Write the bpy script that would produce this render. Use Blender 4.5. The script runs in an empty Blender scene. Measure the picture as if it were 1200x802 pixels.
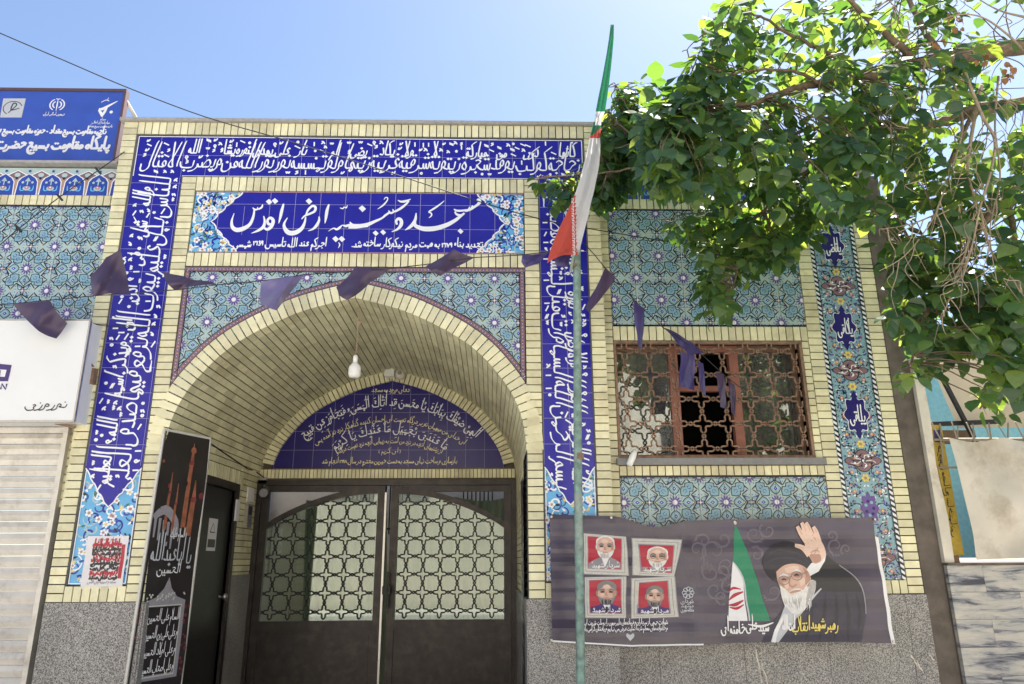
import bpy, bmesh, math, random
from mathutils import Vector, Matrix
from bpy_extras import mesh_utils  # noqa (keeps the import local to Blender)

R = math.radians
PI = math.pi
rng = random.Random(7)
S = bpy.context.scene
COL = S.collection

# ------------------------------------------------------------------ camera
PITCH, YAW, ROLL = 0.28962411, 0.02945843, -0.00634909
CAM = Vector((0.0, -5.6, 1.6))
_fw = Vector((math.sin(YAW)*math.cos(PITCH), math.cos(YAW)*math.cos(PITCH), math.sin(PITCH)))
_r = Vector((math.cos(YAW), -math.sin(YAW), 0))
_u = _r.cross(_fw)
RR = _r*math.cos(ROLL)+_u*math.sin(ROLL)
UU = -_r*math.sin(ROLL)+_u*math.cos(ROLL)
cd = bpy.data.cameras.new('camera')
cam = bpy.data.objects.new('camera', cd)
COL.objects.link(cam)
m3 = Matrix((RR, UU, -_fw)).transposed()
cam.matrix_world = Matrix.Translation(CAM) @ m3.to_4x4()
cd.sensor_width = 36
cd.lens = 36*860/1200
cd.clip_start = 0.05
cd.clip_end = 2000
S.camera = cam

# ------------------------------------------------------------------ light
SUN_EL, SUN_AZ = 60.0, 38.0      # the sun stands high behind the mosque, a little to the right
w = bpy.data.worlds.new('World')
S.world = w
w.use_nodes = True
wn = w.node_tree
bg = wn.nodes['Background']
sky = wn.nodes.new('ShaderNodeTexSky')
sky.sky_type = 'NISHITA'
sky.sun_disc = False
sky.sun_elevation = R(SUN_EL)
sky.sun_rotation = R(SUN_AZ)
sky.altitude = 1000
sky.air_density = 1.0
sky.dust_density = 1.5
sky.ozone_density = 1.2
wn.links.new(sky.outputs[0], bg.inputs[0])
bg.inputs[1].default_value = 0.070
sl = bpy.data.lights.new('sun', 'SUN')
sl.energy = 5.0
sl.angle = R(0.5)
sl.color = (1.0, 0.95, 0.87)
so = bpy.data.objects.new('sun', sl)
COL.objects.link(so)
sd = Vector((math.sin(R(SUN_AZ))*math.cos(R(SUN_EL)), math.cos(R(SUN_AZ))*math.cos(R(SUN_EL)), math.sin(R(SUN_EL))))
so.rotation_euler = (-sd).to_track_quat('-Z', 'Y').to_euler()
so.location = sd*30
S.view_settings.view_transform = 'Standard'
S.view_settings.look = 'None'
S.view_settings.exposure = 1.83
S.view_settings.gamma = 1
S.view_settings.use_curve_mapping = False
S.cycles.max_bounces = 8
S.cycles.diffuse_bounces = 5
S.cycles.transmission_bounces = 6
S.cycles.transparent_max_bounces = 8
S.cycles.caustics_reflective = False
S.cycles.caustics_refractive = False


# ------------------------------------------------------------------ measuring helpers
def ray(px, py):
    return RR*((px-600)/860)-UU*((py-401)/860)+_fw


def P(px, py, Y=0.0):
    """point of the photograph on the plane y = Y"""
    d = ray(px, py)
    return CAM+d*((Y+5.6)/d.y)


# ------------------------------------------------------------------ naming helpers
def tag(o, label=None, cat=None, group=None, kind=None):
    if label: o['label'] = label
    if cat: o['category'] = cat
    if group: o['group'] = group
    if kind: o['kind'] = kind
    return o


def empty(name, loc=(0, 0, 0)):
    o = bpy.data.objects.new(name, None)
    o.empty_display_size = 0.1
    o.location = loc
    COL.objects.link(o)
    return o


# ------------------------------------------------------------------ mesh builder
class MB:
    def __init__(s):
        s.v = []; s.f = []; s.m = []

    def poly(s, pts, m=0):
        n = len(s.v)
        s.v.extend([tuple(p) for p in pts])
        s.f.append(tuple(range(n, n+len(pts)))); s.m.append(m)

    def hexa(s, c, m=0):
        """eight corners: bottom four then top four"""
        n = len(s.v)
        s.v.extend([tuple(p) for p in c])
        for q in ((3, 2, 1, 0), (4, 5, 6, 7), (0, 1, 5, 4), (1, 2, 6, 5), (2, 3, 7, 6), (3, 0, 4, 7)):
            s.f.append(tuple(n+i for i in q)); s.m.append(m)

    def box(s, x0, x1, y0, y1, z0, z1, m=0):
        s.hexa([(x0, y0, z0), (x1, y0, z0), (x1, y1, z0), (x0, y1, z0),
                (x0, y0, z1), (x1, y0, z1), (x1, y1, z1), (x0, y1, z1)], m)

    def bar(s, a, b, wd, dp, m=0, up=(0, 1, 0)):
        a = Vector(a); b = Vector(b); d = (b-a)
        if d.length < 1e-6: return
        d.normalize(); up = Vector(up)
        sx = d.cross(up)
        if sx.length < 1e-4: sx = d.cross(Vector((1, 0, 0)))
        sx.normalize(); sy = d.cross(sx).normalized()
        sx = sx*wd/2; sy = sy*dp/2
        s.hexa([a-sx-sy, a+sx-sy, a+sx+sy, a-sx+sy, b-sx-sy, b+sx-sy, b+sx+sy, b-sx+sy], m)

    def tube(s, pts, r, n=8, m=0, cap=True):
        pts = [Vector(p) for p in pts]
        rs = r if isinstance(r, (list, tuple)) else [r]*len(pts)
        base = len(s.v)
        t0 = (pts[1]-pts[0]).normalized()
        a = t0.cross(Vector((0, 0, 1)))
        if a.length < 1e-3: a = t0.cross(Vector((1, 0, 0)))
        a.normalize()
        for i, p in enumerate(pts):
            t = (pts[min(i+1, len(pts)-1)]-pts[max(i-1, 0)]).normalized()
            a = (a-t*a.dot(t)).normalized(); b = t.cross(a)
            for k in range(n):
                an = 2*PI*k/n
                s.v.append(tuple(p+(a*math.cos(an)+b*math.sin(an))*rs[i]))
        for i in range(len(pts)-1):
            for k in range(n):
                k2 = (k+1) % n
                s.f.append((base+i*n+k, base+i*n+k2, base+(i+1)*n+k2, base+(i+1)*n+k)); s.m.append(m)
        if cap:
            s.f.append(tuple(base+k for k in reversed(range(n)))); s.m.append(m)
            e = base+(len(pts)-1)*n
            s.f.append(tuple(e+k for k in range(n))); s.m.append(m)

    def lathe(s, c, prof, n=20, m=0, axis=(0, 0, 1)):
        ax = Vector(axis).normalized()
        a = ax.cross(Vector((1, 0, 0)))
        if a.length < 1e-3: a = ax.cross(Vector((0, 1, 0)))
        a.normalize(); b = ax.cross(a); c = Vector(c); base = len(s.v)
        for (r, h) in prof:
            for k in range(n):
                an = 2*PI*k/n
                s.v.append(tuple(c+ax*h+(a*math.cos(an)+b*math.sin(an))*r))
        for i in range(len(prof)-1):
            for k in range(n):
                k2 = (k+1) % n
                s.f.append((base+i*n+k, base+i*n+k2, base+(i+1)*n+k2, base+(i+1)*n+k)); s.m.append(m)
        s.f.append(tuple(base+k for k in reversed(range(n)))); s.m.append(m)
        e = base+(len(prof)-1)*n
        s.f.append(tuple(e+k for k in range(n))); s.m.append(m)

    def grid(s, rows, m=0, mf=None):
        """rows of points -> shared-vertex quads"""
        base = len(s.v); nc = len(rows[0])
        for r in rows: s.v.extend([tuple(p) for p in r])
        for i in range(len(rows)-1):
            for j in range(nc-1):
                s.f.append((base+i*nc+j, base+i*nc+j+1, base+(i+1)*nc+j+1, base+(i+1)*nc+j))
                s.m.append(mf(i, j) if mf else m)

    def build(s, name, mats, parent=None, smooth=False, loc=None):
        me = bpy.data.meshes.new(name)
        if not isinstance(mats, (list, tuple)): mats = [mats]
        vs = s.v
        if loc is not None:
            L = Vector(loc); vs = [tuple(Vector(v)-L) for v in vs]
        me.from_pydata(vs, [], s.f)
        for mt in mats: me.materials.append(mt)
        if len(mats) > 1: me.polygons.foreach_set('material_index', s.m)
        if smooth: me.polygons.foreach_set('use_smooth', [True]*len(me.polygons))
        me.update()
        o = bpy.data.objects.new(name, me)
        COL.objects.link(o)
        if loc is not None: o.location = loc
        if parent is not None:
            o.parent = parent
            o.matrix_parent_inverse = Matrix.Translation(-Vector(parent.location))
        return o


def fix_normals(o):
    bm = bmesh.new(); bm.from_mesh(o.data)
    bmesh.ops.recalc_face_normals(bm, faces=bm.faces)
    bm.to_mesh(o.data); bm.free()
    return o


# ------------------------------------------------------------------ 2D drawing on a surface
def clip_half(poly, a, b, c):
    """keep a*x+b*y+c >= 0"""
    out = []
    n = len(poly)
    for i in range(n):
        p = poly[i]; q = poly[(i+1) % n]
        dp = a*p[0]+b*p[1]+c; dq = a*q[0]+b*q[1]+c
        if dp >= 0: out.append(p)
        if (dp >= 0) != (dq >= 0):
            t = dp/(dp-dq)
            out.append((p[0]+(q[0]-p[0])*t, p[1]+(q[1]-p[1])*t))
    return out


def crom(pts, n=6):
    """Catmull-Rom through tuples of any length"""
    if len(pts) < 3: 
        a, b = pts
        return [tuple(a[k]+(b[k]-a[k])*i/3 for k in range(len(a))) for i in range(4)]
    out = []
    L = len(pts)
    for i in range(L-1):
        p0 = pts[max(i-1, 0)]; p1 = pts[i]; p2 = pts[i+1]; p3 = pts[min(i+2, L-1)]
        for k in range(n):
            t = k/n
            out.append(tuple(0.5*((2*b)+(-a+c)*t+(2*a-5*b+4*c-d)*t*t+(-a+3*b-3*c+d)*t**3)
                             for a, b, c, d in zip(p0, p1, p2, p3)))
    out.append(tuple(pts[-1]))
    return out


class Draw:
    """flat polygons laid on a surface: surf(u, v, h) -> point; h = height above the surface"""
    STEP = 0.0009

    def __init__(s, surf=None, Y=0.0):
        s.mb = MB(); s.cnt = 0
        s.surf = surf or (lambda u, v, h: (u, Y-h, v))
        s.clips = None      # list of convex regions (each a list of half planes + bbox)
        s.cell = None

    def _emit(s, p, h, m):
        if len(p) < 3: return
        s.mb.poly([s.surf(u, v, h) for u, v in p], m)

    def poly(s, p, m, lv=1, h=None):
        s.cnt += 1
        h = lv*s.STEP+(s.cnt % 17)*0.00002 if h is None else h
        ps = [p]
        if s.clips is not None:
            x0 = min(a[0] for a in p); x1 = max(a[0] for a in p)
            y0 = min(a[1] for a in p); y1 = max(a[1] for a in p)
            ps = []
            for bb, hp in s.clips:
                if x1 < bb[0] or x0 > bb[1] or y1 < bb[2] or y0 > bb[3]: continue
                q = p
                for (a, b, c) in hp:
                    q = clip_half(q, a, b, c)
                    if len(q) < 3: break
                if len(q) >= 3: ps.append(q)
        if s.cell:
            cu, cv = s.cell
            for (ax, st) in ((0, cu), (1, cv)):
                nx = []
                for q in ps:
                    lo = math.floor(min(a[ax] for a in q)/st+1e-9); hi = math.ceil(max(a[ax] for a in q)/st-1e-9)
                    if hi-lo <= 1: nx.append(q); continue
                    for k in range(lo, hi):
                        e = (1, 0) if ax == 0 else (0, 1)
                        g = clip_half(q, e[0], e[1], -k*st)
                        if len(g) >= 3: g = clip_half(g, -e[0], -e[1], (k+1)*st)
                        if len(g) >= 3: nx.append(g)
                ps = nx
        for q in ps: s._emit(q, h, m)

    def rect(s, x0, x1, y0, y1, m, lv=0):
        s.poly([(x0, y0), (x1, y0), (x1, y1), (x0, y1)], m, lv)

    def disc(s, x, y, r, m, lv=1, n=10, ry=None, rot=0.0):
        ry = ry or r; c = math.cos(rot); sn = math.sin(rot)
        s.poly([(x+r*math.cos(2*PI*k/n)*c-ry*math.sin(2*PI*k/n)*sn,
                 y+r*math.cos(2*PI*k/n)*sn+ry*math.sin(2*PI*k/n)*c) for k in range(n)], m, lv)

    def fan(s, c, pts, m, lv=1):
        """star-shaped outline round c, as triangles"""
        s.cnt += 1
        h = lv*s.STEP+(s.cnt % 17)*0.00002
        n = len(pts)
        for i in range(n): s.poly([c, pts[i], pts[(i+1) % n]], m, h=h)

    def line(s, pts, wd, m, lv=1):
        s.ribbon([(a[0], a[1], wd/2) for a in pts], m, lv, smooth=0)

    def ribbon(s, pts, m, lv=1, smooth=5, caps=True):
        """pts (u, v, half width)"""
        s.cnt += 1
        q = crom(pts, smooth) if smooth else pts
        h = lv*s.STEP+(s.cnt % 23)*0.00003
        L = []; n = len(q)
        for i in range(n):
            a = q[max(i-1, 0)]; b = q[min(i+1, n-1)]
            dx = b[0]-a[0]; dy = b[1]-a[1]; l = math.hypot(dx, dy) or 1e-9
            hw = max(q[i][2], 1e-5)
            nx = -dy/l*hw; ny = dx/l*hw
            L.append(((q[i][0]+nx, q[i][1]+ny), (q[i][0]-nx, q[i][1]-ny)))
        for i in range(n-1):
            s.poly([L[i][0], L[i][1], L[i+1][1], L[i+1][0]], m, h=h+i*0.000004)


def lobed(cx, cy, rx, ry, n=8, k=0.16, steps=64, ph=0.0):
    return [(cx+rx*math.cos(t)*(1+k*math.cos(n*t+ph)), cy+ry*math.sin(t)*(1+k*math.cos(n*t+ph)))
            for t in [2*PI*i/steps for i in range(steps)]]

# ------------------------------------------------------------------ materials
def newmat(name):
    m = bpy.data.materials.new(name); m.use_nodes = True
    nt = m.node_tree
    return m, nt, nt.nodes['Principled BSDF']


def N(nt, t, **kw):
    n = nt.nodes.new(t)
    for k, v in kw.items():
        if k in n.inputs.keys(): n.inputs[k].default_value = v
        else: setattr(n, k, v)
    return n


def ramp(nt, stops):
    r = nt.nodes.new('ShaderNodeValToRGB')
    e = r.color_ramp.elements
    while len(e) < len(stops): e.new(0.5)
    for el, (p, c) in zip(e, stops):
        el.position = p; el.color = (*c, 1) if len(c) == 3 else c
    return r


def mat(name, col, rough=0.6, metal=0.0, var=0.08, scale=30.0, bump=0.0, island=0.0, spec=0.5, dirt=None, coat=0.0):
    """base colour with noise and per-piece variation"""
    m, nt, b = newmat(name)
    L = nt.links.new
    tc = N(nt, 'ShaderNodeTexCoord')
    nz = N(nt, 'ShaderNodeTexNoise'); nz.inputs['Scale'].default_value = scale; nz.inputs['Detail'].default_value = 6
    L(tc.outputs['Object'], nz.inputs['Vector'])
    hsv = N(nt, 'ShaderNodeHueSaturation'); hsv.inputs['Color'].default_value = (*col, 1)
    mr = N(nt, 'ShaderNodeMapRange'); mr.inputs['From Min'].default_value = 0.3; mr.inputs['From Max'].default_value = 0.7
    mr.inputs['To Min'].default_value = 1-var; mr.inputs['To Max'].default_value = 1+var
    L(nz.outputs['Fac'], mr.inputs['Value'])
    val = mr.outputs['Result']
    if island:
        ge = N(nt, 'ShaderNodeNewGeometry')
        m2 = N(nt, 'ShaderNodeMapRange'); m2.inputs['To Min'].default_value = 1-island; m2.inputs['To Max'].default_value = 1+island*0.6
        L(ge.outputs['Random Per Island'], m2.inputs['Value'])
        mu = N(nt, 'ShaderNodeMath', operation='MULTIPLY')
        L(val, mu.inputs[0]); L(m2.outputs['Result'], mu.inputs[1]); val = mu.outputs[0]
    L(val, hsv.inputs['Value'])
    out = hsv.outputs['Color']
    if dirt:
        dcol, amount, dscale = dirt
        n2 = N(nt, 'ShaderNodeTexNoise'); n2.inputs['Scale'].default_value = dscale; n2.inputs['Detail'].default_value = 8
        n2.inputs['Roughness'].default_value = 0.7
        L(tc.outputs['Object'], n2.inputs['Vector'])
        r = ramp(nt, [(0.5, (0, 0, 0)), (0.72, (amount,)*3)])
        L(n2.outputs['Fac'], r.inputs[0])
        mx = N(nt, 'ShaderNodeMix', data_type='RGBA')
        L(r.outputs[0], mx.inputs['Factor']); L(out, mx.inputs['A']); mx.inputs['B'].default_value = (*dcol, 1)
        out = mx.outputs['Result']
    L(out, b.inputs['Base Color'])
    b.inputs['Roughness'].default_value = rough
    b.inputs['Metallic'].default_value = metal
    b.inputs['Specular IOR Level'].default_value = spec
    if coat: b.inputs['Coat Weight'].default_value = coat; b.inputs['Coat Roughness'].default_value = 0.08
    if bump:
        bp = N(nt, 'ShaderNodeBump'); bp.inputs['Strength'].default_value = bump; bp.inputs['Distance'].default_value = 0.004
        L(nz.outputs['Fac'], bp.inputs['Height']); L(bp.outputs[0], b.inputs['Normal'])
    return m


M = {}
M['brick'] = mat('cream_brick', (0.75, 0.715, 0.475), 0.5, var=0.07, scale=14, bump=0.25, island=0.19, dirt=((0.34, 0.27, 0.13), 0.6, 2.4))
M['mortar'] = mat('mortar', (0.10, 0.095, 0.085), 0.9, var=0.2, scale=60)
M['grout'] = mat('grout', (0.12, 0.10, 0.07), 0.9, var=0.2, scale=60)


def glaze(name, col, rough=0.22, var=0.1, spec=0.4):
    m = mat(name, col, rough, var=var, scale=9, spec=spec)
    nt = m.node_tree; b = nt.nodes['Principled BSDF']
    tc = N(nt, 'ShaderNodeTexCoord'); nz = N(nt, 'ShaderNodeTexNoise'); nz.inputs['Scale'].default_value = 7
    nt.links.new(tc.outputs['Object'], nz.inputs['Vector'])
    bp = N(nt, 'ShaderNodeBump'); bp.inputs['Strength'].default_value = 0.12; bp.inputs['Distance'].default_value = 0.01
    nt.links.new(nz.outputs['Fac'], bp.inputs['Height']); nt.links.new(bp.outputs[0], b.inputs['Normal'])
    return m


M['cobalt'] = glaze('cobalt_glaze', (0.018, 0.016, 0.30))
M['navy'] = glaze('navy_glaze', (0.018, 0.012, 0.15))
M['white'] = glaze('white_glaze', (0.80, 0.82, 0.86), 0.35, 0.03)
M['turq'] = glaze('turquoise_glaze', (0.235, 0.41, 0.49))
M['turq_pale'] = glaze('pale_turquoise_glaze', (0.39, 0.52, 0.54))
M['aqua'] = glaze('sky_blue_glaze', (0.13, 0.42, 0.72))
M['black'] = glaze('black_glaze', (0.012, 0.018, 0.03))
M['blue'] = glaze('blue_glaze', (0.035, 0.07, 0.36))
M['purple'] = glaze('violet_glaze', (0.13, 0.08, 0.30))
M['mauve'] = glaze('mauve_glaze', (0.22, 0.13, 0.16))
M['rose'] = glaze('rose_glaze', (0.45, 0.22, 0.24))
M['yellow'] = glaze('yellow_glaze', (0.76, 0.60, 0.16))
M['cream'] = glaze('cream_glaze', (0.74, 0.68, 0.36), .35)
M['tan'] = glaze('tan_glaze', (0.42, 0.27, 0.20))
M['joint'] = mat('tile_joint', (0.34, 0.32, 0.52), 0.8, var=0.1)
M['green_leafglaze'] = glaze('green_glaze', (0.05, 0.16, 0.12))
TILES = ['turq_pale', 'turq', 'black', 'blue', 'purple', 'white', 'yellow', 'rose', 'cobalt', 'aqua', 'mauve', 'tan', 'joint', 'green_leafglaze', 'cream', 'navy']
TI = {k: i for i, k in enumerate(TILES)}
TM = [M[k] for k in TILES]

# speckled granite
m, nt, b = newmat('granite')
tc = N(nt, 'ShaderNodeTexCoord'); v = N(nt, 'ShaderNodeTexNoise'); v.inputs['Scale'].default_value = 170; v.inputs['Detail'].default_value = 3
nt.links.new(tc.outputs['Object'], v.inputs['Vector'])
r = ramp(nt, [(0.36, (0.045, 0.045, 0.05)), (0.46, (0.20, 0.195, 0.19)), (0.55, (0.34, 0.33, 0.315)), (0.66, (0.52, 0.50, 0.47))])
nt.links.new(v.outputs['Fac'], r.inputs[0])
n2 = N(nt, 'ShaderNodeTexNoise'); n2.inputs['Scale'].default_value = 2.5; n2.inputs['Detail'].default_value = 7
nt.links.new(tc.outputs['Object'], n2.inputs['Vector'])
mr = N(nt, 'ShaderNodeMapRange'); mr.inputs['From Min'].default_value = .3; mr.inputs['From Max'].default_value = .7; mr.inputs['To Min'].default_value = .78; mr.inputs['To Max'].default_value = 1.12
nt.links.new(n2.outputs['Fac'], mr.inputs['Value'])
hs = N(nt, 'ShaderNodeHueSaturation'); nt.links.new(r.outputs[0], hs.inputs['Color']); nt.links.new(mr.outputs['Result'], hs.inputs['Value'])
nt.links.new(hs.outputs[0], b.inputs['Base Color']); b.inputs['Roughness'].default_value = 0.45
M['granite'] = m

# veined marble
m, nt, b = newmat('veined_marble')
tc = N(nt, 'ShaderNodeTexCoord'); ge = N(nt, 'ShaderNodeNewGeometry')
cx = N(nt, 'ShaderNodeCombineXYZ')
mu = N(nt, 'ShaderNodeMath', operation='MULTIPLY'); mu.inputs[1].default_value = 37
nt.links.new(ge.outputs['Random Per Island'], mu.inputs[0]); nt.links.new(mu.outputs[0], cx.inputs[0]); nt.links.new(mu.outputs[0], cx.inputs[1])
va = N(nt, 'ShaderNodeVectorMath', operation='ADD'); nt.links.new(tc.outputs['Object'], va.inputs[0]); nt.links.new(cx.outputs[0], va.inputs[1])
mp = N(nt, 'ShaderNodeMapping'); mp.inputs['Rotation'].default_value = (0, R(47), 0); mp.inputs['Scale'].default_value = (1.0, 1, 6.5)
nt.links.new(va.outputs[0], mp.inputs['Vector'])
nz = N(nt, 'ShaderNodeTexNoise'); nz.inputs['Scale'].default_value = 2.4; nz.inputs['Detail'].default_value = 9; nz.inputs['Roughness'].default_value = .68; nz.inputs['Distortion'].default_value = .5
nt.links.new(mp.outputs[0], nz.inputs['Vector'])
r = ramp(nt, [(0.36, (0.05, 0.055, 0.08)), (0.43, (0.20, 0.21, 0.24)), (0.49, (0.38, 0.38, 0.37)), (0.60, (0.50, 0.48, 0.43))])
nt.links.new(nz.outputs['Fac'], r.inputs[0]); nt.links.new(r.outputs[0], b.inputs['Base Color']); b.inputs['Roughness'].default_value = .3
M['marble'] = m

M['gate'] = mat('dark_brown_metal', (0.036, 0.030, 0.028), 0.42, 0.4, var=0.25, scale=12, bump=.05, dirt=((0.085, 0.07, 0.06), 0.5, 6))
M['gate_lattice'] = mat('black_iron', (0.022, 0.02, 0.02), 0.5, 0.3)
M['door'] = mat('black_door', (0.03, 0.03, 0.028), 0.4, 0.3, var=0.2)
M['steel'] = mat('brushed_steel', (0.45, 0.44, 0.42), 0.3, 0.9)
M['rust'] = mat('rusty_brown_iron', (0.25, 0.16, 0.11), 0.7, 0.2, var=0.35, scale=25, dirt=((0.34, 0.16, 0.08), 0.7, 14))
M['rust_frame'] = mat('red_brown_frame', (0.36, 0.15, 0.11), 0.6, var=0.2, scale=9)
M['sill'] = mat('grey_stone_sill', (0.21, 0.21, 0.215), 0.5, var=0.1)
M['coping'] = mat('grey_coping', (0.34, 0.33, 0.31), 0.8, var=0.15)
M['plaster'] = mat('white_plaster', (0.66, 0.62, 0.54), 0.9, var=0.12, scale=6, bump=.4, dirt=((0.25, 0.21, 0.17), 0.75, 4))
M['cement'] = mat('dark_cement', (0.13, 0.11, 0.095), 0.95, var=0.3, scale=9, bump=.6)
M['ceil'] = mat('interior_plaster', (0.55, 0.53, 0.48), 0.9)
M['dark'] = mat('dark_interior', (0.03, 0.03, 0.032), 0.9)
M['bounce_road'] = mat('pale_bounce_road', (0.34, 0.33, 0.31), 0.95, var=0.25, scale=60, bump=.5)  # unseen road surface, made pale to bounce sunlight onto the facade
M['paving'] = mat('pavement_slabs', (0.52, 0.49, 0.44), 0.85, var=0.15, scale=15, bump=.2)
M['beige'] = mat('beige_render', (0.62, 0.56, 0.46), 0.9, var=0.08, scale=4)
M['shutter'] = mat('cream_shutter', (0.66, 0.63, 0.57), 0.5, 0.1, var=0.1, scale=8, dirt=((0.25, 0.22, 0.18), 0.55, 7))
M['sign_white'] = mat('white_sign_face', (0.74, 0.76, 0.77), 0.35, var=0.03, scale=3)
M['sign_blue'] = mat('blue_sign_face', (0.035, 0.085, 0.42), 0.5, var=0.1, scale=6)
M['sign_brown'] = mat('brown_sign_rim', (0.10, 0.055, 0.06), 0.6)
M['ink_white'] = mat('white_ink', (0.78, 0.78, 0.80), 0.34, var=0.02)
M['ink_dim'] = mat('faded_white_ink', (0.50, 0.52, 0.56), 0.34, var=0.05)
M['ink_yellow'] = mat('yellow_ink', (0.74, 0.60, 0.14), 0.34, var=0.03)
M['ink_black'] = mat('black_ink', (0.02, 0.02, 0.025), 0.34)
M['ink_navy'] = mat('navy_ink', (0.05, 0.03, 0.16), 0.34)
M['ink_red'] = mat('red_ink', (0.42, 0.018, 0.045), 0.34)
M['ink_green'] = mat('green_ink', (0.01, 0.22, 0.11), 0.34)
M['ink_grey'] = mat('grey_ink', (0.28, 0.27, 0.30), 0.34)
M['ink_scroll'] = mat('scroll_ink', (0.135, 0.115, 0.15), 0.34)
M['ink_skin'] = mat('skin_ink', (0.62, 0.40, 0.32), 0.34, var=.04)
M['ink_skin_dark'] = mat('skin_shade_ink', (0.44, 0.25, 0.19), 0.34, var=.04)
M['ink_skin_light'] = mat('skin_light_ink', (0.72, 0.52, 0.43), 0.34, var=.06, scale=60)
M['ink_beard_dark'] = mat('beard_shade_ink', (0.42, 0.41, 0.41), 0.34, var=.15, scale=60)
M['ink_beard'] = mat('beard_ink', (0.70, 0.69, 0.68), 0.34, var=.12, scale=60)
M['ink_turban'] = mat('turban_ink', (0.022, 0.02, 0.03), 0.34, var=.15)
M['ink_robe'] = mat('robe_ink', (0.034, 0.030, 0.052), 0.34, var=.15)
M['ink_cloak'] = mat('cloak_ink', (0.02, 0.018, 0.022), 0.34)
M['ink_silver'] = mat('silver_ink', (0.55, 0.54, 0.50), 0.34, var=.12, scale=80)
M['ink_hair'] = mat('grey_hair_ink', (0.20, 0.19, 0.19), 0.34)
M['ink_blood'] = mat('dark_red_ink', (0.22, 0.04, 0.05), 0.34, var=.4, scale=20)
M['ink_brick'] = mat('orange_brown_ink', (0.30, 0.11, 0.06), 0.34, var=.3, scale=20)
M['banner'] = mat('dark_violet_vinyl', (0.056, 0.045, 0.074), 0.2, var=.3, scale=3, spec=.6)
M['poster'] = mat('black_vinyl', (0.022, 0.018, 0.019), 0.35, var=.3, scale=4)
M['paper'] = mat('white_paper', (0.74, 0.72, 0.74), 0.8, var=.04)
M['bulb'] = mat('white_plastic', (0.80, 0.80, 0.77), 0.3, var=.02)
M['grey_plastic'] = mat('grey_plastic', (0.25, 0.25, 0.26), 0.4)
M['cable'] = mat('black_cable', (0.015, 0.015, 0.018), 0.6)
M['canvas'] = mat('cream_canvas', (0.60, 0.56, 0.49), 0.9, var=.1, scale=4, bump=.15, dirt=((0.30, 0.24, 0.17), 0.8, 2.2))
M['tarp'] = mat('beige_tarp', (0.60, 0.53, 0.42), 0.85, var=.08, scale=5)
M['bluesheet'] = mat('light_blue_sheet', (0.22, 0.52, 0.66), 0.6, var=.1)
M['wood'] = mat('old_wood', (0.20, 0.14, 0.09), 0.85, var=.25, scale=14)
M['ochre'] = mat('ochre_board', (0.42, 0.30, 0.04), 0.6, var=.15)
M['wire'] = mat('galvanised_wire', (0.30, 0.27, 0.22), 0.5, 0.5)
M['polegreen'] = mat('weathered_green_paint', (0.17, 0.27, 0.235), 0.55, 0.1, var=.4, scale=26, bump=.3, dirt=((0.33, 0.34, 0.31), 0.9, 9))
M['bark'] = mat('grey_brown_bark', (0.17, 0.125, 0.085), 0.95, var=.35, scale=24, bump=.9)
M['twig'] = mat('pale_dry_twig', (0.34, 0.27, 0.19), 0.9, var=.2, scale=20)


def cloth(name, col, rough=0.45, trans=0.25, sheen=0.3, spec=.5):
    m = mat(name, col, rough, var=.06, scale=14, spec=spec)
    nt = m.node_tree; b = nt.nodes['Principled BSDF']
    b.inputs['Sheen Weight'].default_value = sheen
    tr = N(nt, 'ShaderNodeBsdfTranslucent'); tr.inputs['Color'].default_value = (*[min(1, c*1.3) for c in col], 1)
    mx = N(nt, 'ShaderNodeMixShader'); mx.inputs[0].default_value = trans
    nt.links.new(b.outputs[0], mx.inputs[1]); nt.links.new(tr.outputs[0], mx.inputs[2])
    nt.links.new(mx.outputs[0], nt.nodes['Material Output'].inputs['Surface'])
    return m


M['satin'] = cloth('violet_satin', (0.062, 0.038, 0.088), 0.34, 0.10, 0.2)
M['satin_blue'] = cloth('blue_violet_satin', (0.06, 0.045, 0.17), 0.33, 0.15, 0.2)
M['flag_white'] = cloth('flag_white', (0.74, 0.72, 0.72), 0.6, 0.3)
M['flag_red'] = cloth('flag_red', (0.62, 0.09, 0.06), 0.6, 0.35)
M['flag_green'] = cloth('flag_green', (0.02, 0.20, 0.09), 0.6, 0.25)
M['curtain'] = cloth('pale_green_curtain', (0.25, 0.31, 0.22), 0.8, 0.35, 0.1)

# leaves: diffuse + translucent + a little wax
m, nt, b = newmat('mulberry_leaf')
nt.nodes.remove(b)
ge = N(nt, 'ShaderNodeNewGeometry')
r = ramp(nt, [(0.0, (0.034, 0.080, 0.046)), (0.5, (0.050, 0.110, 0.055)), (0.85, (0.070, 0.145, 0.06)), (1.0, (0.11, 0.19, 0.06))])
tcl = N(nt, 'ShaderNodeTexCoord'); nzl = N(nt, 'ShaderNodeTexNoise'); nzl.inputs['Scale'].default_value = 45; nzl.inputs['Detail'].default_value = 4
nt.links.new(tcl.outputs['Object'], nzl.inputs['Vector'])
mrl = N(nt, 'ShaderNodeMapRange'); mrl.inputs['From Min'].default_value = .3; mrl.inputs['From Max'].default_value = .7; mrl.inputs['To Min'].default_value = .72; mrl.inputs['To Max'].default_value = 1.25
nt.links.new(nzl.outputs['Fac'], mrl.inputs['Value'])
hsl = N(nt, 'ShaderNodeHueSaturation'); nt.links.new(mrl.outputs['Result'], hsl.inputs['Value'])
di = N(nt, 'ShaderNodeBsdfDiffuse')
nt.links.new(ge.outputs['Random Per Island'], r.inputs[0]); nt.links.new(r.outputs[0], hsl.inputs['Color']); nt.links.new(hsl.outputs[0], di.inputs['Color'])
tr = N(nt, 'ShaderNodeBsdfTranslucent')
r2 = ramp(nt, [(0.0, (0.08, 0.20, 0.03)), (0.45, (0.22, 0.42, 0.04)), (1.0, (0.55, 0.66, 0.08))])
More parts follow.
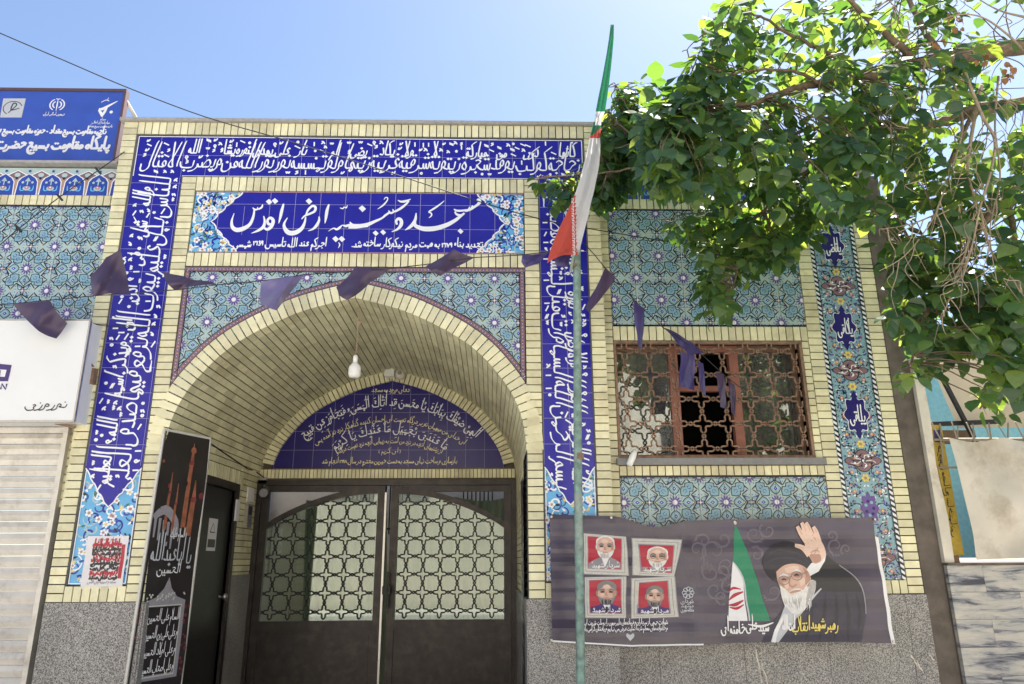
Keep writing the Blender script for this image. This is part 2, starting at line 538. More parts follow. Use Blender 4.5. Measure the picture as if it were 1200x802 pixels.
nt.links.new(ge.outputs['Random Per Island'], r2.inputs[0]); nt.links.new(r2.outputs[0], tr.inputs['Color'])
mx = N(nt, 'ShaderNodeMixShader'); mx.inputs[0].default_value = .44
nt.links.new(di.outputs[0], mx.inputs[1]); nt.links.new(tr.outputs[0], mx.inputs[2])
gl_ = N(nt, 'ShaderNodeBsdfGlossy'); gl_.inputs['Roughness'].default_value = .38
mx2 = N(nt, 'ShaderNodeMixShader'); mx2.inputs[0].default_value = .045
nt.links.new(mx.outputs[0], mx2.inputs[1]); nt.links.new(gl_.outputs[0], mx2.inputs[2])
nt.links.new(mx2.outputs[0], nt.nodes['Material Output'].inputs['Surface'])
M['leaf'] = m

# window glass: a pane that mirrors and lets the dark room show
m, nt, b = newmat('window_glass')
b.inputs['Base Color'].default_value = (0.6, 0.66, 0.66, 1); b.inputs['Transmission Weight'].default_value = 1; b.inputs['Roughness'].default_value = 0.02; b.inputs['IOR'].default_value = 1.5
gl = N(nt, 'ShaderNodeBsdfGlossy'); gl.inputs['Roughness'].default_value = .02; gl.inputs['Color'].default_value = (.9, .95, .95, 1)
tp = N(nt, 'ShaderNodeBsdfTransparent'); tp.inputs['Color'].default_value = (.55, .6, .6, 1)
mx = N(nt, 'ShaderNodeMixShader'); mx.inputs[0].default_value = .26
nt.links.new(tp.outputs[0], mx.inputs[1]); nt.links.new(gl.outputs[0], mx.inputs[2])
nt.links.new(mx.outputs[0], nt.nodes['Material Output'].inputs['Surface'])
M['glass'] = m
m = m.copy(); m.name = 'gate_glass'
m.node_tree.nodes['Mix Shader'].inputs[0].default_value = .12
m.node_tree.nodes['Transparent BSDF'].inputs['Color'].default_value = (.80, .88, .80, 1)
M['gate_glass'] = m
nt = M['glass'].node_tree
du = N(nt, 'ShaderNodeBsdfDiffuse'); du.inputs['Color'].default_value = (.30, .31, .28, 1)
tcd = N(nt, 'ShaderNodeTexCoord'); nzd = N(nt, 'ShaderNodeTexNoise'); nzd.inputs['Scale'].default_value = 5; nzd.inputs['Detail'].default_value = 8
nt.links.new(tcd.outputs['Object'], nzd.inputs['Vector'])
rd = ramp(nt, [(.35, (.12,)*3), (.7, (.42,)*3)]); nt.links.new(nzd.outputs['Fac'], rd.inputs[0])
mxd = N(nt, 'ShaderNodeMixShader'); nt.links.new(rd.outputs[0], mxd.inputs[0])
src_ = nt.nodes['Mix Shader'].outputs[0]
nt.links.new(src_, mxd.inputs[1]); nt.links.new(du.outputs[0], mxd.inputs[2])
nt.links.new(mxd.outputs[0], nt.nodes['Material Output'].inputs['Surface'])


# ------------------------------------------------------------------ reed-pen script
# glyph skeletons: x runs to the LEFT (writing direction), y up, base line y = 0; one unit = one dot
def _p(s):
    return [[tuple(float(c) for c in q.split(',')) for q in st.split()] for st in s.split('|')]


GL = {}


def gl(key, adv, s):
    for k in key.split(): GL[k] = (adv, _p(s))


gl('alef.i alef.n', 1.3, '.0,5.6 .25,5.0 .35,2.5 .5,0')
gl('alef.m alef.f', 1.5, '0,0 .5,.05 .75,.6 .7,3 .5,5.4')
gl('be.n', 1.4, '.1,1.7 .3,.4 .8,0 1.4,0')
gl('be.m', 1.5, '0,0 .5,.1 .7,1.3|.7,1.3 .9,.1 1.5,0')
gl('be.f', 4.4, '0,0 .45,.1 .6,1.0|.6,1.0 .9,.0 2,-.35 3.3,-.2 4.1,1.0')
gl('be.i', 4.4, '0,1.4 .2,.2 1,-.3 2.8,-.3 3.8,.1 4.1,1.1')
gl('jim.n', 2.6, '2.0,1.7 1.2,2.1 .3,1.8 -.1,1.4|-.1,1.4 .8,1.0 1.7,.2 2.6,0')
gl('jim.m', 2.8, '0,0 .9,.4 1.6,1.1|2.1,1.9 1.2,2.1 .5,1.7 1.3,1.0 2.0,.15 2.8,0')
gl('jim.i', 2.5, '2.2,1.9 1.3,2.1 .3,1.6|.3,1.6 1.7,.8 2.3,-.6 1.8,-1.9 .5,-2.4 -.8,-1.8')
gl('jim.f', 2.5, '0,0 .7,.4 1.2,1|2.3,1.9 1.4,2.1 .5,1.6|.5,1.6 1.7,.8 2.3,-.6 1.8,-1.9 .5,-2.4 -.8,-1.8')
gl('dal.i dal.n', 2.1, '.8,2.4 .15,1.0 .4,.1 1.0,0 2.0,.25')
gl('dal.f dal.m', 2.4, '0,0 .5,.15 .85,2.0|.85,2.0 .6,.5 1.0,0 2.2,.2')
gl('re.i re.n', 1.6, '.1,1.3 .35,.2 1.0,-1.0 2.4,-1.5')
gl('re.f re.m', 1.9, '0,0 .4,.1 .65,.7|.65,.7 .9,-.4 1.6,-1.2 2.9,-1.5')
gl('sin.n', 2.7, '0,1.4 .2,.15 .75,.1 .95,1.1|.95,1.1 1.1,.15 1.6,.1 1.8,1.1|1.8,1.1 2.0,.1 2.7,0')
gl('sin.m', 3.0, '0,0 .45,.05 .6,1.1|.6,1.1 .75,.15 1.25,.1 1.4,1.1|1.4,1.1 1.6,.15 2.05,.1 2.2,1.1|2.2,1.1 2.4,.1 3.0,0')
gl('sin.i', 5.0, '0,1.4 .2,.15 .75,.1 .95,1.1|.95,1.1 1.1,.15 1.6,.1 1.8,1.1|1.8,1.1 1.9,-.4 2.7,-1.4 4.0,-1.3 4.7,-.3 4.7,.9')
gl('sin.f', 5.4, '0,0 .45,.05 .6,1.1|.6,1.1 .75,.15 1.25,.1 1.4,1.1|1.4,1.1 1.6,.15 2.05,.1 2.2,1.1|2.2,1.1 2.3,-.4 3.1,-1.4 4.4,-1.3 5.1,-.3 5.1,.9')
gl('sad.n sad.m', 3.3, '2.3,.2 1.5,1.2 .7,1.5 .05,.8 .5,.1 1.6,0 2.4,.05 2.55,1.0|2.55,1.0 2.7,.1 3.3,0')
gl('sad.i sad.f', 5.6, '2.3,.2 1.5,1.2 .7,1.5 .05,.8 .5,.1 1.6,0 2.4,.05 2.55,1.0|2.55,1.0 2.6,-.5 3.4,-1.4 4.6,-1.3 5.3,-.3 5.3,.9')
gl('ta.n ta.m ta.i ta.f', 2.9, '2.3,.1 1.5,1.2 .7,1.5 .05,.8 .5,.1 1.6,0 2.9,0|1.6,5.2 1.9,.2')
gl('ayn.n', 2.1, '.1,1.7 .6,2.1 1.1,1.7 .8,1.05 .1,.5|.1,.5 .9,.1 2.1,0')
gl('ayn.m', 1.9, '0,0 .9,.4 1.6,1.2 .95,1.5 .3,1.2 1.0,.3 1.9,0')
gl('ayn.i', 2.6, '.2,1.8 .7,2.2 1.2,1.8 .9,1.2 .2,.8|.2,.8 1.6,.4 2.1,-.8 1.4,-2.0 .3,-2.3 -.6,-1.6')
gl('ayn.f', 2.6, '0,0 .9,.4 1.6,1.2 .95,1.5 .3,1.2 .8,.5 1.9,-.2 2.2,-1 1.4,-2.1 .3,-2.3 -.6,-1.6')
gl('fe.n qaf.n', 1.7, '.95,.75 .2,.8 .15,1.6 .7,1.9 1.05,1.2 .95,.3 1.7,0')
gl('fe.m qaf.m', 1.7, '0,0 .9,.2 1.25,.9 .8,1.6 .25,1.1 .7,.4 1.7,0')
gl('fe.i', 5.2, '.95,.75 .2,.8 .15,1.6 .7,1.9 1.05,1.2 1.0,.2 2,-.3 3.6,-.3 4.6,.1 4.8,1.1')
gl('fe.f', 5.2, '0,0 .9,.2 1.25,.9 .8,1.6 .25,1.1 .9,.1 2,-.3 3.6,-.3 4.6,.1 4.8,1.1')
gl('qaf.i', 3.7, '.95,.75 .2,.8 .15,1.6 .7,1.9 1.05,1.2 .9,-.3 1.6,-1.3 2.7,-1.3 3.4,-.4 3.4,.9')
gl('qaf.f', 3.7, '0,0 .9,.2 1.25,.9 .8,1.6 .25,1.1 .8,-.3 1.6,-1.3 2.7,-1.3 3.4,-.4 3.4,.9')
gl('kaf.n', 2.0, '-.6,5.2 1.6,3.9|1.6,3.9 .7,1.8 .4,.3 .9,0 2.0,0')
gl('kaf.m', 2.3, '0,0 1.0,.05|-.3,5.2 1.9,3.9|1.9,3.9 1.0,1.8 .7,.3 1.2,0 2.3,0')
gl('kaf.i', 4.0, '0,5.2 .25,.3 .9,-.2 2.6,-.25 3.5,.2 3.7,1.0|2.3,2.6 1.5,2.2 2.2,1.6 1.5,1.2')
gl('kaf.f', 4.2, '0,0 .4,.1|.3,5.2 .45,.3 1.1,-.2 2.8,-.25 3.7,.2 3.9,1.0|2.5,2.6 1.7,2.2 2.4,1.6 1.7,1.2')
gl('lam.n', 1.3, '-.1,5.6 .15,5 .3,.6 .7,0 1.3,0')
gl('lam.m', 1.4, '0,0 .5,.05|.3,5.4 .55,.5 .9,0 1.4,0')
gl('lam.i', 3.1, '.0,5.6 .3,4.5 .4,.2 .9,-1.2 2.0,-1.4 2.8,-.5 2.9,.6')
gl('lam.f', 3.2, '0,0 .4,.05|.3,5.5 .5,.2 1.0,-1.2 2.1,-1.4 2.9,-.5 3.0,.6')
gl('mim.n', 1.7, '.75,0 .15,.3 .2,1.0 .8,1.2 1.1,.6 .7,.0 1.7,0')
gl('mim.m', 1.7, '0,0 .5,-.1 .9,-.7 .5,-1.0 .2,-.4 .7,.05 1.7,0')
gl('mim.i', 1.8, '.75,0 .15,.3 .2,1.0 .8,1.2 1.1,.6 .7,.0 .9,-.6 1.2,-2.8')
gl('mim.f', 1.9, '0,0 .4,.3 .8,1.1 1.3,.6 .8,-.1 .3,.1|.9,0 1.3,-.6 1.4,-2.8')
gl('nun.i', 3.0, '.1,1.4 .1,-.2 .7,-1.2 1.8,-1.3 2.6,-.4 2.7,.9')
gl('nun.f', 3.3, '0,0 .4,.1 .6,1.0|.6,1.0 .5,-.3 1.1,-1.2 2.2,-1.3 3.0,-.4 3.1,.9')
gl('he.n', 2.2, '.9,2.1 .2,1.1 .5,.1 1.3,.3 1.5,1.0 .9,1.5 .6,.8 1.2,0 2.2,0')
gl('he.m', 2.2, '0,0 .6,1.0 1.2,1.3 1.3,.6 .8,.0 .8,-.9 1.4,-.8 1.4,0 2.2,0')
gl('he.f', 1.8, '0,0 .5,.2 1.0,1.7|1.0,1.7 1.5,.9 1.2,.2 .6,.6')
gl('he.i', 1.8, '.9,1.7 .1,.8 .5,0 1.3,.4 1.2,1.1 .7,1.5')
gl('waw.i waw.n', 1.9, '1.0,.5 .25,.6 .2,1.3 .8,1.7 1.2,1.0 1.3,-.1 1.8,-1.1 2.9,-1.4')
gl('waw.f waw.m', 2.0, '0,0 .9,.4 .4,.6 .35,1.3 .9,1.7 1.3,1.0 1.4,-.1 1.9,-1.1 3.0,-1.4')
gl('ye.i', 3.6, '1.3,1.1 .6,1.3 .45,.7 1.0,.1 .8,-.6 1.3,-1.3 2.6,-1.4 3.3,-.4 3.3,.5')
gl('ye.f', 3.4, '0,0 .6,.25 .9,-.1 .5,-.7 1.1,-1.35 2.3,-1.4 3.1,-.4 3.1,.5')
gl('la.i la.n', 2.6, '.1,5.4 1.0,2.2 1.8,.5 1.3,-.05 .3,.05|2.2,5.4 1.3,2.4 .5,.1')
gl('la.f la.m', 2.4, '0,0 .9,0 1.1,.6 .9,5.4|2.3,4.9 1.1,.4')
gl('hz.i hz.n', 1.4, '.2,1.4 .7,1.8 1.0,1.4 .3,.9 1.3,.6')
gl('da.i', 1.6, '0,1.0 1.4,1.0')
gl('1.i', 1.0, '.6,2.6 .4,1.4 .45,0')
gl('2.i', 1.6, '0.2,2.6 .4,1.4 .5,0|.2,2.4 .7,2.0 1.3,2.5')
gl('3.i', 2.0, '.2,2.6 .4,1.4 .5,0|.2,2.4 .6,2.0 .9,2.4 1.3,2.0 1.7,2.6')
gl('4.i', 1.8, '1.4,2.6 .5,2.3 .9,1.6 .3,1.2 .5,.2 1.5,.3')
gl('7.i', 2.0, '.1,2.6 .6,1.4 1.0,0|1.0,0 1.3,1.4 1.9,2.6')
gl('8.i', 2.0, '1.0,2.6 .6,1.4 .1,0|1.0,2.6 1.3,1.4 1.9,0')
gl('9.i', 1.5, '.5,1.5 1.2,1.7 1.1,2.5 .5,2.4 .4,1.4 .45,0')
gl('(.i', 1.0, '.8,3 .3,1.6 .4,.4 .8,-.6')
gl(').i', 1.0, '.2,3 .7,1.6 .6,.4 .2,-.6')

# letter -> (skeleton, dots above, dots below, joins the next letter)
LT = {'ا': ('alef', 0, 0, 0), 'أ': ('alef', 0, 0, 0), 'إ': ('alef', 0, 0, 0), 'آ': ('alef', 0, 0, 0), 'ب': ('be', 0, 1, 1), 'پ': ('be', 0, 3, 1), 'ت': ('be', 2, 0, 1),
      'ث': ('be', 3, 0, 1), 'ج': ('jim', 0, 1, 1), 'چ': ('jim', 0, 3, 1), 'ح': ('jim', 0, 0, 1), 'خ': ('jim', 1, 0, 1), 'د': ('dal', 0, 0, 0), 'ذ': ('dal', 1, 0, 0),
      'ر': ('re', 0, 0, 0), 'ز': ('re', 1, 0, 0), 'ژ': ('re', 3, 0, 0), 'س': ('sin', 0, 0, 1), 'ش': ('sin', 3, 0, 1), 'ص': ('sad', 0, 0, 1), 'ض': ('sad', 1, 0, 1),
      'ط': ('ta', 0, 0, 1), 'ظ': ('ta', 1, 0, 1), 'ع': ('ayn', 0, 0, 1), 'غ': ('ayn', 1, 0, 1), 'ف': ('fe', 1, 0, 1), 'ق': ('qaf', 2, 0, 1), 'ک': ('kaf', 0, 0, 1),
      'ك': ('kaf', 0, 0, 1), 'گ': ('kaf', 0, 0, 1), 'ل': ('lam', 0, 0, 1), 'م': ('mim', 0, 0, 1), 'ن': ('nun', 1, 0, 1), 'ه': ('he', 0, 0, 1), 'ة': ('he', 2, 0, 0),
      'و': ('waw', 0, 0, 0), 'ؤ': ('waw', 0, 0, 0), 'ی': ('ye', 0, 0, 1), 'ي': ('ye', 0, 0, 1), 'ى': ('ye', 0, 0, 1), 'ء': ('hz', 0, 0, 0), 'ئ': ('ye', 0, 0, 1), '#': ('la', 0, 0, 0), '-': ('da', 0, 0, 0)}
for dgt in '123478 9()'.replace(' ', ''): LT[dgt] = (dgt, 0, 0, 0)


def shape(text):
    """-> [word]; word = (advance, strokes, dots, marks) in dot units"""
    words = []
    for wd in text.split():
        if wd.strip('.').isdigit(): wd = wd[::-1]      # figures run left to right
        wd = wd.replace('لا', '#').replace('لأ', '#').replace('لآ', '#')
        x = 0.0; st = []; dots = []; marks = []; prev = 0
        for i, ch in enumerate(wd):
            if ch == '.': dots.append((x+.4, .2)); x += 1; prev = 0; continue
            if ch not in LT: continue
            sk, up, dn, jn = LT[ch]
            nx = jn and i+1 < len(wd) and wd[i+1] in LT and LT[wd[i+1]][0] not in ('hz', 'da') and not wd[i+1].isdigit() and wd[i+1] not in '()'
            f = ('m' if nx else 'f') if prev else ('n' if nx else 'i')
            tooth = False
            if sk in ('nun', 'ye') and f in 'nm':
                tooth = True
                if ch in 'يی': dn = 2
                sk = 'be'
            if sk == 'ye' and ch == 'ي': dn = 0
            g = GL.get(sk+'.'+f) or GL.get(sk+'.i')
            adv, strokes = g
            for s in strokes: st.append([(x+a, b) for a, b in s])
            mid = x+adv*.5
            top = max(b for s in strokes for a, b in s)
            if top > 4: top = 2.6
            bot = min(b for s in strokes for a, b in s)
            if sk == 'jim' and f in 'if': bot = -.2; mid = x+.9
            if sk == 'nun' : top = .2
            if sk in ('sin', 'sad') and f in 'if': mid = x+1.2
            for k in range(up):
                dots.append((mid+(-.45 if up == 2 else -.5)*(1-k*2 if k < 2 else 0) if up > 1 else mid, top+.9+(.8 if k == 2 else 0)))
            for k in range(dn):
                dots.append((mid+(-.45*(1-k*2) if k < 2 else 0) if dn > 1 else mid, min(bot, 0)-.9-(.8 if k == 2 else 0)))
            marks.append((mid, top+1.0+(1.0 if up else 0), min(bot, 0)-(1.0+dn*.5)))
            if ch == 'گ': st.append([(x-.4, 6.2), (x+1.4, 5.2)])
            if ch == 'آ': st.append([(x-.6, 6.2), (x+.2, 6.5), (x+.6, 6.1), (x+1.2, 6.5)])
            if ch in 'أ': st.append([(x-.2, 6.6), (x+.2, 7.0), (x+.4, 6.6), (x+.0, 6.3), (x+.6, 6.2)])
            x += adv; prev = nx
        words.append((x, st, dots, marks))
    return words


def pen(draw, strokes, mp, m, wd, unit, nib=R(55), lo=0.45, lv=3, smooth=4):
    """strokes in dot units -> ribbons whose width follows a slanted nib; mp maps (x, y) to (u, v)"""
    for s in strokes:
        q = crom(s, smooth)
        pts = []
        n = len(q)
        for i in range(n):
            a = q[max(0, i-1)]; b = q[min(n-1, i+1)]
            th = math.atan2(b[1]-a[1], -(b[0]-a[0]))
            hw = wd*(lo+(1-lo)*abs(math.sin(th-nib)))/2
            if i == 0 or i == n-1: hw *= .55
            u, v = mp(q[i][0], q[i][1])
            pts.append((u, v, hw*unit))
        draw.ribbon(pts, m, lv, smooth=0)


def dotmark(draw, x, y, mp, m, r, unit, lv=3):
    u, v = mp(x, y); u2, v2 = mp(x+1e-3, y)
    draw.poly([(u-r*unit, v), (u, v-r*unit*.9), (u+r*unit, v), (u, v+r*unit*.9)], m, lv)


def write(draw, text, right, base, height, m, wd=.75, width=None, sx=1.0, gap=.9, lv=3, nib=R(55), lo=.45, arc=None, dirv=(-1, 0), upv=(0, 1), marks=False, bounce=0.0, smooth=4, slant=0.0):
    """a line of script starting at (right, base); height = height of an alef"""
    unit = height/5.6
    words = shape(text)
    tot = sum(a[0]+gap for a in words)-gap
    if width: sx = width/(tot*unit)
    x0 = 0.0
    for k, (adv, st, dots, mk) in enumerate(words):
        dy = bounce*math.sin(k*2.1) if bounce else 0

        def mp(x, y, x0=x0, dy=dy):
            s = (x0+x)*unit*sx; t = (y+dy)*unit
            s -= slant*t
            if arc:
                cxx, cyy, rad, a0 = arc
                an = a0+s/rad
                return (cxx+(rad+t)*math.cos(an), cyy+(rad+t)*math.sin(an))
            return (right+dirv[0]*s+upv[0]*t, base+dirv[1]*s+upv[1]*t)
        pen(draw, st, mp, m, wd, unit, nib, lo, lv, smooth)
        for (a, b) in dots: dotmark(draw, a, b, mp, m, .42*max(1, wd/.75), unit, lv)
        if marks:
            for (a, hi, low) in mk:
                q = rng.random()
                if q < .55: pen(draw, [[(a-.5, hi+.5), (a+.6, hi)]], mp, m, wd*.6, unit, nib, .7, lv, 1)
                elif q < .75: pen(draw, [[(a-.5, low-.2), (a+.6, low-.7)]], mp, m, wd*.6, unit, nib, .7, lv, 1)
                elif q < .87: pen(draw, [[(a, hi), (a+.5, hi+.4), (a+.1, hi+.9), (a-.3, hi+.4), (a+.3, hi-.4)]], mp, m, wd*.55, unit, nib, .8, lv, 2)
        x0 += adv+gap
    return tot*unit*sx

# ------------------------------------------------------------------ setting: ground, road, kerb
g = MB(); g.poly([(-400, -400, 0), (400, -400, 0), (400, 400, 0), (-400, 400, 0)])
tag(g.build('ground', M['cement']), kind='structure')
g = MB(); g.box(-60, 60, -3.4, 0.0, -.05, .12)
tag(g.build('pavement', M['paving']), kind='structure')
g = MB(); g.box(-60, 60, -3.52, -3.402, -.05, .13)
tag(g.build('kerb', M['granite']), kind='structure')
g = MB(); g.poly([(-60, -12, .004), (60, -12, .004), (60, -3.53, .004), (-60, -3.53, .004)])
tag(g.build('road', M['bounce_road']), kind='structure')
g = MB(); g.box(-60, 60, -15, -12, -.05, .12)
tag(g.build('far_pavement', M['paving']), kind='structure')

# ------------------------------------------------------------------ the mosque
XC = -1.095                      # axis of the arch
XL, XR = -2.46, 0.27             # jambs
XP0, XP1 = -3.155, 0.915         # the portal block
ZT = 5.237                       # top of the portal
ZG = 1.335                       # top of the granite dado
DEP = 2.4                        # depth of the vault
YB = 0.10                        # plane of the side bays
MOD = 0.0605                     # brick module

mosque = empty('mosque', (XC, 0, 0))
tag(mosque, 'cream brick mosque front with blue calligraphy tiles and a deep vaulted arch', 'mosque')

HALF = [(1.365, 2.40), (1.348, 2.58), (1.305, 2.74), (1.215, 2.915), (1.02, 3.155), (.79, 3.33), (.46, 3.50), (.2, 3.585), (0, 3.635)]
_pr = crom([(1.365, 2.25)]+HALF, 10)[10:]
PROF = [(XC-a, b) for a, b in _pr]+[(XC+a, b) for a, b in reversed(_pr[:-1])]
# resample by arc length
def resample(pl, n):
    ds = [0]
    for a, b in zip(pl, pl[1:]): ds.append(ds[-1]+math.dist(a, b))
    out = []; j = 0
    for i in range(n+1):
        t = ds[-1]*i/n
        while j < len(ds)-2 and ds[j+1] < t: j += 1
        k = (t-ds[j])/max(ds[j+1]-ds[j], 1e-9)
        out.append((pl[j][0]+(pl[j+1][0]-pl[j][0])*k, pl[j][1]+(pl[j+1][1]-pl[j][1])*k))
    return out, ds[-1]
_, ARCLEN = resample(PROF, 10)
NV = int(round(ARCLEN/MOD/2))*2          # voussoirs, the same on both sides of the apex
PV, _ = resample(PROF, NV)
def offs(pl, d):
    out = []
    for i, p in enumerate(pl):
        a = pl[max(i-1, 0)]; b = pl[min(i+1, len(pl)-1)]
        tx = b[0]-a[0]; tz = b[1]-a[1]; l = math.hypot(tx, tz)
        out.append((p[0]-tz/l*d, p[1]+tx/l*d))
    return out
PF, _ = resample(PROF, 120)
def profz(pl, x):
    for a, b in zip(pl, pl[1:]):
        if a[0] <= x <= b[0]: return a[1]+(b[1]-a[1])*(x-a[0])/max(b[0]-a[0], 1e-9)
    return pl[0][1]

# ---- core masonry behind the tiles
c = MB()
Yc = .022
c.box(XP0+.006, XL+.0, Yc, .55, 0, 2.40)
c.box(XR, XP1-.006, Yc, .55, 0, 2.40)
E1 = offs(PF, .012)
xs = [XP0+.006]+[p[0] for p in E1]+[XP1-.006]
zs = [2.40]+[p[1] for p in E1]+[2.40]
for i in range(len(xs)-1):
    c.hexa([(xs[i], Yc, zs[i]), (xs[i+1], Yc, zs[i+1]), (xs[i+1], .55, zs[i+1]), (xs[i], .55, zs[i]),
            (xs[i], Yc, ZT-.01), (xs[i+1], Yc, ZT-.01), (xs[i+1], .55, ZT-.01), (xs[i], .55, ZT-.01)])
c.build('wall', M['mortar'], mosque)

# coping
c = MB(); c.box(XP0-.03, XP1+.03, -.035, .60, ZT, ZT+.028); c.build('coping', M['coping'], mosque)

# ---- brick borders
JT = .0085


def brick_v_(mb, x0, x1, z0, z1, y=-.006, d=.03, jit=.001):
    """column of bricks laid flat (courses stacked)"""
    n = max(1, round((z1-z0)/MOD)); h = (z1-z0)/n
    for i in range(n):
        j = rng.uniform(-jit, jit)
        mb.box(x0+.003, x1-.003, y+j, y+d, z0+i*h+JT/2, z0+(i+1)*h-JT/2)


def brick_h_(mb, x0, x1, z0, z1, y=-.006, d=.03, jit=.001):
    """row of bricks standing on end"""
    n = max(1, round((x1-x0)/MOD)); h = (x1-x0)/n
    for i in range(n):
        j = rng.uniform(-jit, jit)
        mb.box(x0+i*h+JT/2, x0+(i+1)*h-JT/2, y+j, y+d, z0+.003, z1-.003)


def brick_v(x0, x1, z0, z1, y=-.006):
    mb = MB(); brick_v_(mb, x0, x1, z0, z1, y); return mb.build('brick_column', M['brick'], mosque)


def brick_h(x0, x1, z0, z1, y=-.006):
    mb = MB(); brick_h_(mb, x0, x1, z0, z1, y); return mb.build('brick_row', M['brick'], mosque)


brick_v(XP0, -3.035, ZG, ZT)                    # left outer column
brick_h(-3.035, .80, 5.118, ZT)                 # top row
brick_v(.80, XP1, ZG, ZT)                       # right outer column
brick_v(-2.600, -2.480, 2.44, 4.715)            # inner columns above the spring
brick_v(.275, .395, 2.44, 4.715)
brick_v(-2.600, -2.465, ZG, 2.44)
brick_v(.275, .395, ZG, 2.44)
brick_h(-2.480, .275, 4.585, 4.715)             # under the great band
brick_h(-2.480, .275, 3.905, 4.025)             # under the title
brick_h(-3.035, -2.600, ZG, 1.445)              # foot of the bands
brick_h(.395, .80, ZG, 1.445)

# ---- ring of voussoirs
OUT = offs(PV, .132)
vs = MB()
for i in range(NV):
    def mixp(a, b, t): return (a[0]+(b[0]-a[0])*t, a[1]+(b[1]-a[1])*t)
    t0 = JT/2/(ARCLEN/NV)
    i0 = mixp(PV[i], PV[i+1], t0); i1 = mixp(PV[i], PV[i+1], 1-t0)
    o0 = mixp(OUT[i], OUT[i+1], t0); o1 = mixp(OUT[i], OUT[i+1], 1-t0)
    if i == NV//2: pass
    y0 = -.012+rng.uniform(-.001, .001)
    vs.hexa([(i0[0], y0, i0[1]), (i1[0], y0, i1[1]), (i1[0], .13, i1[1]), (i0[0], .13, i0[1]),
             (o0[0], y0, o0[1]), (o1[0], y0, o1[1]), (o1[0], .13, o1[1]), (o0[0], .13, o0[1])])
vs.build('arch_ring', M['brick'], mosque)
# reveal of the jamb columns
for xj, sg in ((XL, -1), (XR, 1)):
    jb = MB()
    n = int((2.40-ZG)/MOD)
    for k in range(n):
        z = ZG+k*(2.40-ZG)/n; z1 = ZG+(k+1)*(2.40-ZG)/n
        x0, x1 = sorted((xj, xj+sg*.03))
        jb.box(x0, x1, .027, .13, z+JT/2, z1-JT/2)
    jb.build('jamb', M['brick'], mosque)

# ---- vault: courses running into the depth
va = MB(); vm = MB()
V2 = offs(PV, .03)
for i in range(NV):
    t0 = JT/2/(ARCLEN/NV)
    def mixp(a, b, t): return (a[0]+(b[0]-a[0])*t, a[1]+(b[1]-a[1])*t)
    i0 = mixp(PV[i], PV[i+1], t0); i1 = mixp(PV[i], PV[i+1], 1-t0)
    o0 = mixp(V2[i], V2[i+1], t0); o1 = mixp(V2[i], V2[i+1], 1-t0)
    y = .137; first = True
    while y < DEP:
        ln = .215
        if first and i % 2: ln = .11
        first = False
        y1 = min(y+ln, DEP)
        if y1-y > .01:
            va.hexa([(i0[0], y+.001, i0[1]), (i1[0], y+.001, i1[1]), (i1[0], y1-.001, i1[1]), (i0[0], y1-.001, i0[1]),
                     (o0[0], y+.001, o0[1]), (o1[0], y+.001, o1[1]), (o1[0], y1-.001, o1[1]), (o0[0], y1-.001, o0[1])])
        y += ln
va.build('vault', M['brick'], mosque)
G1 = offs(PF, .014); G2 = offs(PF, .30)
for i in range(len(G1)-1):
    a, b = G1[i], G1[i+1]; a2, b2 = G2[i], G2[i+1]
    vm.hexa([(a[0], .13, a[1]), (b[0], .13, b[1]), (b[0], DEP+.3, b[1]), (a[0], DEP+.3, a[1]),
             (a2[0], .551, a2[1]), (b2[0], .551, b2[1]), (b2[0], DEP+.3, b2[1]), (a2[0], DEP+.3, a2[1])])
vm.build('vault_bed', M['grout'], mosque)

# ---- side walls of the porch
sw = MB(); sg_ = MB(); gr = MB()
DY0, DY1, DZ = .55, 1.68, 2.33            # door opening in the left wall


def course(mb, x, sgn, y0, y1, z0, z1, odd):
    y = y0-(.105 if odd else 0)
    while y < y1:
        a = max(y+.002, y0); b = min(y+.21-.002, y1)
        if b-a > .012:
            xa, xb = sorted((x, x+sgn*.03)); mb.box(xa, xb, a, b, z0+JT/2, z1-JT/2)
        y += .21


n = int(round((2.40-ZG)/MOD)); h = (2.40-ZG)/n
sr = MB()
for k in range(n):
    z0, z1 = ZG+k*h, ZG+(k+1)*h
    course(sr, XR, 1, .137, DEP, z0, z1, k % 2)
    if z1 <= DZ+.01:
        course(sw, XL, -1, .137, DY0-.0, z0, z1, k % 2)
        course(sw, XL, -1, DY1+.07, DEP, z0, z1, k % 2)
    else:
        course(sw, XL, -1, .137, DEP, z0, z1, k % 2)
# soldier course over the door
y = DY0-.1
while y < DY1+.16:
    sw.box(XL-.02, XL+.006, y+JT/2, y+.058-JT/2, DZ+.003, DZ+.125); y += .058
sw.build('porch_side_wall', M['brick'], mosque); sr.build('porch_side_wall', M['brick'], mosque)
for a, b_, c_, d_ in ((XL-.3, XL-.014, .13, DY0), (XL-.3, XL-.014, DY1, DEP+.3)): sg_.box(a, b_, c_, d_, 0, 2.40)
sg_.box(XL-.3, XL-.014, DY0, DY1, DZ, 2.40); sg_.build('porch_wall_bed', M['grout'], mosque)
sg_ = MB(); sg_.box(XR+.014, XR+.3, .13, DEP+.3, 0, 2.40); sg_.build('porch_wall_bed', M['grout'], mosque)
for (xa, ya, yb_, zt_) in ((XL, .004, DY0, ZG-.004), (XL, DY1+.05, DEP-.1, ZG+.15), (XR, .004, DEP-.1, ZG-.004)):
    gr = MB(); gr.box(xa-.012, xa+.012, ya, yb_, .1, zt_); gr.build('porch_dado', M['granite'], mosque)
fl = MB(); fl.box(XL, XR, -.25, DEP+.5, 0, .16); fl.build('threshold', M['granite'], mosque)

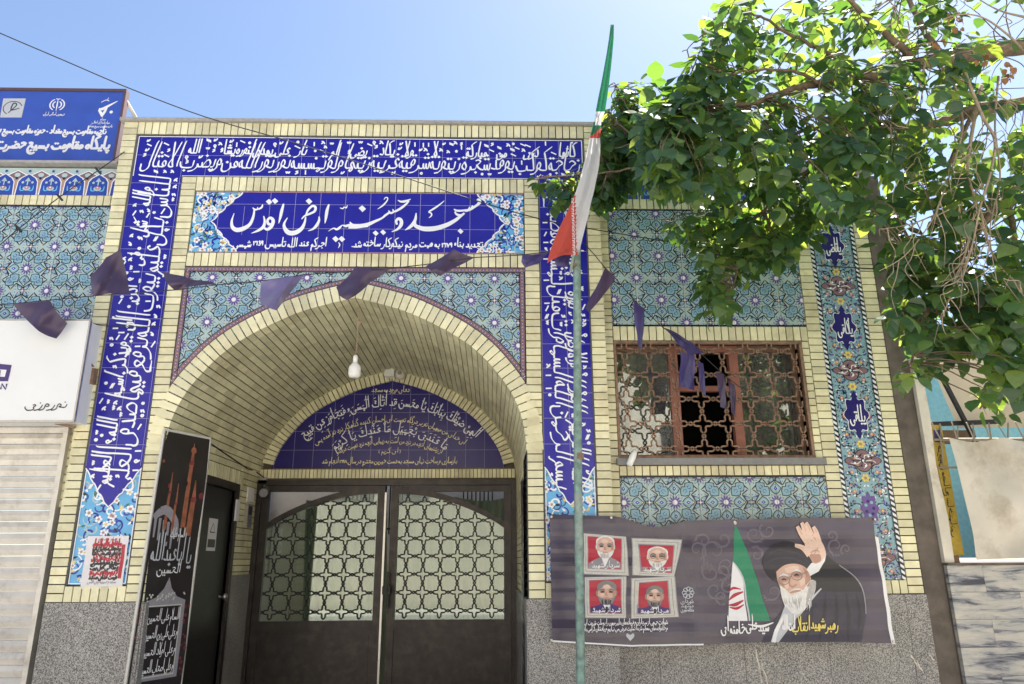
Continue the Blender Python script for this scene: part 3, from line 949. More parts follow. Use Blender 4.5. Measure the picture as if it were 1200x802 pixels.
# ---- granite dado outside
def slabs(mb, x0, x1, z0, z1, y, wds):
    x = x0; i = 0
    while x < x1-.02:
        wd = wds[i % len(wds)]; i += 1
        xe = min(x+wd, x1)
        if x1-xe < .08: xe = x1
        mb.box(x+.0015, xe-.0015, y+rng.uniform(-.001, .001), y+.03, z0+.0015, z1-.0015); x = xe


gd = MB()
slabs(gd, XP0, XL, .72, ZG, -.008, [.7]); slabs(gd, XP0, XL, .1, .72, -.008, [.7])
gd.build('granite_dado', M['granite'], mosque); gd = MB()
slabs(gd, XR, XP1, .72, ZG, -.008, [.70]); slabs(gd, XR, XP1, .1, .72, -.008, [.7])
slabs(gd, XP1, 3.24, .72, ZG+.008, YB-.02, [.30, .62, .62, .62, .62]); slabs(gd, XP1, 3.24, .1, .72, YB-.02, [.30, .62, .62, .62])
gd.build('granite_dado', M['granite'], mosque)
# white lime splashes on the granite
for (x, y, l) in ((885, 762, 40), (893, 778, 26), (1068, 768, 14), (1074, 775, 12), (1088, 765, 10)):
    q = P(x, y, YB-.02); sp = Draw(Y=YB-.0215)
    pts = [(q.x+rng.uniform(-.006, .006)+i*.006, q.z-i*l*.0065/6, rng.uniform(.002, .006)) for i in range(6)]
    sp.ribbon(pts, 0, 1); sp.mb.build('lime_splash', [M['plaster']], mosque)

# ------------------------------------------------------------------ tile work
def motif_main(d, cx, cy, s, full=True):
    """a rosette in a ring of lotus buds, s = half the spacing of the big rosettes"""
    T = TI
    # strapwork star in black behind everything
    for k in range(8):
        an = k*PI/4
        r0 = .52*s if k % 2 == 0 else .60*s
        if not full and k % 2 == 0: continue
        x = cx+r0*math.cos(an); y = cy+r0*math.sin(an)
        ca, sa = math.cos(an), math.sin(an)
        def tr(a, b): return (x+a*ca-b*sa, y+a*sa+b*ca)
        w_ = .20*s; l_ = .21*s
        bud = [(-l_, 0), (-.55*l_, .62*w_), (.1*l_, w_), (.55*l_, .55*w_), (1.15*l_, 0), (.55*l_, -.55*w_), (.1*l_, -w_), (-.55*l_, -.62*w_)]
        d.poly([tr(a*1.2, b*1.22) for a, b in bud], T['black'], 1)
        d.poly([tr(a, b) for a, b in bud], T['turq'], 2)
        if k % 2 == 0:
            d.poly([tr(a*.62, b*.62) for a, b in bud], T['turq_pale'], 3)
            d.poly([tr(-.42*l_, 0), tr(0, .38*w_), tr(.5*l_, 0), tr(0, -.38*w_)], T['blue'], 4)
            d.poly([tr(-.1*l_, 0), tr(.04*l_, .1*w_), tr(.2*l_, 0), tr(.04*l_, -.1*w_)], T['white'], 5)
        else:
            d.line([tr(-.3*l_, -.2*w_), tr(.2*l_, -.3*w_), tr(.4*l_, .1*w_), tr(.05*l_, .4*w_), tr(-.3*l_, .2*w_)], .022*s, T['blue'], 3)
    # inner star of pale petals
    n = 12
    st = []
    for k in range(2*n):
        r_ = (.34 if k % 2 == 0 else .22)*s; an = PI*k/n
        st.append((cx+r_*math.cos(an), cy+r_*math.sin(an)))
    d.fan((cx, cy), [(cx+(a-cx)*1.09, cy+(b-cy)*1.09) for a, b in st], T['black'], 2)
    d.fan((cx, cy), st, T['turq_pale'], 3)
    for k in range(n):
        an = 2*PI*k/n+PI/n
        x = cx+.185*s*math.cos(an); y = cy+.185*s*math.sin(an)
        d.disc(x, y, .072*s, T['purple'], 4, 6, .040*s, an)
    d.disc(cx, cy, .125*s, T['white'], 4, 12)
    for k in range(n):
        an = 2*PI*k/n
        d.disc(cx+.115*s*math.cos(an), cy+.115*s*math.sin(an), .03*s, T['purple'], 5, 5)
    d.disc(cx, cy, .05*s, T['white'], 6, 8)


def motif_small(d, cx, cy, s):
    """cluster of tiny flowers between the rosettes"""
    T = TI
    for k in range(4):
        an = k*PI/2+PI/4
        x = cx+.20*s*math.cos(an); y = cy+.20*s*math.sin(an)
        ca, sa = math.cos(an), math.sin(an)
        lf = [(-.13, 0), (-.02, .075), (.16, 0), (-.02, -.075)]
        d.poly([(x+(a*ca-b*sa)*s*1.3, y+(a*sa+b*ca)*s*1.3) for a, b in lf], T['black'], 1)
        d.poly([(x+(a*ca-b*sa)*s, y+(a*sa+b*ca)*s) for a, b in lf], T['turq'], 2)
    for k in range(8):
        an = k*PI/4
        d.disc(cx+.10*s*math.cos(an), cy+.10*s*math.sin(an), .026*s, T['purple' if k % 2 else 'rose'], 3, 5)
        if k % 2 == 0: d.disc(cx+.27*s*math.cos(an), cy+.27*s*math.sin(an), .028*s, T['yellow'], 3, 5)
        else: d.disc(cx+.30*s*math.cos(an), cy+.30*s*math.sin(an), .03*s, T['blue'], 3, 5)
    d.disc(cx, cy, .04*s, T['white'], 4, 6)


EXTRA = [(.22, .80, 'rose'), (.36, .86, 'black'), (.12, .92, 'white'), (.50, 1.02, 'yellow'), (.30, .98, 'blue'), (.62, .92, 'rose'), (.44, .70, 'white'), (.70, .80, 'black')]


def girih(d, x0, x1, z0, z1, s, ox=0.0, oz=0.0):
    """the repeat: rosettes every 2s, a second lattice half way"""
    T = TI
    i0 = math.floor((x0-ox)/(2*s))-1; i1 = math.ceil((x1-ox)/(2*s))+1
    j0 = math.floor((z0-oz)/(2*s))-1; j1 = math.ceil((z1-oz)/(2*s))+1
    for i in range(i0, i1+1):
        for j in range(j0, j1+1):
            cx = ox+2*s*i; cz = oz+2*s*j
            # straps
            for sx in (-1, 1):
                for sz in (-1, 1):
                    d.line([(cx+sx*.86*s, cz), (cx+sx*.66*s, cz+sz*.30*s), (cx+sx*.92*s, cz+sz*.50*s), (cx+sx*.70*s, cz+sz*.70*s), (cx+sx*.50*s, cz+sz*.92*s), (cx+sx*.30*s, cz+sz*.66*s), (cx, cz+sz*.86*s)], .062*s, T['black'], 1)
                    d.line([(cx+sx*.30*s, cz+sz*.36*s), (cx+sx*.5*s, cz+sz*.30*s), (cx+sx*.66*s, cz+sz*.30*s)], .052*s, T['black'], 1)
                    d.line([(cx+sx*.36*s, cz+sz*.30*s), (cx+sx*.30*s, cz+sz*.5*s), (cx+sx*.30*s, cz+sz*.66*s)], .052*s, T['black'], 1)
            motif_main(d, cx, cz, s)
            motif_main(d, cx+s, cz+s, s*.96, False)
            for (qa, qr, qc) in EXTRA:
                for mm in range(8):
                    an = qa*(1 if mm % 2 else -1)+(mm//2)*PI/2
                    d.disc(cx+qr*s*math.cos(an), cz+qr*s*math.sin(an), .024*s, T[qc], 6, 4)
            motif_small(d, cx+s, cz, s)
            motif_small(d, cx, cz+s, s)


def box_clip(x0, x1, z0, z1):
    return [((x0, x1, z0, z1), [(1, 0, -x0), (-1, 0, x1), (0, 1, -z0), (0, -1, z1)])]


def tile_panel(name, x0, x1, z0, z1, Y, s=.19, ox=0.0, oz=0.0, edge=True):
    d = Draw(Y=Y)
    d.rect(x0, x1, z0, z1, TI['turq_pale'], 0)
    d.clips = box_clip(x0, x1, z0, z1)
    girih(d, x0, x1, z0, z1, s, ox, oz)
    k = math.ceil(x0/.2)
    while k*.2 < x1: d.line([(k*.2, z0), (k*.2, z1)], .0025, TI['black'], 7); k += 1
    k = math.ceil(z0/.2)
    while k*.2 < z1: d.line([(x0, k*.2), (x1, k*.2)], .0025, TI['black'], 7); k += 1
    if edge:
        for (a, b_, c_, e_) in ((x0, x1, z0, z0+.012), (x0, x1, z1-.012, z1)): d.rect(a, b_, c_, e_, TI['black'], 8)
    return d.mb.build(name, TM, mosque)


# ---- spandrels of the arch
d = Draw(Y=.004)
RO = offs(PF, .06)
SX0, SX1, SZ1 = -2.478, .272, 3.903
cl = []
xa = [p[0] for p in RO]
pts = [p for p in RO if SX0 < p[0] < SX1]
pts = [(SX0, profz(RO, SX0))]+pts+[(SX1, profz(RO, SX1))]
pts = [q for i, q in enumerate(pts) if i == 0 or q[0]-pts[i-1][0] > 1e-4]
for (a, b_) in zip(pts, pts[1:]):
    nx, nz = -(b_[1]-a[1]), (b_[0]-a[0])
    cl.append(((a[0], b_[0], min(a[1], b_[1]), SZ1), [(1, 0, -a[0]), (-1, 0, b_[0]), (0, -1, SZ1), (nx, nz, -(nx*a[0]+nz*a[1]))]))
    d.poly([(a[0], a[1]), (b_[0], b_[1]), (b_[0], SZ1), (a[0], SZ1)], TI['turq_pale'], 0)
d.clips = cl
girih(d, SX0, SX1, 2.6, SZ1, .19, XC+.17, 3.62)
# mauve border with diamonds along the frame and the ring
def chain(d, path, wd, lv=8):
    q, L = resample(path, max(2, int(round(sum(math.dist(a, b) for a, b in zip(path, path[1:]))/.028))))
    d.line(q, wd, TI['mauve'], lv)
    d.line([(a[0], a[1]) for a in offs(q, wd/2)], .006, TI['black'], lv+1)
    d.line([(a[0], a[1]) for a in offs(q, -wd/2)], .006, TI['black'], lv+1)
    for i, p in enumerate(q):
        k = 'tan' if i % 2 else 'blue'
        r_ = .010
        d.poly([(p[0]-r_, p[1]), (p[0], p[1]-r_*.9), (p[0]+r_, p[1]), (p[0], p[1]+r_*.9)], TI[k], lv+1)
        if not i % 2: d.disc(p[0], p[1], .004, TI['white'], lv+2, 5)
chain(d, [p for p in offs(PF, .158) if p[0] > SX0-.05 and p[0] < SX1+.05], .04)
chain(d, [(SX0, SZ1-.022), (SX1, SZ1-.022)], .04)
chain(d, [(SX0+.022, 2.7), (SX0+.022, SZ1-.04)], .04)
chain(d, [(SX1-.022, 2.7), (SX1-.022, SZ1-.04)], .04)
d.mb.build('spandrel', TM, mosque)


# ---- calligraphy bands
def thuluth(d, text, L, H, mp2, m, wd=.36):
    """two tiers of words that lock into each other, gaps filled with vowel signs; mp2(s, t): s along the line, t across, in metres"""
    words = shape(text)
    unit = H*.70/5.6
    lay = []; cur = [0.0, 0.8]
    for k, (adv, st, dots, mk) in enumerate(words):
        row = k % 2; kk = .64 if row else 1.0          # upper words are smaller
        x0 = max(cur[row], cur[1-row]-adv*1.0)
        lay.append((x0, row, kk))
        cur[row] = x0+adv*kk*.96+.1
        cur[1-row] = max(cur[1-row], x0+adv*.12)
    sx = L/(max(cur)*unit)
    G = .016; occ = {}
    def put(s, t, rad=1):
        i = int(s/G); j = int(t/G)
        for a in range(-rad, rad+1):
            for b_ in range(-rad, rad+1): occ[(i+a, j+b_)] = 1
    for (x0, row, kk), (adv, st, dots, mk) in zip(lay, words):
        sl_w = rng.choice((.04, .12, .22, .32, .40)); tl = rng.uniform(1.15, 1.55)
        dy = (H*.215 if row == 0 else H*.57)/unit+rng.uniform(-.15, .15)
        def sm(x, y, x0=x0, dy=dy, kk=kk, sl_w=sl_w, tl=tl):
            if y < 0: x -= y*.35*tl; y *= .66
            yy = dy+y*kk
            if yy < .45: yy = .45-(yy-.45)*.15
            return (x0+x*kk*.96-sl_w*max(0, y-.8)*kk)*unit*sx, min(yy*unit, H*.965)
        mp = lambda x, y, sm=sm: mp2(*sm(x, y))
        # tails and flags sweep out a little further than in print
        pen(d, st, mp, m, wd, unit, R(50), .38, 3, 6)
        for q in st:
            for (x, y) in crom(q, 5): put(*sm(x, y))
        for (a, b_) in dots: dotmark(d, a, b_, mp, m, .33, unit, 3); put(*sm(a, b_))
    # vowel signs wherever the field is still empty
    SG = [[[(-1.0, .5), (.9, -.45)]], [[(.6, .7), (.2, .0), (-.5, -.3), (-.2, .5)]], [[(.5, -.6), (.1, .2), (-.5, .5), (-.1, -.1), (-.7, -.5)]], [[(-.8, .5), (.8, -.2)], [(-.7, .0), (.9, -.7)]], [[(.0, -.3), (.5, .2), (.1, .7), (-.35, .2), (.4, -.9)]], [[(-.6, .4), (-.3, -.3), (.0, .3), (.3, -.3), (.65, .4)]],
          [[(.5, .5), (-.3, .3), (.4, -.1), (-.5, -.6)]], [[(0, .9), (.05, -.9)]], [[(.35, .0), (.0, .4), (-.35, .0), (.0, -.35), (.35, .0)]]]
    n = int(L*H/(G*G)*2.2)
    for k in range(n):
        s = rng.uniform(.02, L-.02); t = rng.uniform(.028, H-.022)
        i = int(s/G); j = int(t/G)
        if any((i+a, j+b_) in occ for a in (-1, 0, 1) for b_ in (-1, 0, 1)): continue
        if rng.random() < .25: continue
        z = rng.uniform(.021, .027)
        for q in SG[rng.randrange(len(SG))]:
            pts = [(*mp2(s-x*z, t+y*z), wd*unit*.36) for x, y in crom(q, 3)]
            d.ribbon(pts, m, 3, 0)
        put(s, t, 1)


def border(d, pts, wd=.007):
    for a, b_ in zip(pts, pts[1:]): d.line([a, b_], wd, TI['white'], 4)


def floral(d, x0, x1, z0, z1, n, seed=1):
    """sky blue arabesque: scrolls, flowers, leaves"""
    r = random.Random(seed)
    for i in range(n):
        cx = r.uniform(x0, x1); cz = r.uniform(z0, z1); rad = r.uniform(.03, .07); a0 = r.uniform(0, 6.28); sg = r.choice((-1, 1))
        pts = [(cx+rad*(1-t*.75)*math.cos(a0+sg*t*5), cz+rad*(1-t*.75)*math.sin(a0+sg*t*5), .004+.004*t) for t in [k/9 for k in range(10)]]
        d.ribbon(pts, TI[r.choice(('cobalt', 'turq_pale', 'blue', 'white'))], 1, 3)
    for i in range(n):
        cx = r.uniform(x0, x1); cz = r.uniform(z0, z1); an = r.uniform(0, 6.28); l = r.uniform(.014, .03)
        ca, sa = math.cos(an), math.sin(an)
        d.poly([(cx+a*ca-b_*sa, cz+a*sa+b_*ca) for a, b_ in ((-l, 0), (0, l*.45), (l, 0), (0, -l*.45))], TI[r.choice(('black', 'green_leafglaze', 'blue', 'yellow', 'white'))], 2)
    for i in range(int(n*.55)):
        cx = r.uniform(x0, x1); cz = r.uniform(z0, z1); q = r.uniform(.012, .02)
        for k in range(5): d.disc(cx+q*math.cos(k*1.257), cz+q*math.sin(k*1.257), q*.62, TI['white'], 3, 6)
        d.disc(cx, cz, q*.6, TI[r.choice(('rose', 'yellow', 'tan'))], 5, 6)


def joints(d, x0, x1, z0, z1, st=.2, ox=0, oz=0, lv=2):
    k = math.ceil((x0-ox)/st)
    while ox+k*st < x1: d.line([(ox+k*st, z0), (ox+k*st, z1)], .0028, TI['joint'], lv); k += 1
    k = math.ceil((z0-oz)/st)
    while oz+k*st < z1: d.line([(x0, oz+k*st), (x1, oz+k*st)], .0028, TI['joint'], lv); k += 1


BL0, BL1, BR0, BR1, BZ0, BZ1 = -3.022, -2.608, .405, .79, 4.722, 5.108
ZB = 1.455
TEXT_R = 'بسم الله الرحمن الرحيم الله نور السماوات والأرض مثل نوره كمشكاة فيها مصباح المصباح في'
TEXT_T = 'زجاجة كأنها كوكب دري يوقد من شجرة مباركة زيتونة لا شرقية ولا غربية يكاد زيتها يضيء ولو لم تمسسه نار نور على نور يهدي الله لنوره من يشاء ويضرب الله الأمثال'
TEXT_L = 'للناس والله بكل شيء عليم في بيوت أذن الله أن ترفع ويذكر فيها اسمه صدق الله العلي العظيم'
for nm, seed in (('calligraphy_band', 3), ('pier_band', 5), ('pier_band', 9)):
    d = Draw(Y=.006)
    if nm == 'calligraphy_band':
        d.rect(BL0, BR1, BZ0, BZ1, TI['cobalt'], 0); joints(d, BL0, BR1, BZ0, BZ1, .2, BL0, BZ0)
        border(d, [(BL0+.008, BZ0), (BL0+.008, BZ1-.008), (BR1-.008, BZ1-.008), (BR1-.008, BZ0)]); border(d, [(BL1, BZ0+.004), (BR0, BZ0+.004)])
        thuluth(d, TEXT_T, BR1-BL0-.08, BZ1-BZ0-.03, lambda s, t: (BR1-.03-s, BZ0+.015+t), TI['white'])
    else:
        left = seed == 5
        x0, x1 = (BL0, BL1) if left else (BR0, BR1)
        xm = (x0+x1)/2
        zt = 2.02 if left else 2.02
        d.rect(x0, x1, ZB, BZ0, TI['aqua'], 0)
        d.clips = box_clip(x0, x1, ZB, zt+.25)
        floral(d, x0, x1, ZB, zt+.2, 60, seed)
        d.clips = None
        # the blue field with its lobed tip
        tip = []
        for k in range(13):
            t = k/12; tip.append((x0+(xm-x0)*t, zt+.26-.30*t**.9+(.018*abs(math.sin(t*PI*3.5)))))
        full = tip+[(2*xm-a, b_) for a, b_ in reversed(tip[:-1])]
        for a, b_ in zip(full, full[1:]): d.poly([a, b_, (b_[0], BZ0), (a[0], BZ0)], TI['cobalt'], 6)
        d.line(full, .009, TI['white'], 7)
        zj = zt+.28
        joints(d, x0, x1, zj, BZ0, .2, x0, ZB, 7)
        border(d, [(x0+.007, ZB+.007), (x0+.007, BZ0+(.01 if left else 0)), ]); border(d, [(x1-.007, ZB+.007), (x1-.007, BZ0)]); border(d, [(x0+.007, ZB+.007), (x1-.007, ZB+.007)])
        L = BZ0-zt-.1; H = x1-x0-.03
        d.STEP = .0009
        off = .0045
        base_surf = d.surf
        d.surf = lambda u, v, h, f=base_surf: f(u, v, h+off)
        if left: thuluth(d, TEXT_L, L, H, lambda s, t: (x1-.015-t, BZ0-.01-s), TI['white'])
        else: thuluth(d, TEXT_R, L, H, lambda s, t: (x0+.015+t, zt+.1+s), TI['white'])
    # dark recess between tile and brick
    d.mb.build(nm, TM, mosque)

# ---- the title panel
d = Draw(Y=.006)
TX0, TX1, TZ0, TZ1 = -2.474, .268, 4.03, 4.58
d.rect(TX0, TX1, TZ0, TZ1, TI['aqua'], 0)
d.clips = box_clip(TX0, TX0+.42, TZ0, TZ1); floral(d, TX0, TX0+.42, TZ0, TZ1, 90, 21)
d.clips = box_clip(TX1-.42, TX1, TZ0, TZ1); floral(d, TX1-.42, TX1, TZ0, TZ1, 90, 22)
d.clips = None
zm = (TZ0+TZ1)/2
prof = [(0.36, 0.0), (.30, .14), (.245, .20), (.255, .30), (.20, .36), (.175, .46), (.12, .50)]
pf = []
for t in [k/24 for k in range(25)]:
    u = abs(t-.5)*2                                   # 0 in the middle, 1 at top and bottom
    x = .155+.235*u**1.15+.016*abs(math.sin(u*PI*4))
    pf.append((x, TZ0+(TZ1-TZ0)*t))
for a, b_ in zip(pf, pf[1:]):
    d.poly([(TX0+a[0], a[1]), (TX1-a[0], a[1]), (TX1-b_[0], b_[1]), (TX0+b_[0], b_[1])], TI['cobalt'], 6)
d.line([(TX0+a, b_) for a, b_ in pf], .011, TI['white'], 7)
d.line([(TX1-a, b_) for a, b_ in pf], .011, TI['white'], 7)
d.line([(TX0, TZ0+.003), (TX1, TZ0+.003)], .006, TI['rose'], 7); d.line([(TX0, TZ1-.003), (TX1, TZ1-.003)], .006, TI['rose'], 7)
for k in range(1, 14):
    x = TX0+k*.2085
    z0 = TZ0 if .42 < x-TX0 < 2.33 else zm-.12
    z1 = TZ1 if .42 < x-TX0 < 2.33 else zm+.14
    if .15 < x-TX0 < 2.6: d.line([(x, z0), (x, z1)], .0032, TI['joint'], 8)
for z in (TZ0+.215, TZ0+.435): d.line([(TX0+.21, z), (TX1-.21, z)], .0032, TI['joint'], 8)


def tpx(x, y, rg):
    ox, oy, sc = ((250, 225, 6.6667), (410, 225, 6.0))[rg]
    q = P(ox+x/sc, oy+y/sc, 0.0); return q.x, q.z


def hand(strokes, rg, k=1.0):
    sc = (6.6667, 6.0)[rg]
    for s in strokes:
        pts = []
        for (x, y, w_) in s:
            u, v = tpx(x, y, rg); pts.append((u, v, w_/sc*.0071*k))
        d.ribbon(pts, TI['white'], 9, 6)


def rhomb(x, y, r_, rg):
    sc = (6.6667, 6.0)[rg]; u, v = tpx(x, y, rg); q = r_/sc*.0071
    d.poly([(u-q, v+q*.15), (u+q*.1, v-q), (u+q, v-q*.05), (u-q*.1, v+q)], TI['white'], 9)


hand([[(893, 62, 5), (905, 56, 11), (912, 72, 13), (902, 88, 10), (878, 105, 9), (850, 122, 10), (825, 132, 9), (808, 138, 5)],
      [(862, 96, 4), (858, 112, 7), (850, 120, 6)], [(842, 106, 3), (836, 122, 6), (828, 130, 5)],
      [(732, 122, 3), (748, 132, 8), (775, 134, 8), (812, 130, 7), (835, 126, 4)], [(738, 140, 5), (750, 158, 8), (775, 166, 9), (800, 158, 7)],
      [(806, 150, 7), (778, 172, 10), (735, 205, 13), (675, 236, 16), (605, 257, 18), (535, 262, 18), (485, 251, 15), (457, 228, 11), (466, 150, 3)],
      [(466, 150, 3), (462, 190, 9), (445, 226, 13), (418, 252, 10), (388, 270, 2)],
      [(664, 64, 2), (622, 98, 6), (580, 126, 7), (556, 142, 5), (572, 152, 5), (574, 168, 5), (556, 184, 2)],
      [(332, 232, 7), (326, 206, 9), (344, 190, 11), (362, 206, 12), (358, 238, 12), (332, 266, 8), (294, 282, 2)],
      [(338, 60, 3), (362, 70, 8), (395, 66, 9), (428, 52, 3)], [(416, 66, 5), (388, 94, 8), (350, 122, 9), (312, 140, 7), (302, 122, 3)],
      [(312, 140, 6), (288, 150, 8), (272, 132, 3)], [(276, 148, 8), (250, 166, 8), (225, 186, 7), (180, 207, 10), (120, 232, 14), (50, 244, 16), (-10, 246, 14)],
      [(240, 56, 2), (250, 42, 4), (264, 42, 4), (264, 60, 4), (236, 94, 6), (196, 122, 2)]], 1)
for (x, y, r_) in ((778, 278, 21), (88, 118, 25), (182, 292, 21), (234, 286, 21)): rhomb(x, y, r_, 1)
hand([[(1210, 262, 15), (1150, 266, 15), (1092, 260, 10), (1066, 236, 4)], [(1076, 252, 7), (1038, 268, 11), (1008, 262, 4), (990, 278, 9), (965, 294, 9), (938, 286, 5), (900, 308, 2)],
      [(904, 98, 6), (888, 150, 12), (880, 205, 10), (872, 248, 2)], [(826, 194, 4), (826, 225, 9), (806, 265, 12), (776, 293, 8), (740, 306, 2)],
      [(722, 186, 5), (742, 142, 9), (775, 112, 10), (798, 122, 10), (792, 152, 10), (756, 172, 9), (716, 188, 7), (690, 214, 4)],
      [(722, 196, 5), (714, 240, 9), (690, 288, 15), (640, 320, 19), (590, 320, 19), (560, 288, 14), (554, 250, 9), (580, 203, 3)],
      [(550, 94, 6), (536, 145, 12), (524, 200, 10), (511, 248, 2)],
      [(468, 256, 9), (432, 252, 11), (424, 224, 10), (446, 204, 11), (468, 226, 13), (456, 268, 14), (425, 294, 12), (396, 282, 8)],
      [(394, 190, 4), (402, 235, 9), (390, 276, 13), (350, 304, 10), (298, 325, 2)],
      [(386, 98, 3), (378, 122, 8), (352, 136, 6), (346, 120, 3)], [(352, 136, 6), (326, 140, 8), (308, 124, 3)],
      [(322, 138, 6), (312, 198, 10), (286, 254, 13), (236, 288, 18), (182, 298, 18), (149, 274, 13), (145, 226, 8), (164, 168, 2)],
      [(1048, 106, 2), (1038, 126, 5), (1022, 120, 4), (1012, 132, 5), (990, 126, 3)], [(978, 395, 2), (988, 415, 5), (976, 440, 2)]], 0)
for (x, y, r_) in ((748, 76, 27), (436, 80, 26), (482, 73, 26), (1164, 133, 29), (956, 370, 26), (1004, 370, 26)): rhomb(x, y, r_, 0)
a = tpx(935, 385, 1); e = tpx(10, 385, 1)
write(d, 'تجدید بناء 1379 به همت مردم نیکوکار ساخته شد.', a[0], a[1]-.005, .085, TI['white'], wd=.85, width=a[0]-e[0], lv=9, gap=1.0, bounce=.4, nib=R(60))
a = tpx(885, 410, 0); e = tpx(155, 410, 0)
write(d, 'اجرکم عند الله تاسیس 1349 شمسی', a[0], a[1]-.02, .085, TI['white'], wd=.85, width=a[0]-e[0], lv=9, gap=1.0, bounce=.4, nib=R(60))
d.mb.build('title_panel', TM, mosque)

# dark edging strips between tile bands and bricks
ed = MB()
for (x0, x1, z0, z1) in ((-3.036, -3.023, 1.446, 5.117), (.791, .801, 1.446, 5.117), (-3.023, .791, 5.109, 5.117), (-2.607, -2.5995, 1.446, 4.716), (.3945, .404, 1.446, 4.716), (-2.6, .395, 4.7145, 4.7215)):
    ed.box(x0, x1, -.003, .02, z0, z1)
ed.build('edging', M['mortar'], mosque)

# ------------------------------------------------------------------ back of the porch: tympanum and gate
OFF1 = offs(PF, -.012); TY = DEP-.03
# ring of small bricks
rb = MB()
NB = 74; PB, LB = resample(PROF, NB); OB = offs(PB, -.115)
for i in range(NB):
    def mixp(a, b, t): return (a[0]+(b[0]-a[0])*t, a[1]+(b[1]-a[1])*t)
    t0 = .09
    i0 = mixp(PB[i], PB[i+1], t0); i1 = mixp(PB[i], PB[i+1], 1-t0); o0 = mixp(OB[i], OB[i+1], t0); o1 = mixp(OB[i], OB[i+1], 1-t0)
    if min(o0[1], o1[1]) < 2.565: continue
    y0 = TY-.035+rng.uniform(-.001, .001)
    rb.hexa([(o0[0], y0, o0[1]), (o1[0], y0, o1[1]), (o1[0], DEP, o1[1]), (o0[0], DEP, o0[1]), (i0[0], y0, i0[1]), (i1[0], y0, i1[1]), (i1[0], DEP, i1[1]), (i0[0], DEP, i0[1])])
x = XL+.005
while x < XR-.02:
    rb.box(x+.004, x+.0365, TY-.035+rng.uniform(-.001, .001), DEP, 2.452, 2.545); x += .0405
rb.build('tympanum_brick_ring', M['brick'], mosque)
bw = MB(); bw.box(XL-.2, XR+.2, DEP, DEP+.25, 2.42, 4.2); bw.box(XL, XR, TY-.02, DEP, 2.435, 2.56)
bw.build('porch_back_wall', M['grout'], mosque)

d = Draw(Y=TY)
ty = [p for p in offs(PF, -.10) if p[1] > 2.55]
ZTY = 2.55
for a, b_ in zip(ty, ty[1:]):
    if b_[0] > a[0]: d.poly([(a[0], ZTY), (b_[0], ZTY), (b_[0], b_[1]), (a[0], a[1])], TI['navy'], 0)
cl = []
for a, b_ in zip(ty, ty[1:]):
    if b_[0] <= a[0]: continue
    nx, nz = -(b_[1]-a[1]), (b_[0]-a[0])
    cl.append(((a[0], b_[0], ZTY, max(a[1], b_[1])), [(1, 0, -a[0]), (-1, 0, b_[0]), (0, 1, -ZTY), (-nx, -nz, nx*a[0]+nz*a[1])]))
d.clips = cl; joints(d, XL, XR, ZTY, 3.7, .205, XC, ZTY, 1); d.clips = None


def bow(text, m, zc, half, sag, h, wd):
    """a line bent like a bow: highest in the middle"""
    rad = (half*half+sag*sag)/(2*sag)
    a1 = math.asin(half/rad)
    write(d, text, 0, 0, h, m, wd=wd, width=2*rad*a1, arc=(XC, zc-rad, rad, PI/2-a1), lv=3, gap=1.1, marks=(h > .1))


write(d, 'دعای ورود به مسجد', XC+.19, 3.40, .075, TI['cream'], wd=.7, width=.42, lv=3)
bow('الهی ضیفک ببابک یا محسن قد أتاک المسیء فتجاوز عن قبیح', TI['white'], 3.245, .93, .36, .135, .55)
bow('ای خدای من میهمان تو بر درگاه توست ای احسان کننده گناهکار نزد تو آمده پس', TI['cream'], 3.07, .80, .26, .07, .7)
bow('ما عندی بجمیل ما عندک یا کریم', TI['white'], 2.955, .60, .20, .125, .55)
bow('از زشتیهای آنچه در نزد من است به زیبایی آنچه نزد توست درگذر', TI['cream'], 2.835, .56, .12, .065, .7)
write(d, '( ای کریم )', XC+.12, 2.725, .06, TI['cream'], wd=.7, width=.24, lv=3)
write(d, 'بازسازی و ساخت نمای مسجد به دست خیرین محترم در سال 1398 انجام شد', XC+.73, 2.615, .07, TI['cream'], wd=.75, width=1.45, lv=3)
d.mb.build('tympanum', TM, mosque)


def lattice_unit(mb, cx, cz, p, y, wd, dp, m=0, clip=None):
    q = [(.5, .075), (.40, 0), (.30, .10), (.13, .10), (.10, .13), (.10, .30), (0, .40), (.075, .5)]
    for sx in (-1, 1):
        for sz in (-1, 1):
            pts = [(cx+sx*a*p, cz+sz*b_*p) for a, b_ in q]
            for a, b_ in zip(pts, pts[1:]):
                seg = (a, b_)
                if clip:
                    seg = clip(a, b_)
                    if not seg: continue
                mb.bar((seg[0][0], y, seg[0][1]), (seg[1][0], y, seg[1][1]), wd, dp, m)


# gate
GY = DEP-.06
gt = MB()
gt.box(XL, XL+.055, GY-.04, GY+.04, .16, 2.43); gt.box(XR-.055, XR, GY-.04, GY+.04, .16, 2.43); gt.box(XL+.055, XR-.055, GY-.04, GY+.04, 2.375, 2.43)
gt.box(XL+.055, XR-.055, GY-.03, GY+.03, .16, .19)
gt.build('gate_frame', M['gate'], mosque)


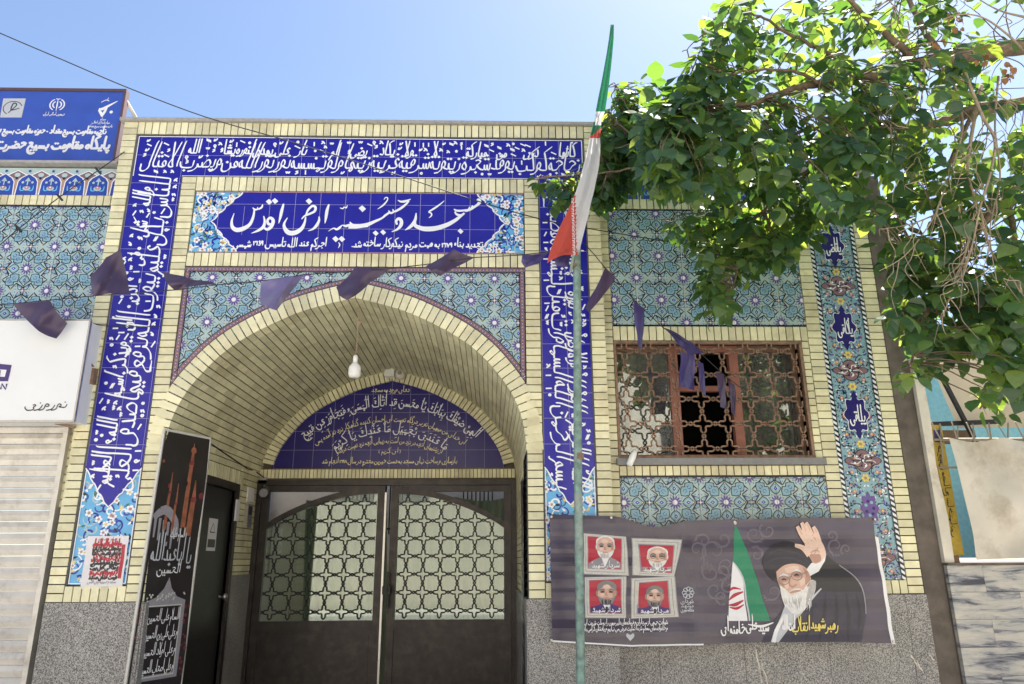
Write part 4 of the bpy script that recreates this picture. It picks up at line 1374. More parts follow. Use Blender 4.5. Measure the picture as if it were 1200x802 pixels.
def leaf(x0, x1, hinge_left, ang, parent):
    """one gate leaf drawn in its own plane then swung about its hinge"""
    hx = x0 if hinge_left else x1
    ca, sa = math.cos(ang), math.sin(ang)

    def sw_(o):
        o.data.transform(Matrix.Translation((hx, GY, 0)) @ Matrix.Rotation(ang, 4, 'Z') @ Matrix.Translation((-hx, -GY, 0)))
        return o
    z0, z1, zk = .20, 2.37, 1.03
    W = x1-x0; st = .075
    f = MB()
    f.box(x0, x0+st, GY-.025, GY+.025, z0, z1); f.box(x1-st, x1, GY-.025, GY+.025, z0, z1)
    f.box(x0+st, x1-st, GY-.025, GY+.025, z1-.06, z1); f.box(x0+st, x1-st, GY-.025, GY+.025, z0, z0+.10); f.box(x0+st, x1-st, GY-.025, GY+.025, zk-.09, zk)
    # quarter arch: low at the hinge, high at the meeting stile
    def arcz(x):
        t = (x-x0-st)/(W-2*st)
        if not hinge_left: t = 1-t
        return 1.93+.36*math.sin(min(1, max(0, t))*PI/2)**.85
    n = 16
    for i in range(n):
        xa = x0+st+(W-2*st)*i/n; xb = x0+st+(W-2*st)*(i+1)/n
        f.hexa([(xa, GY-.023, arcz(xa)), (xb, GY-.023, arcz(xb)), (xb, GY+.023, arcz(xb)), (xa, GY+.023, arcz(xa)),
                (xa, GY-.023, arcz(xa)+.06), (xb, GY-.023, arcz(xb)+.06), (xb, GY+.023, arcz(xb)+.06), (xa, GY+.023, arcz(xa)+.06)])
    o = sw_(f.build('gate_leaf', M['gate'], parent))
    k = MB(); k.box(x0+st, x1-st, GY-.008, GY+.008, z0+.10, zk-.09); k.box(x0+st+.03, x1-st-.03, GY-.014, GY+.012, z0+.14, zk-.13)
    sw_(k.build('kick_panel', M['gate'], o))
    lt = MB(); p = .179
    def clip(a, b_):
        if a[0] < x0+st or a[0] > x1-st or b_[0] < x0+st or b_[0] > x1-st: return None
        if min(a[1], b_[1]) < zk or a[1] > arcz(a[0])+.01 or b_[1] > arcz(b_[0])+.01: return None
        return (a, b_)
    xm = x0+st+.10
    for i in range(-1, int(W/p)+2):
        for j in range(-1, 9): lattice_unit(lt, xm+i*p, zk+.085+j*p, p, GY, .0125, .014, 0, clip)
    sw_(lt.build('lattice', M['gate_lattice'], o))
    gp = MB()
    for i in range(n):
        xa = x0+st+(W-2*st)*i/n; xb = x0+st+(W-2*st)*(i+1)/n
        gp.hexa([(xa, GY+.010, zk), (xb, GY+.010, zk), (xb, GY+.014, zk), (xa, GY+.014, zk), (xa, GY+.010, arcz(xa)), (xb, GY+.010, arcz(xb)), (xb, GY+.014, arcz(xb)), (xa, GY+.014, arcz(xa))])
    sw_(gp.build('glass_pane', M['gate_glass'], o))
    return o, sw_


ol, swl = leaf(XL+.058, -1.118, True, 0.0, mosque)
orr, swr = leaf(-1.06, XR-.058, False, R(-3.0), mosque)
hd = MB(); hd.box(-1.10, -1.02, GY-.07, GY-.024, 1.28, 1.36); hd.tube([(-1.05, GY-.05, 1.32), (-1.05, GY-.11, 1.32)], .012); hd.box(-1.062, -1.038, GY-.03, GY-.02, 1.14, 1.5)
hd.build('gate_lock', M['gate_lattice'], mosque)
mt_ = MB(); mt_.box(-1.118, -1.098, GY-.03, GY+.02, .2, 2.3); mt_.build('gate_stop', M['steel'], mosque)

# courtyard behind the gate
cy = MB(); cy.box(XL-.8, XR+.8, 5.6, 5.8, 0, 3.2); cy.box(XL-1.0, XL-.8, DEP+.3, 5.8, 0, 3.2); cy.box(XR+.8, XR+1.0, DEP+.3, 5.8, 0, 3.2)
cy.build('courtyard_wall', M['canvas'], mosque)
for (x0, x1, y0, sd_) in ((-2.05, -1.14, DEP+.42, 1), (-1.02, .22, DEP+.46, 2)):
    cu = MB(); rows = []
    for j in range(9):
        rows.append([(x0+(x1-x0)*i/48+.03*math.sin(j*.4+sd_), y0+.035*math.sin(i*.9+sd_)+.02*math.sin(i*.37+j*.2), .3+(2.27-.3)*j/8-.02*math.sin(i*.21)) for i in range(49)])
    cu.grid(rows); cu.build('curtain', M['curtain'], mosque, smooth=True)
for xg, ng in ((-1.75, 16), (-.32, 8)):
    gb = MB()
    for k in range(ng): gb.tube([(xg+k*.048, DEP+.75, 1.9), (xg+k*.048, DEP+.75, 2.6)], .008, 6)
    gb.box(xg-.02, xg+ng*.048, DEP+.74, DEP+.76, 1.95, 1.97); gb.build('inner_railing', M['gate_lattice'], mosque)
cr_ = MB(); cr_.box(XL-1.0, XR+1.0, DEP+.305, 4.6, 3.2, 3.3); cr_.build('courtyard_shade_slab', M['ceil'], mosque)  # unseen slab, added to cut the daylight on the curtains

# ------------------------------------------------------------------ side door in the left wall of the porch
dr = MB(); dr.box(XL-.07, XL-.035, DY0+.07, DY1-.0, .16, DZ-.07)
for z in (.98, 1.36): dr.box(XL-.036, XL-.030, DY0+.07, DY1, z, z+.012)
do = dr.build('side_door', M['door'], mosque)
df = MB(); df.box(XL-.05, XL+.01, DY0, DY0+.07, .16, DZ); df.box(XL-.05, XL+.012, DY1, DY1+.07, .16, DZ); df.box(XL-.05, XL+.01, DY0+.07, DY1, DZ-.07, DZ)
df.build('door_frame', M['gate'], do)
dh = MB(); dh.lathe((XL-.03, DY1-.10, 1.30), [(.022, 0), (.014, .01), (.014, .03), (.03, .04), (.03, .065), (.015, .075)], 14, 0, (1, 0, 0))
dh.build('door_knob', M['steel'], do, True)

# ------------------------------------------------------------------ the side bays
def frieze(x0, x1, z0, z1, Y, per=.197):
    d = Draw(Y=Y)
    d.rect(x0, x1, z0, z1, TI['turq_pale'], 0)
    d.clips = box_clip(x0, x1, z0, z1)
    H = z1-z0
    k = math.floor(x0/per)-1
    while k*per < x1+per:
        cx = k*per
        ar = [(-.085, 0), (-.078, .48*H), (-.055, .62*H), (0, .76*H), (.055, .62*H), (.078, .48*H), (.085, 0)]
        # tan ribs between, white outlines, blue niche
        d.poly([(cx-per/2-.03, z0), (cx-per/2+.03, z0), (cx-per/2+.03, z0+.55*H), (cx-per/2, z0+.65*H), (cx-per/2-.03, z0+.55*H)], TI['tan'], 1)
        d.poly([(cx-per/2-.075, z0+.72*H), (cx-per/2, z0+.58*H), (cx-per/2+.075, z0+.72*H), (cx-per/2, z0+.90*H)], TI['mauve'], 2)
        d.line([(cx-per/2-.085, z0+.72*H), (cx-per/2, z0+.90*H), (cx-per/2+.085, z0+.72*H)], .008, TI['white'], 3)
        d.disc(cx-per/2, z0+.74*H, .026, TI['turq_pale'], 3, 8, .02); d.disc(cx-per/2, z0+.61*H, .012, TI['black'], 4, 6)
        d.fan((cx, z0+.3*H), [(cx+a*1.1, z0+b_*1.04) for a, b_ in ar], TI['white'], 4)
        d.fan((cx, z0+.3*H), [(cx+a, z0+b_) for a, b_ in ar], TI['blue'], 5)
        # the vase of flowers
        d.disc(cx, z0+.24*H, .034, TI['turq_pale'], 6, 8, .022); d.disc(cx, z0+.27*H, .022, TI['rose'], 7, 6, .016); d.disc(cx, z0+.28*H, .007, TI['white'], 8, 5)
        for sg in (-1, 1):
            d.ribbon([(cx+sg*.02, z0+.16*H, .003), (cx+sg*.05, z0+.18*H, .006), (cx+sg*.055, z0+.34*H, .003)], TI['aqua'], 6, 3)
            d.disc(cx+sg*.04, z0+.46*H, .012, TI['turq_pale'], 6, 6)
        d.poly([(cx-.005, z0+.36*H), (cx+.005, z0+.36*H), (cx+.005, z0+.5*H), (cx-.005, z0+.5*H)], TI['turq_pale'], 6)
        d.poly([(cx-.025, z0+.5*H), (cx+.025, z0+.5*H), (cx, z0+.64*H)], TI['turq_pale'], 6)
        d.disc(cx, z0+.88*H, .013, TI['blue'], 3, 6)
        k += 1
    return d.mb.build('frieze', TM, mosque)


LX0 = -5.6
wl = MB()
wl.box(LX0, XP0+.02, YB+.025, .55, 2.9, 4.86)               # left bay wall
wl.box(LX0, LX0+.25, YB+.05, .55, 0, 2.9); wl.box(-3.24, XP0+.02, YB+.025, .55, 0, 2.9)
wl.build('bay_wall', M['mortar'], mosque); wl = MB()
wl.box(XP1-.02, 3.235, YB+.025, .55, 0, 2.30); wl.box(XP1-.02, 3.235, YB+.025, .55, 3.315, 4.86)
wl.box(XP1-.02, .985, YB+.025, .55, 2.30, 3.315); wl.box(2.54, 3.235, YB+.025, .55, 2.30, 3.315)
wl.build('bay_wall', M['mortar'], mosque)
# room behind the window and behind the shutter
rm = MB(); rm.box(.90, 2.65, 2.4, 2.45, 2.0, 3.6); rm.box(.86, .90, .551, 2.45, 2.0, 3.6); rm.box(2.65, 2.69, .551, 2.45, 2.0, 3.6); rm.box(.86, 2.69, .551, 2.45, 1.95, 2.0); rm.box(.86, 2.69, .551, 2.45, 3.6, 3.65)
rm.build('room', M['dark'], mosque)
for xa, xb in ((XP0, XL-.31), (XR+.31, .85), (2.70, 3.23)):
    rf = MB(); rf.box(xa, xb, .56, 3.0, 0, 4.7); rf.build('block_behind', M['mortar'], mosque)

brick_h(LX0, XP0-.002, 4.492, 4.585, YB-.006); brick_v(-3.245, XP0-.002, 2.0, 3.475, YB-.006)
brick_h(.918, 2.72, 4.495, 4.59, YB-.006)
brick_v(.918, .992, ZG+.01, 4.495, YB-.006)
brick_h(.992, 2.60, 3.312, 3.435, YB-.006)
brick_h(.992, 2.60, 2.222, 2.300, YB-.006)
brick_v(2.60, 2.715, 1.45, 4.495, YB-.006)
brick_v(2.540, 2.600, 2.356, 3.31, YB-.003)
brick_v(3.115, 3.235, ZG+.01, 4.83, YB-.006)
brick_h(.992, 3.115, ZG+.01, 1.445, YB-.006)
frieze(LX0, XP0-.004, 4.587, 4.845, YB+.004)
frieze(.918, 2.72, 4.592, 4.835, YB+.004)
for xa, xb in ((LX0, XP0-.035), (XP1+.035, 3.26)):
    cp = MB(); cp.box(xa, xb, YB-.06, .6, 4.86, 4.885); cp.build('bay_coping', M['coping'], mosque)
tile_panel('tile_panel', LX0, -3.16, 3.35, 4.49, YB+.004, .195, -3.81, 4.31)
tile_panel('tile_panel', .994, 2.598, 3.437, 4.493, YB+.004, .197, 1.41, 4.06)
tile_panel('tile_panel', .994, 2.598, 1.447, 2.22, YB+.004, .197, 1.41, 2.02)

# medallion panel
d = Draw(Y=YB+.004)
X0, X1, Z0, Z1 = 2.717, 3.113, 1.447, 4.83
d.rect(X0, X1, Z0, Z1, TI['turq'], 0)
xm = (X0+X1)/2
r = random.Random(4)
d.clips = box_clip(X0, X1, Z0, Z1)
z = Z0
for k in range(1500):
    u_ = r.uniform(.005, .165); zz = r.uniform(Z0, Z1); mk_ = TI[r.choice(('blue', 'purple', 'black', 'black', 'white', 'turq_pale', 'rose', 'green_leafglaze'))]; an = r.uniform(0, 6.3); l = r.uniform(.006, .014)
    for sg in (-1, 1): d.poly([(xm+sg*(u_+a*math.cos(an)-b_*math.sin(an)), zz+a*math.sin(an)+b_*math.cos(an)) for a, b_ in ((-l, 0), (0, l*.55), (l, 0), (0, -l*.55))], mk_, 1)
while z < Z1:
    for sg in (-1, 1):
        cx = xm+sg*.10; rad = .062
        pts = [(cx+sg*rad*(1-t*.8)*math.cos(1.2+t*5.2), z+.06+rad*(1-t*.8)*math.sin(1.2+t*5.2), .0035) for t in [k/10 for k in range(11)]]
        d.ribbon(pts, TI['black'], 1, 2)
        for k in range(0, 11, 2):
            a = pts[k]
            d.disc(a[0]+r.uniform(-.012, .012), a[1]+r.uniform(-.012, .012), .009, TI[r.choice(('purple', 'blue', 'rose', 'white', 'black'))], 2, 5)
        for k in range(4):
            a = (xm+sg*r.uniform(.02, .165), z+r.uniform(0, .15)); an = r.uniform(0, 6.3)
            d.poly([(a[0]+u*math.cos(an)-v_*math.sin(an), a[1]+u*math.sin(an)+v_*math.cos(an)) for u, v_ in ((-.016, 0), (0, .007), (.018, 0), (0, -.007))], TI[r.choice(('green_leafglaze', 'blue', 'turq_pale', 'black'))], 2)
        d.disc(xm+sg*.10, z+.06, .016, TI['rose'], 3, 8); d.disc(xm+sg*.10, z+.06, .008, TI['yellow'], 4, 6)
    z += .148
WORDS = ['یا قاضی', 'یا کافی', 'یا باقی', 'یا شافی']
for q, (cz, wtxt) in enumerate(zip((4.16, 3.43, 2.70, 1.97), WORDS)):
    if q < 3:
        d.fan((xm, cz), [(a, b_) for a, b_ in lobed(xm, cz, .095, .155, 8, .13)], TI['white'], 4)
        d.fan((xm, cz), [(a, b_) for a, b_ in lobed(xm, cz, .089, .148, 8, .13)], TI['navy'], 5)
        d.poly([(xm-.03, cz+.14), (xm+.03, cz+.14), (xm, cz+.20)], TI['navy'], 5); d.poly([(xm-.03, cz-.14), (xm, cz-.20), (xm+.03, cz-.14)], TI['navy'], 5)
        write(d, wtxt, xm+.065, cz-.05, .14, TI['white'], wd=.5, width=.125, lv=6, gap=-1.0)
    else:
        d.fan((xm, cz), [(a, b_) for a, b_ in lobed(xm, cz, .062, .11, 8, .16)], TI['purple'], 5)
        for k in range(7): d.disc(xm+.03*math.cos(k*.9), cz+.055*math.sin(k*.9), .013, TI['turq' if k % 2 else 'navy'], 6, 8)
    zc = cz-.365
    d.fan((xm, zc), lobed(xm, zc, .122, .074, 4, .22, 64), TI['black'], 4)
    d.fan((xm, zc), lobed(xm, zc, .116, .068, 4, .22, 64), TI['mauve'], 5)
    for k in range(10):
        an = k*2*PI/10+.3; d.ribbon([(xm+.02*math.cos(an), zc+.012*math.sin(an), .002), (xm+.07*math.cos(an+.4), zc+.04*math.sin(an+.4), .003), (xm+.105*math.cos(an), zc+.058*math.sin(an), .002)], TI['white' if k % 2 else 'black'], 6, 3)
    for k in range(14):
        an = k*2*PI/14
        d.disc(xm+.075*math.cos(an), zc+.042*math.sin(an), .009, TI[('tan', 'black', 'white')[k % 3]], 6, 6)
    d.disc(xm, zc, .02, TI['black'], 6, 8); d.disc(xm, zc, .01, TI['white'], 7, 6)
    for zz in (cz-.235, cz-.50):
        for k in range(6): d.disc(xm+.022*math.cos(k*1.047), zz+.022*math.sin(k*1.047), .012, TI['yellow'], 5, 6)
        d.disc(xm, zz, .012, TI['tan'], 6, 6)
d.clips = box_clip(X0+.0005, X0+.03, Z0, Z1)+box_clip(X1-.03, X1-.0005, Z0, Z1)
for xb in (X0, X1-.03):
    d.rect(xb, xb+.03, Z0, Z1, TI['white'], 7)
    z = Z0-.03
    while z < Z1:
        d.poly([(xb, z+.02), (xb+.03, z), (xb+.03, z+.02), (xb, z+.04)], TI['black'], 8); z += .042
d.clips = None
for xb in (X0+.031, X1-.031): d.line([(xb, Z0), (xb, Z1)], .006, TI['black'], 8)
d.mb.build('medallion_panel', TM, mosque)

# window
win = MB()
WX0, WX1, WZ0, WZ1 = .992, 2.535, 2.355, 3.310
win.box(WX0, WX0+.02, YB-.012, YB+.03, WZ0, WZ1); win.box(WX1-.02, WX1, YB-.012, YB+.03, WZ0, WZ1); win.box(WX0, WX1, YB-.011, YB+.03, WZ1-.025, WZ1-.001); win.box(WX0, WX1, YB-.011, YB+.03, WZ0+.001, WZ0+.022)
wo = win.build('window', M['rust'], mosque)
gr = MB(); p = .1985


def wclip(a, b_):
    for q in (a, b_):
        if not (WX0+.015 < q[0] < WX1-.015 and WZ0+.01 < q[1] < WZ1-.01): return None
    return (a, b_)


for i in range(9):
    for j in range(6): lattice_unit(gr, WX0+.085+i*p, WZ0+.075+j*p, p, YB-.002, .0115, .016, 0, wclip)
gr.build('grille', M['rust'], wo)
fr = MB(); FY = YB+.17
for xa, xb in ((1.47, 1.545), (1.975, 2.05)): fr.box(xa, xb, FY-.03, FY+.03, WZ0, WZ1)
for za, zb in ((WZ0, WZ0+.05), (WZ1-.05, WZ1)): fr.box(1.545, 1.975, FY-.029, FY+.029, za, zb)
for za, zb in ((WZ0, WZ0+.05), (WZ1-.05, WZ1)):
    for xa, xb in ((WX0, 1.47), (2.05, WX1)): fs = MB(); fs.box(xa, xb, FY-.028, FY+.028, za, zb); fs.build('window_rail', M['rust'], wo)
for xa, xb in ((WX0-.003, WX0+.03), (WX1-.03, WX1+.003)): fs = MB(); fs.box(xa, xb, FY-.03, FY+.03, WZ0, WZ1); fs.build('window_stile', M['rust'], wo)
fr.box(1.545, 1.975, FY+.0, FY+.04, 2.93, 2.975)
fr.build('window_frame', M['rust_frame'], wo)
for xa, xb in ((WX0+.03, 1.47), (2.05, WX1-.03)):
    gp = MB(); gp.box(xa, xb, FY-.004, FY+.004, WZ0+.05, WZ1-.05); gp.build('window_pane', M['glass'], wo)

for xa in (WX0-.008, WX1+.005):
    rv = MB(); rv.box(xa, xa+.004, YB+.026, .55, WZ0, WZ1); rv.build('reveal', M['cement'], wo)
sl_ = MB(); sl_.box(WX0-.02, 2.60, YB-.055, YB+.16, 2.302, 2.353); sl_.build('sill', M['sill'], wo)

# roller shutter and its box under the shop sign
sh = MB(); z = .10
while z < 2.62:
    sh.hexa([(LX0+.25, YB-.005, z), (-3.245, YB-.005, z), (-3.245, YB+.03, z), (LX0+.25, YB+.03, z), (LX0+.25, YB-.022, z+.040), (-3.245, YB-.022, z+.040), (-3.245, YB+.03, z+.040), (LX0+.25, YB+.03, z+.040)])
    sh.hexa([(LX0+.25, YB-.022, z+.0401), (-3.245, YB-.022, z+.0401), (-3.245, YB+.03, z+.0401), (LX0+.25, YB+.03, z+.0401), (LX0+.25, YB-.004, z+.076), (-3.245, YB-.004, z+.076), (-3.245, YB+.03, z+.076), (LX0+.25, YB+.03, z+.076)])
    z += .082
sh.build('roller_shutter', M['shutter'], mosque)
rg = MB(); rg.box(-3.262, -3.225, YB-.05, YB+.02, .1, 2.65); rg.build('shutter_rail', M['shutter'], mosque)
# rough end of the facade on the right
en = MB(); en.box(3.237, 3.40, YB-.01, .6, 0, 4.83); en.build('cement_edge', M['cement'], mosque)
# a stub of pipe and the roof
pp = MB(); q = P(443, 146, .3); pp.tube([(q.x, .3, ZT-.1), (q.x, .3, ZT+.16)], .018); pp.build('roof_pipe', M['rust'], mosque)

# ------------------------------------------------------------------ across the street (mirrored in the window)
ob = empty('apartment_building', (0, -16, 0))
tag(ob, 'plain beige apartment block across the street, seen mirrored in the window', 'building')
b_ = MB(); b_.box(-26, 26, -22, -15.2, 0, 8.6); b_.build('wall', M['beige'], ob)
b_ = MB(); b_.box(-26.2, 26.2, -22.2, -15.0, 8.6, 8.8); b_.build('roof', M['coping'], ob)
for k in range(9):
    for z in (3.9, 6.5):
        b_ = MB(); x = -22+k*5.4
        b_.box(x, x+1.8, -15.26, -15.17, z, z+1.5); wq = b_.build('window', M['dark'], ob)
        b_ = MB(); b_.box(x-.08, x+1.88, -15.2, -15.08, z-.1, z-.003); b_.build('sill', M['sill'], wq)

# ------------------------------------------------------------------ the blue sign on the roof
BX0, BX1, BZ_0, BZ_1, BY = -5.25, -3.372, 5.0, 5.745, .30
bs = empty('roof_sign', ((BX0+BX1)/2, BY, BZ_0))
tag(bs, 'blue signboard with white Persian lettering and three emblems above the roof edge', 'sign')
d = Draw(Y=BY)
d.rect(BX0, BX1, BZ_0, BZ_1, 0, 0)
def bp(x, y):
    q = P(x/7.5, 95+y/7.5, BY); return q.x, q.z
a = bp(930, 475); e = bp(20, 470)
write(d, 'ناحیه مقاومت بسیج مقداد - حوزه مقاومت بسیج 7 ریحانة النبی (س)', a[0], a[1]+.012, .085, 1, wd=1.0, width=(a[0]-e[0])*1.42, lo=.7)
a = bp(960, 600); e = bp(0, 600)
write(d, 'پایگاه مقاومت بسیج حضرت رقیه (س)', a[0], a[1]+.005, .135, 1, wd=1.1, width=(a[0]-e[0])*1.40, lo=.65)
# emblem one: a calligraphic roundel on a pale card
q = [bp(30, 155), bp(228, 155), bp(190, 322), bp(0, 322)]
d.poly(q, 3, 1)
c_ = bp(112, 240)
d.ribbon([(c_[0]+.083*math.cos(t), c_[1]+.07*math.sin(t), .0035) for t in [R(20)+k*R(22) for k in range(11)]], 2, 2, 2)
d.ribbon([(c_[0]+.06, c_[1]+.0, .004), (c_[0]-.01, c_[1]-.02, .005), (c_[0]+.0, c_[1]+.05, .006), (c_[0]+.03, c_[1]+.03, .005), (c_[0]-.03, c_[1]-.05, .004)], 2, 2, 5)
# emblem two: four crescents and a sword
c_ = bp(503, 210)
for sg in (-1, 1):
    for r_, w_ in ((.038, .006), (.064, .006)):
        d.ribbon([(c_[0]+sg*r_*math.cos(t), c_[1]+r_*.95*math.sin(t), w_*(.35+math.cos(t*.9)*.65)) for t in [R(-62)+k*R(14) for k in range(10)]], 1, 1, 2)
d.ribbon([(c_[0], c_[1]+.06, .002), (c_[0], c_[1]+.0, .006), (c_[0], c_[1]-.065, .002)], 1, 1, 3)
d.ribbon([(c_[0]-.02, c_[1]+.064, .003), (c_[0], c_[1]+.058, .004), (c_[0]+.02, c_[1]+.064, .003)], 1, 1, 3)
write(d, 'جمهوری اسلامی ایران', c_[0]+.085, c_[1]-.11, .035, 1, wd=.8, width=.19)
# emblem three: a raised arm emblem
c_ = bp(930, 240)
d.ribbon([(c_[0]+.095, c_[1]+.075, .003), (c_[0]+.03, c_[1]+.03, .010), (c_[0]-.03, c_[1]-.01, .014), (c_[0]-.06, c_[1]-.01, .010)], 1, 1, 4)
d.ribbon([(c_[0]-.06, c_[1]-.02, .008), (c_[0]-.03, c_[1]-.06, .014), (c_[0]-.02, c_[1]-.09, .008)], 1, 1, 4)
d.ribbon([(c_[0]+.01, c_[1]+.01, .008), (c_[0]-.005, c_[1]-.04, .012), (c_[0]-.02, c_[1]-.085, .006)], 1, 1, 4)
d.ribbon([(c_[0]-.05, c_[1]+.06, .003), (c_[0]-.01, c_[1]+.085, .004), (c_[0]+.02, c_[1]+.075, .003)], 1, 1, 4)
d.ribbon([(c_[0]+.0, c_[1]+.08, .003), (c_[0]+.01, c_[1]+.11, .002)], 1, 1, 2)
d.disc(c_[0]+.055, c_[1]-.04, .016, 1, 1, 8)
write(d, 'سپاه', c_[0]+.02, c_[1]-.125, .03, 1, wd=.8, width=.05)
write(d, 'سپاه پاسداران انقلاب', c_[0]+.06, c_[1]-.16, .03, 1, wd=.8, width=.16)
write(d, 'ناحیه مقاومت بسیج مقداد', c_[0]+.09, c_[1]-.20, .032, 1, wd=.8, width=.21)
d.mb.build('sign_face', [M['sign_blue'], M['ink_white'], M['ink_black'], M['ink_dim']], bs)
f = MB()
f.box(BX0-.02, BX1+.02, BY-.012, BY+.05, BZ_1, BZ_1+.028); f.box(BX0-.02, BX1+.02, BY-.012, BY+.05, BZ_0-.022, BZ_0)
f.box(BX1, BX1+.022, BY-.011, BY+.05, BZ_0, BZ_1); f.box(BX0-.022, BX0, BY-.011, BY+.05, BZ_0, BZ_1); f.box(BX0, BX1, BY+.006, BY+.045, BZ_0, BZ_1)
f.build('sign_frame', M['sign_brown'], bs)
for x in (BX0+.2, BX1-.2):
    f = MB(); f.bar((x, BY+.06, 4.5), (x, BY+.06, BZ_1), .04, .04); f.build('support_post', M['rust'], bs)
f = MB(); f.tube([(BX1+.01, BY+.03, BZ_1-.07), (BX1+.28, BY+1.2, 5.02)], .016); f.build('brace', M['plaster'], bs)

# ------------------------------------------------------------------ the white shop sign
SY = -.20
ss = empty('shop_sign', (-4.2, SY, 2.6))
tag(ss, 'white lightbox shop sign above the roller shutter with navy emblem', 'sign')
f = MB(); f.box(-5.5, -3.062, SY, SY+.24, 2.605, 3.372); f.build('sign_box', M['sign_white'], ss)
f = MB(); f.box(-5.51, -3.052, SY-.004, SY+.02, 3.372, 3.384); f.box(-5.51, -3.052, SY-.004, SY+.02, 2.593, 2.605); f.box(-3.062, -3.05, SY-.004, SY+.02, 2.605, 3.372)
f.build('sign_edge', M['steel'], ss)
d = Draw(Y=SY-.001)
def sp_(x, y):
    q = P(x, y, SY); return q.x, q.z
a = sp_(78, 480); e = sp_(28, 480)
write(d, 'نوروزی', a[0], a[1]+.015, .085, 0, wd=.6, width=a[0]-e[0], lv=1, nib=R(80), lo=.8)
d.mb.build('sign_lettering', [M['ink_black'], M['ink_navy']], ss); d = Draw(Y=SY-.001)
# navy emblem, an angular ribbon that runs on to the left, and the tail of the Latin name
def px(pts): return [sp_(x, y) for x, y in pts]
d.poly(px([(-28, 424), (14, 428), (12.5, 434), (-28, 431)]), 1, 1); d.poly(px([(8, 433.5), (12.7, 434), (9.5, 447), (5.5, 443)]), 1, 1, )
d.poly(px([(-20, 441), (6, 442), (9.5, 447), (-20, 447)]), 1, 1); d.poly(px([(-3, 434), (1, 434), (0, 442), (-4, 442)]), 1, 1)
def latin(ch, x, y, h, w_):
    L = {'N': [[(0, 0), (0, 1), (1, 0), (1, 1)]], 'A': [[(0, 0), (.5, 1), (1, 0)], [(.2, .35), (.8, .35)]]}[ch]
    for s in L: d.line([(x+a*w_, y+b_*h) for a, b_ in s], .014, 1, 1)
a = sp_(1, 456.5); latin('N', a[0], a[1], .042, .036); latin('A', a[0]-.062, a[1], .042, .04)
d.mb.build('sign_emblem', [M['ink_black'], M['ink_navy']], ss)
f = MB(); a = P(97, 430, -.1); f.bar((a.x-.02, -.08, a.z+.10), (a.x+.02, -.08, a.z-.01), .03, .03); f.bar((a.x-.10, -.10, a.z-.12), (a.x+.05, -.06, a.z+.03), .025, .03); f.box(a.x-.01, a.x+.07, -.06, .02, a.z-.12, a.z)
f.build('bracket', M['rust'], ss)
f = MB(); a = P(65, 496, -.05); e = P(88, 501, -.02); f.bar((a.x, -.05, a.z), (e.x, -.02, e.z), .02, .02); f.build('bracket', M['rust'], ss)

# ------------------------------------------------------------------ notice pasted on the left pier
d = Draw(surf=lambda u, v, h: (u, -.004-h-.006*math.sin((v-1.43)*16)**2, v)); d.cell = (.6, .03)
a = P(94, 640, 0); b2 = P(147, 640, 0); c2 = P(93, 689, 0)
NX0, NX1, NZ0, NZ1 = -2.925, -2.63, 1.425, 1.79
d.rect(NX0, NX1, NZ0, NZ1, 0, 0)
TXT = ['به نام خدا مجلس عزاداری سالار شهیدان', 'برنامه هفتگی مسجد نماز جماعت', 'صبح ظهر و عصر مغرب و عشا', 'قرائت قرآن و دعای کمیل', 'شبهای جمعه همراه با سخنرانی', 'و مداحی اهل بیت', 'از عموم مردم دعوت می شود', 'هیئت امنای مسجد']
for k, t in enumerate(TXT):
    write(d, t, NX1-.045, NZ1-.065-k*.033, .05, 1 if k % 3 else 2, wd=1.3, width=.20, lv=1, lo=.8)
d.rect(NX1-.04, NX1-.015, NZ0+.07, NZ1-.06, 2, 1)
write(d, 'مسجد و حسینیه ارض اقدس', NX1-.05, NZ0+.04, .03, 3, wd=1.0, width=.2, lv=1); write(d, 'پیام مسجد', NX1-.08, NZ1-.028, .03, 3, wd=1.0, width=.14, lv=1)
o = d.mb.build('paper_notice', [M['paper'], M['ink_black'], M['ink_red'], M['ink_grey']], None)
tag(o, 'white paper notice with red and black lines pasted low on the tiled pier', 'notice')

# ------------------------------------------------------------------ tall black mourning poster standing in the mouth of the porch
PA = Vector((-2.462, -.035, 0)); PB_ = Vector((-2.275, .40, 0)); pd = PB_-PA; PWD = pd.length; pd.normalize(); pn = Vector((pd.y, -pd.x, 0))
def psurf(u, v, h):
    lean = (2.57-v)*.022
    q = PA+pd*u+pn*(h+.006*math.sin(v*5)*math.sin(u*9)); return (q.x-lean*(1-.6*u/PWD), q.y, v)
PZ0, PZ1 = .55, 2.565
po = empty('mourning_poster', tuple(PA+Vector((0, 0, PZ0))))
tag(po, 'tall narrow black mourning poster with white script standing in the porch mouth', 'poster')
d = Draw(surf=psurf); d.cell = (.15, .12)
d.rect(0, PWD, PZ0, PZ1, 0, 0)
r = random.Random(3)
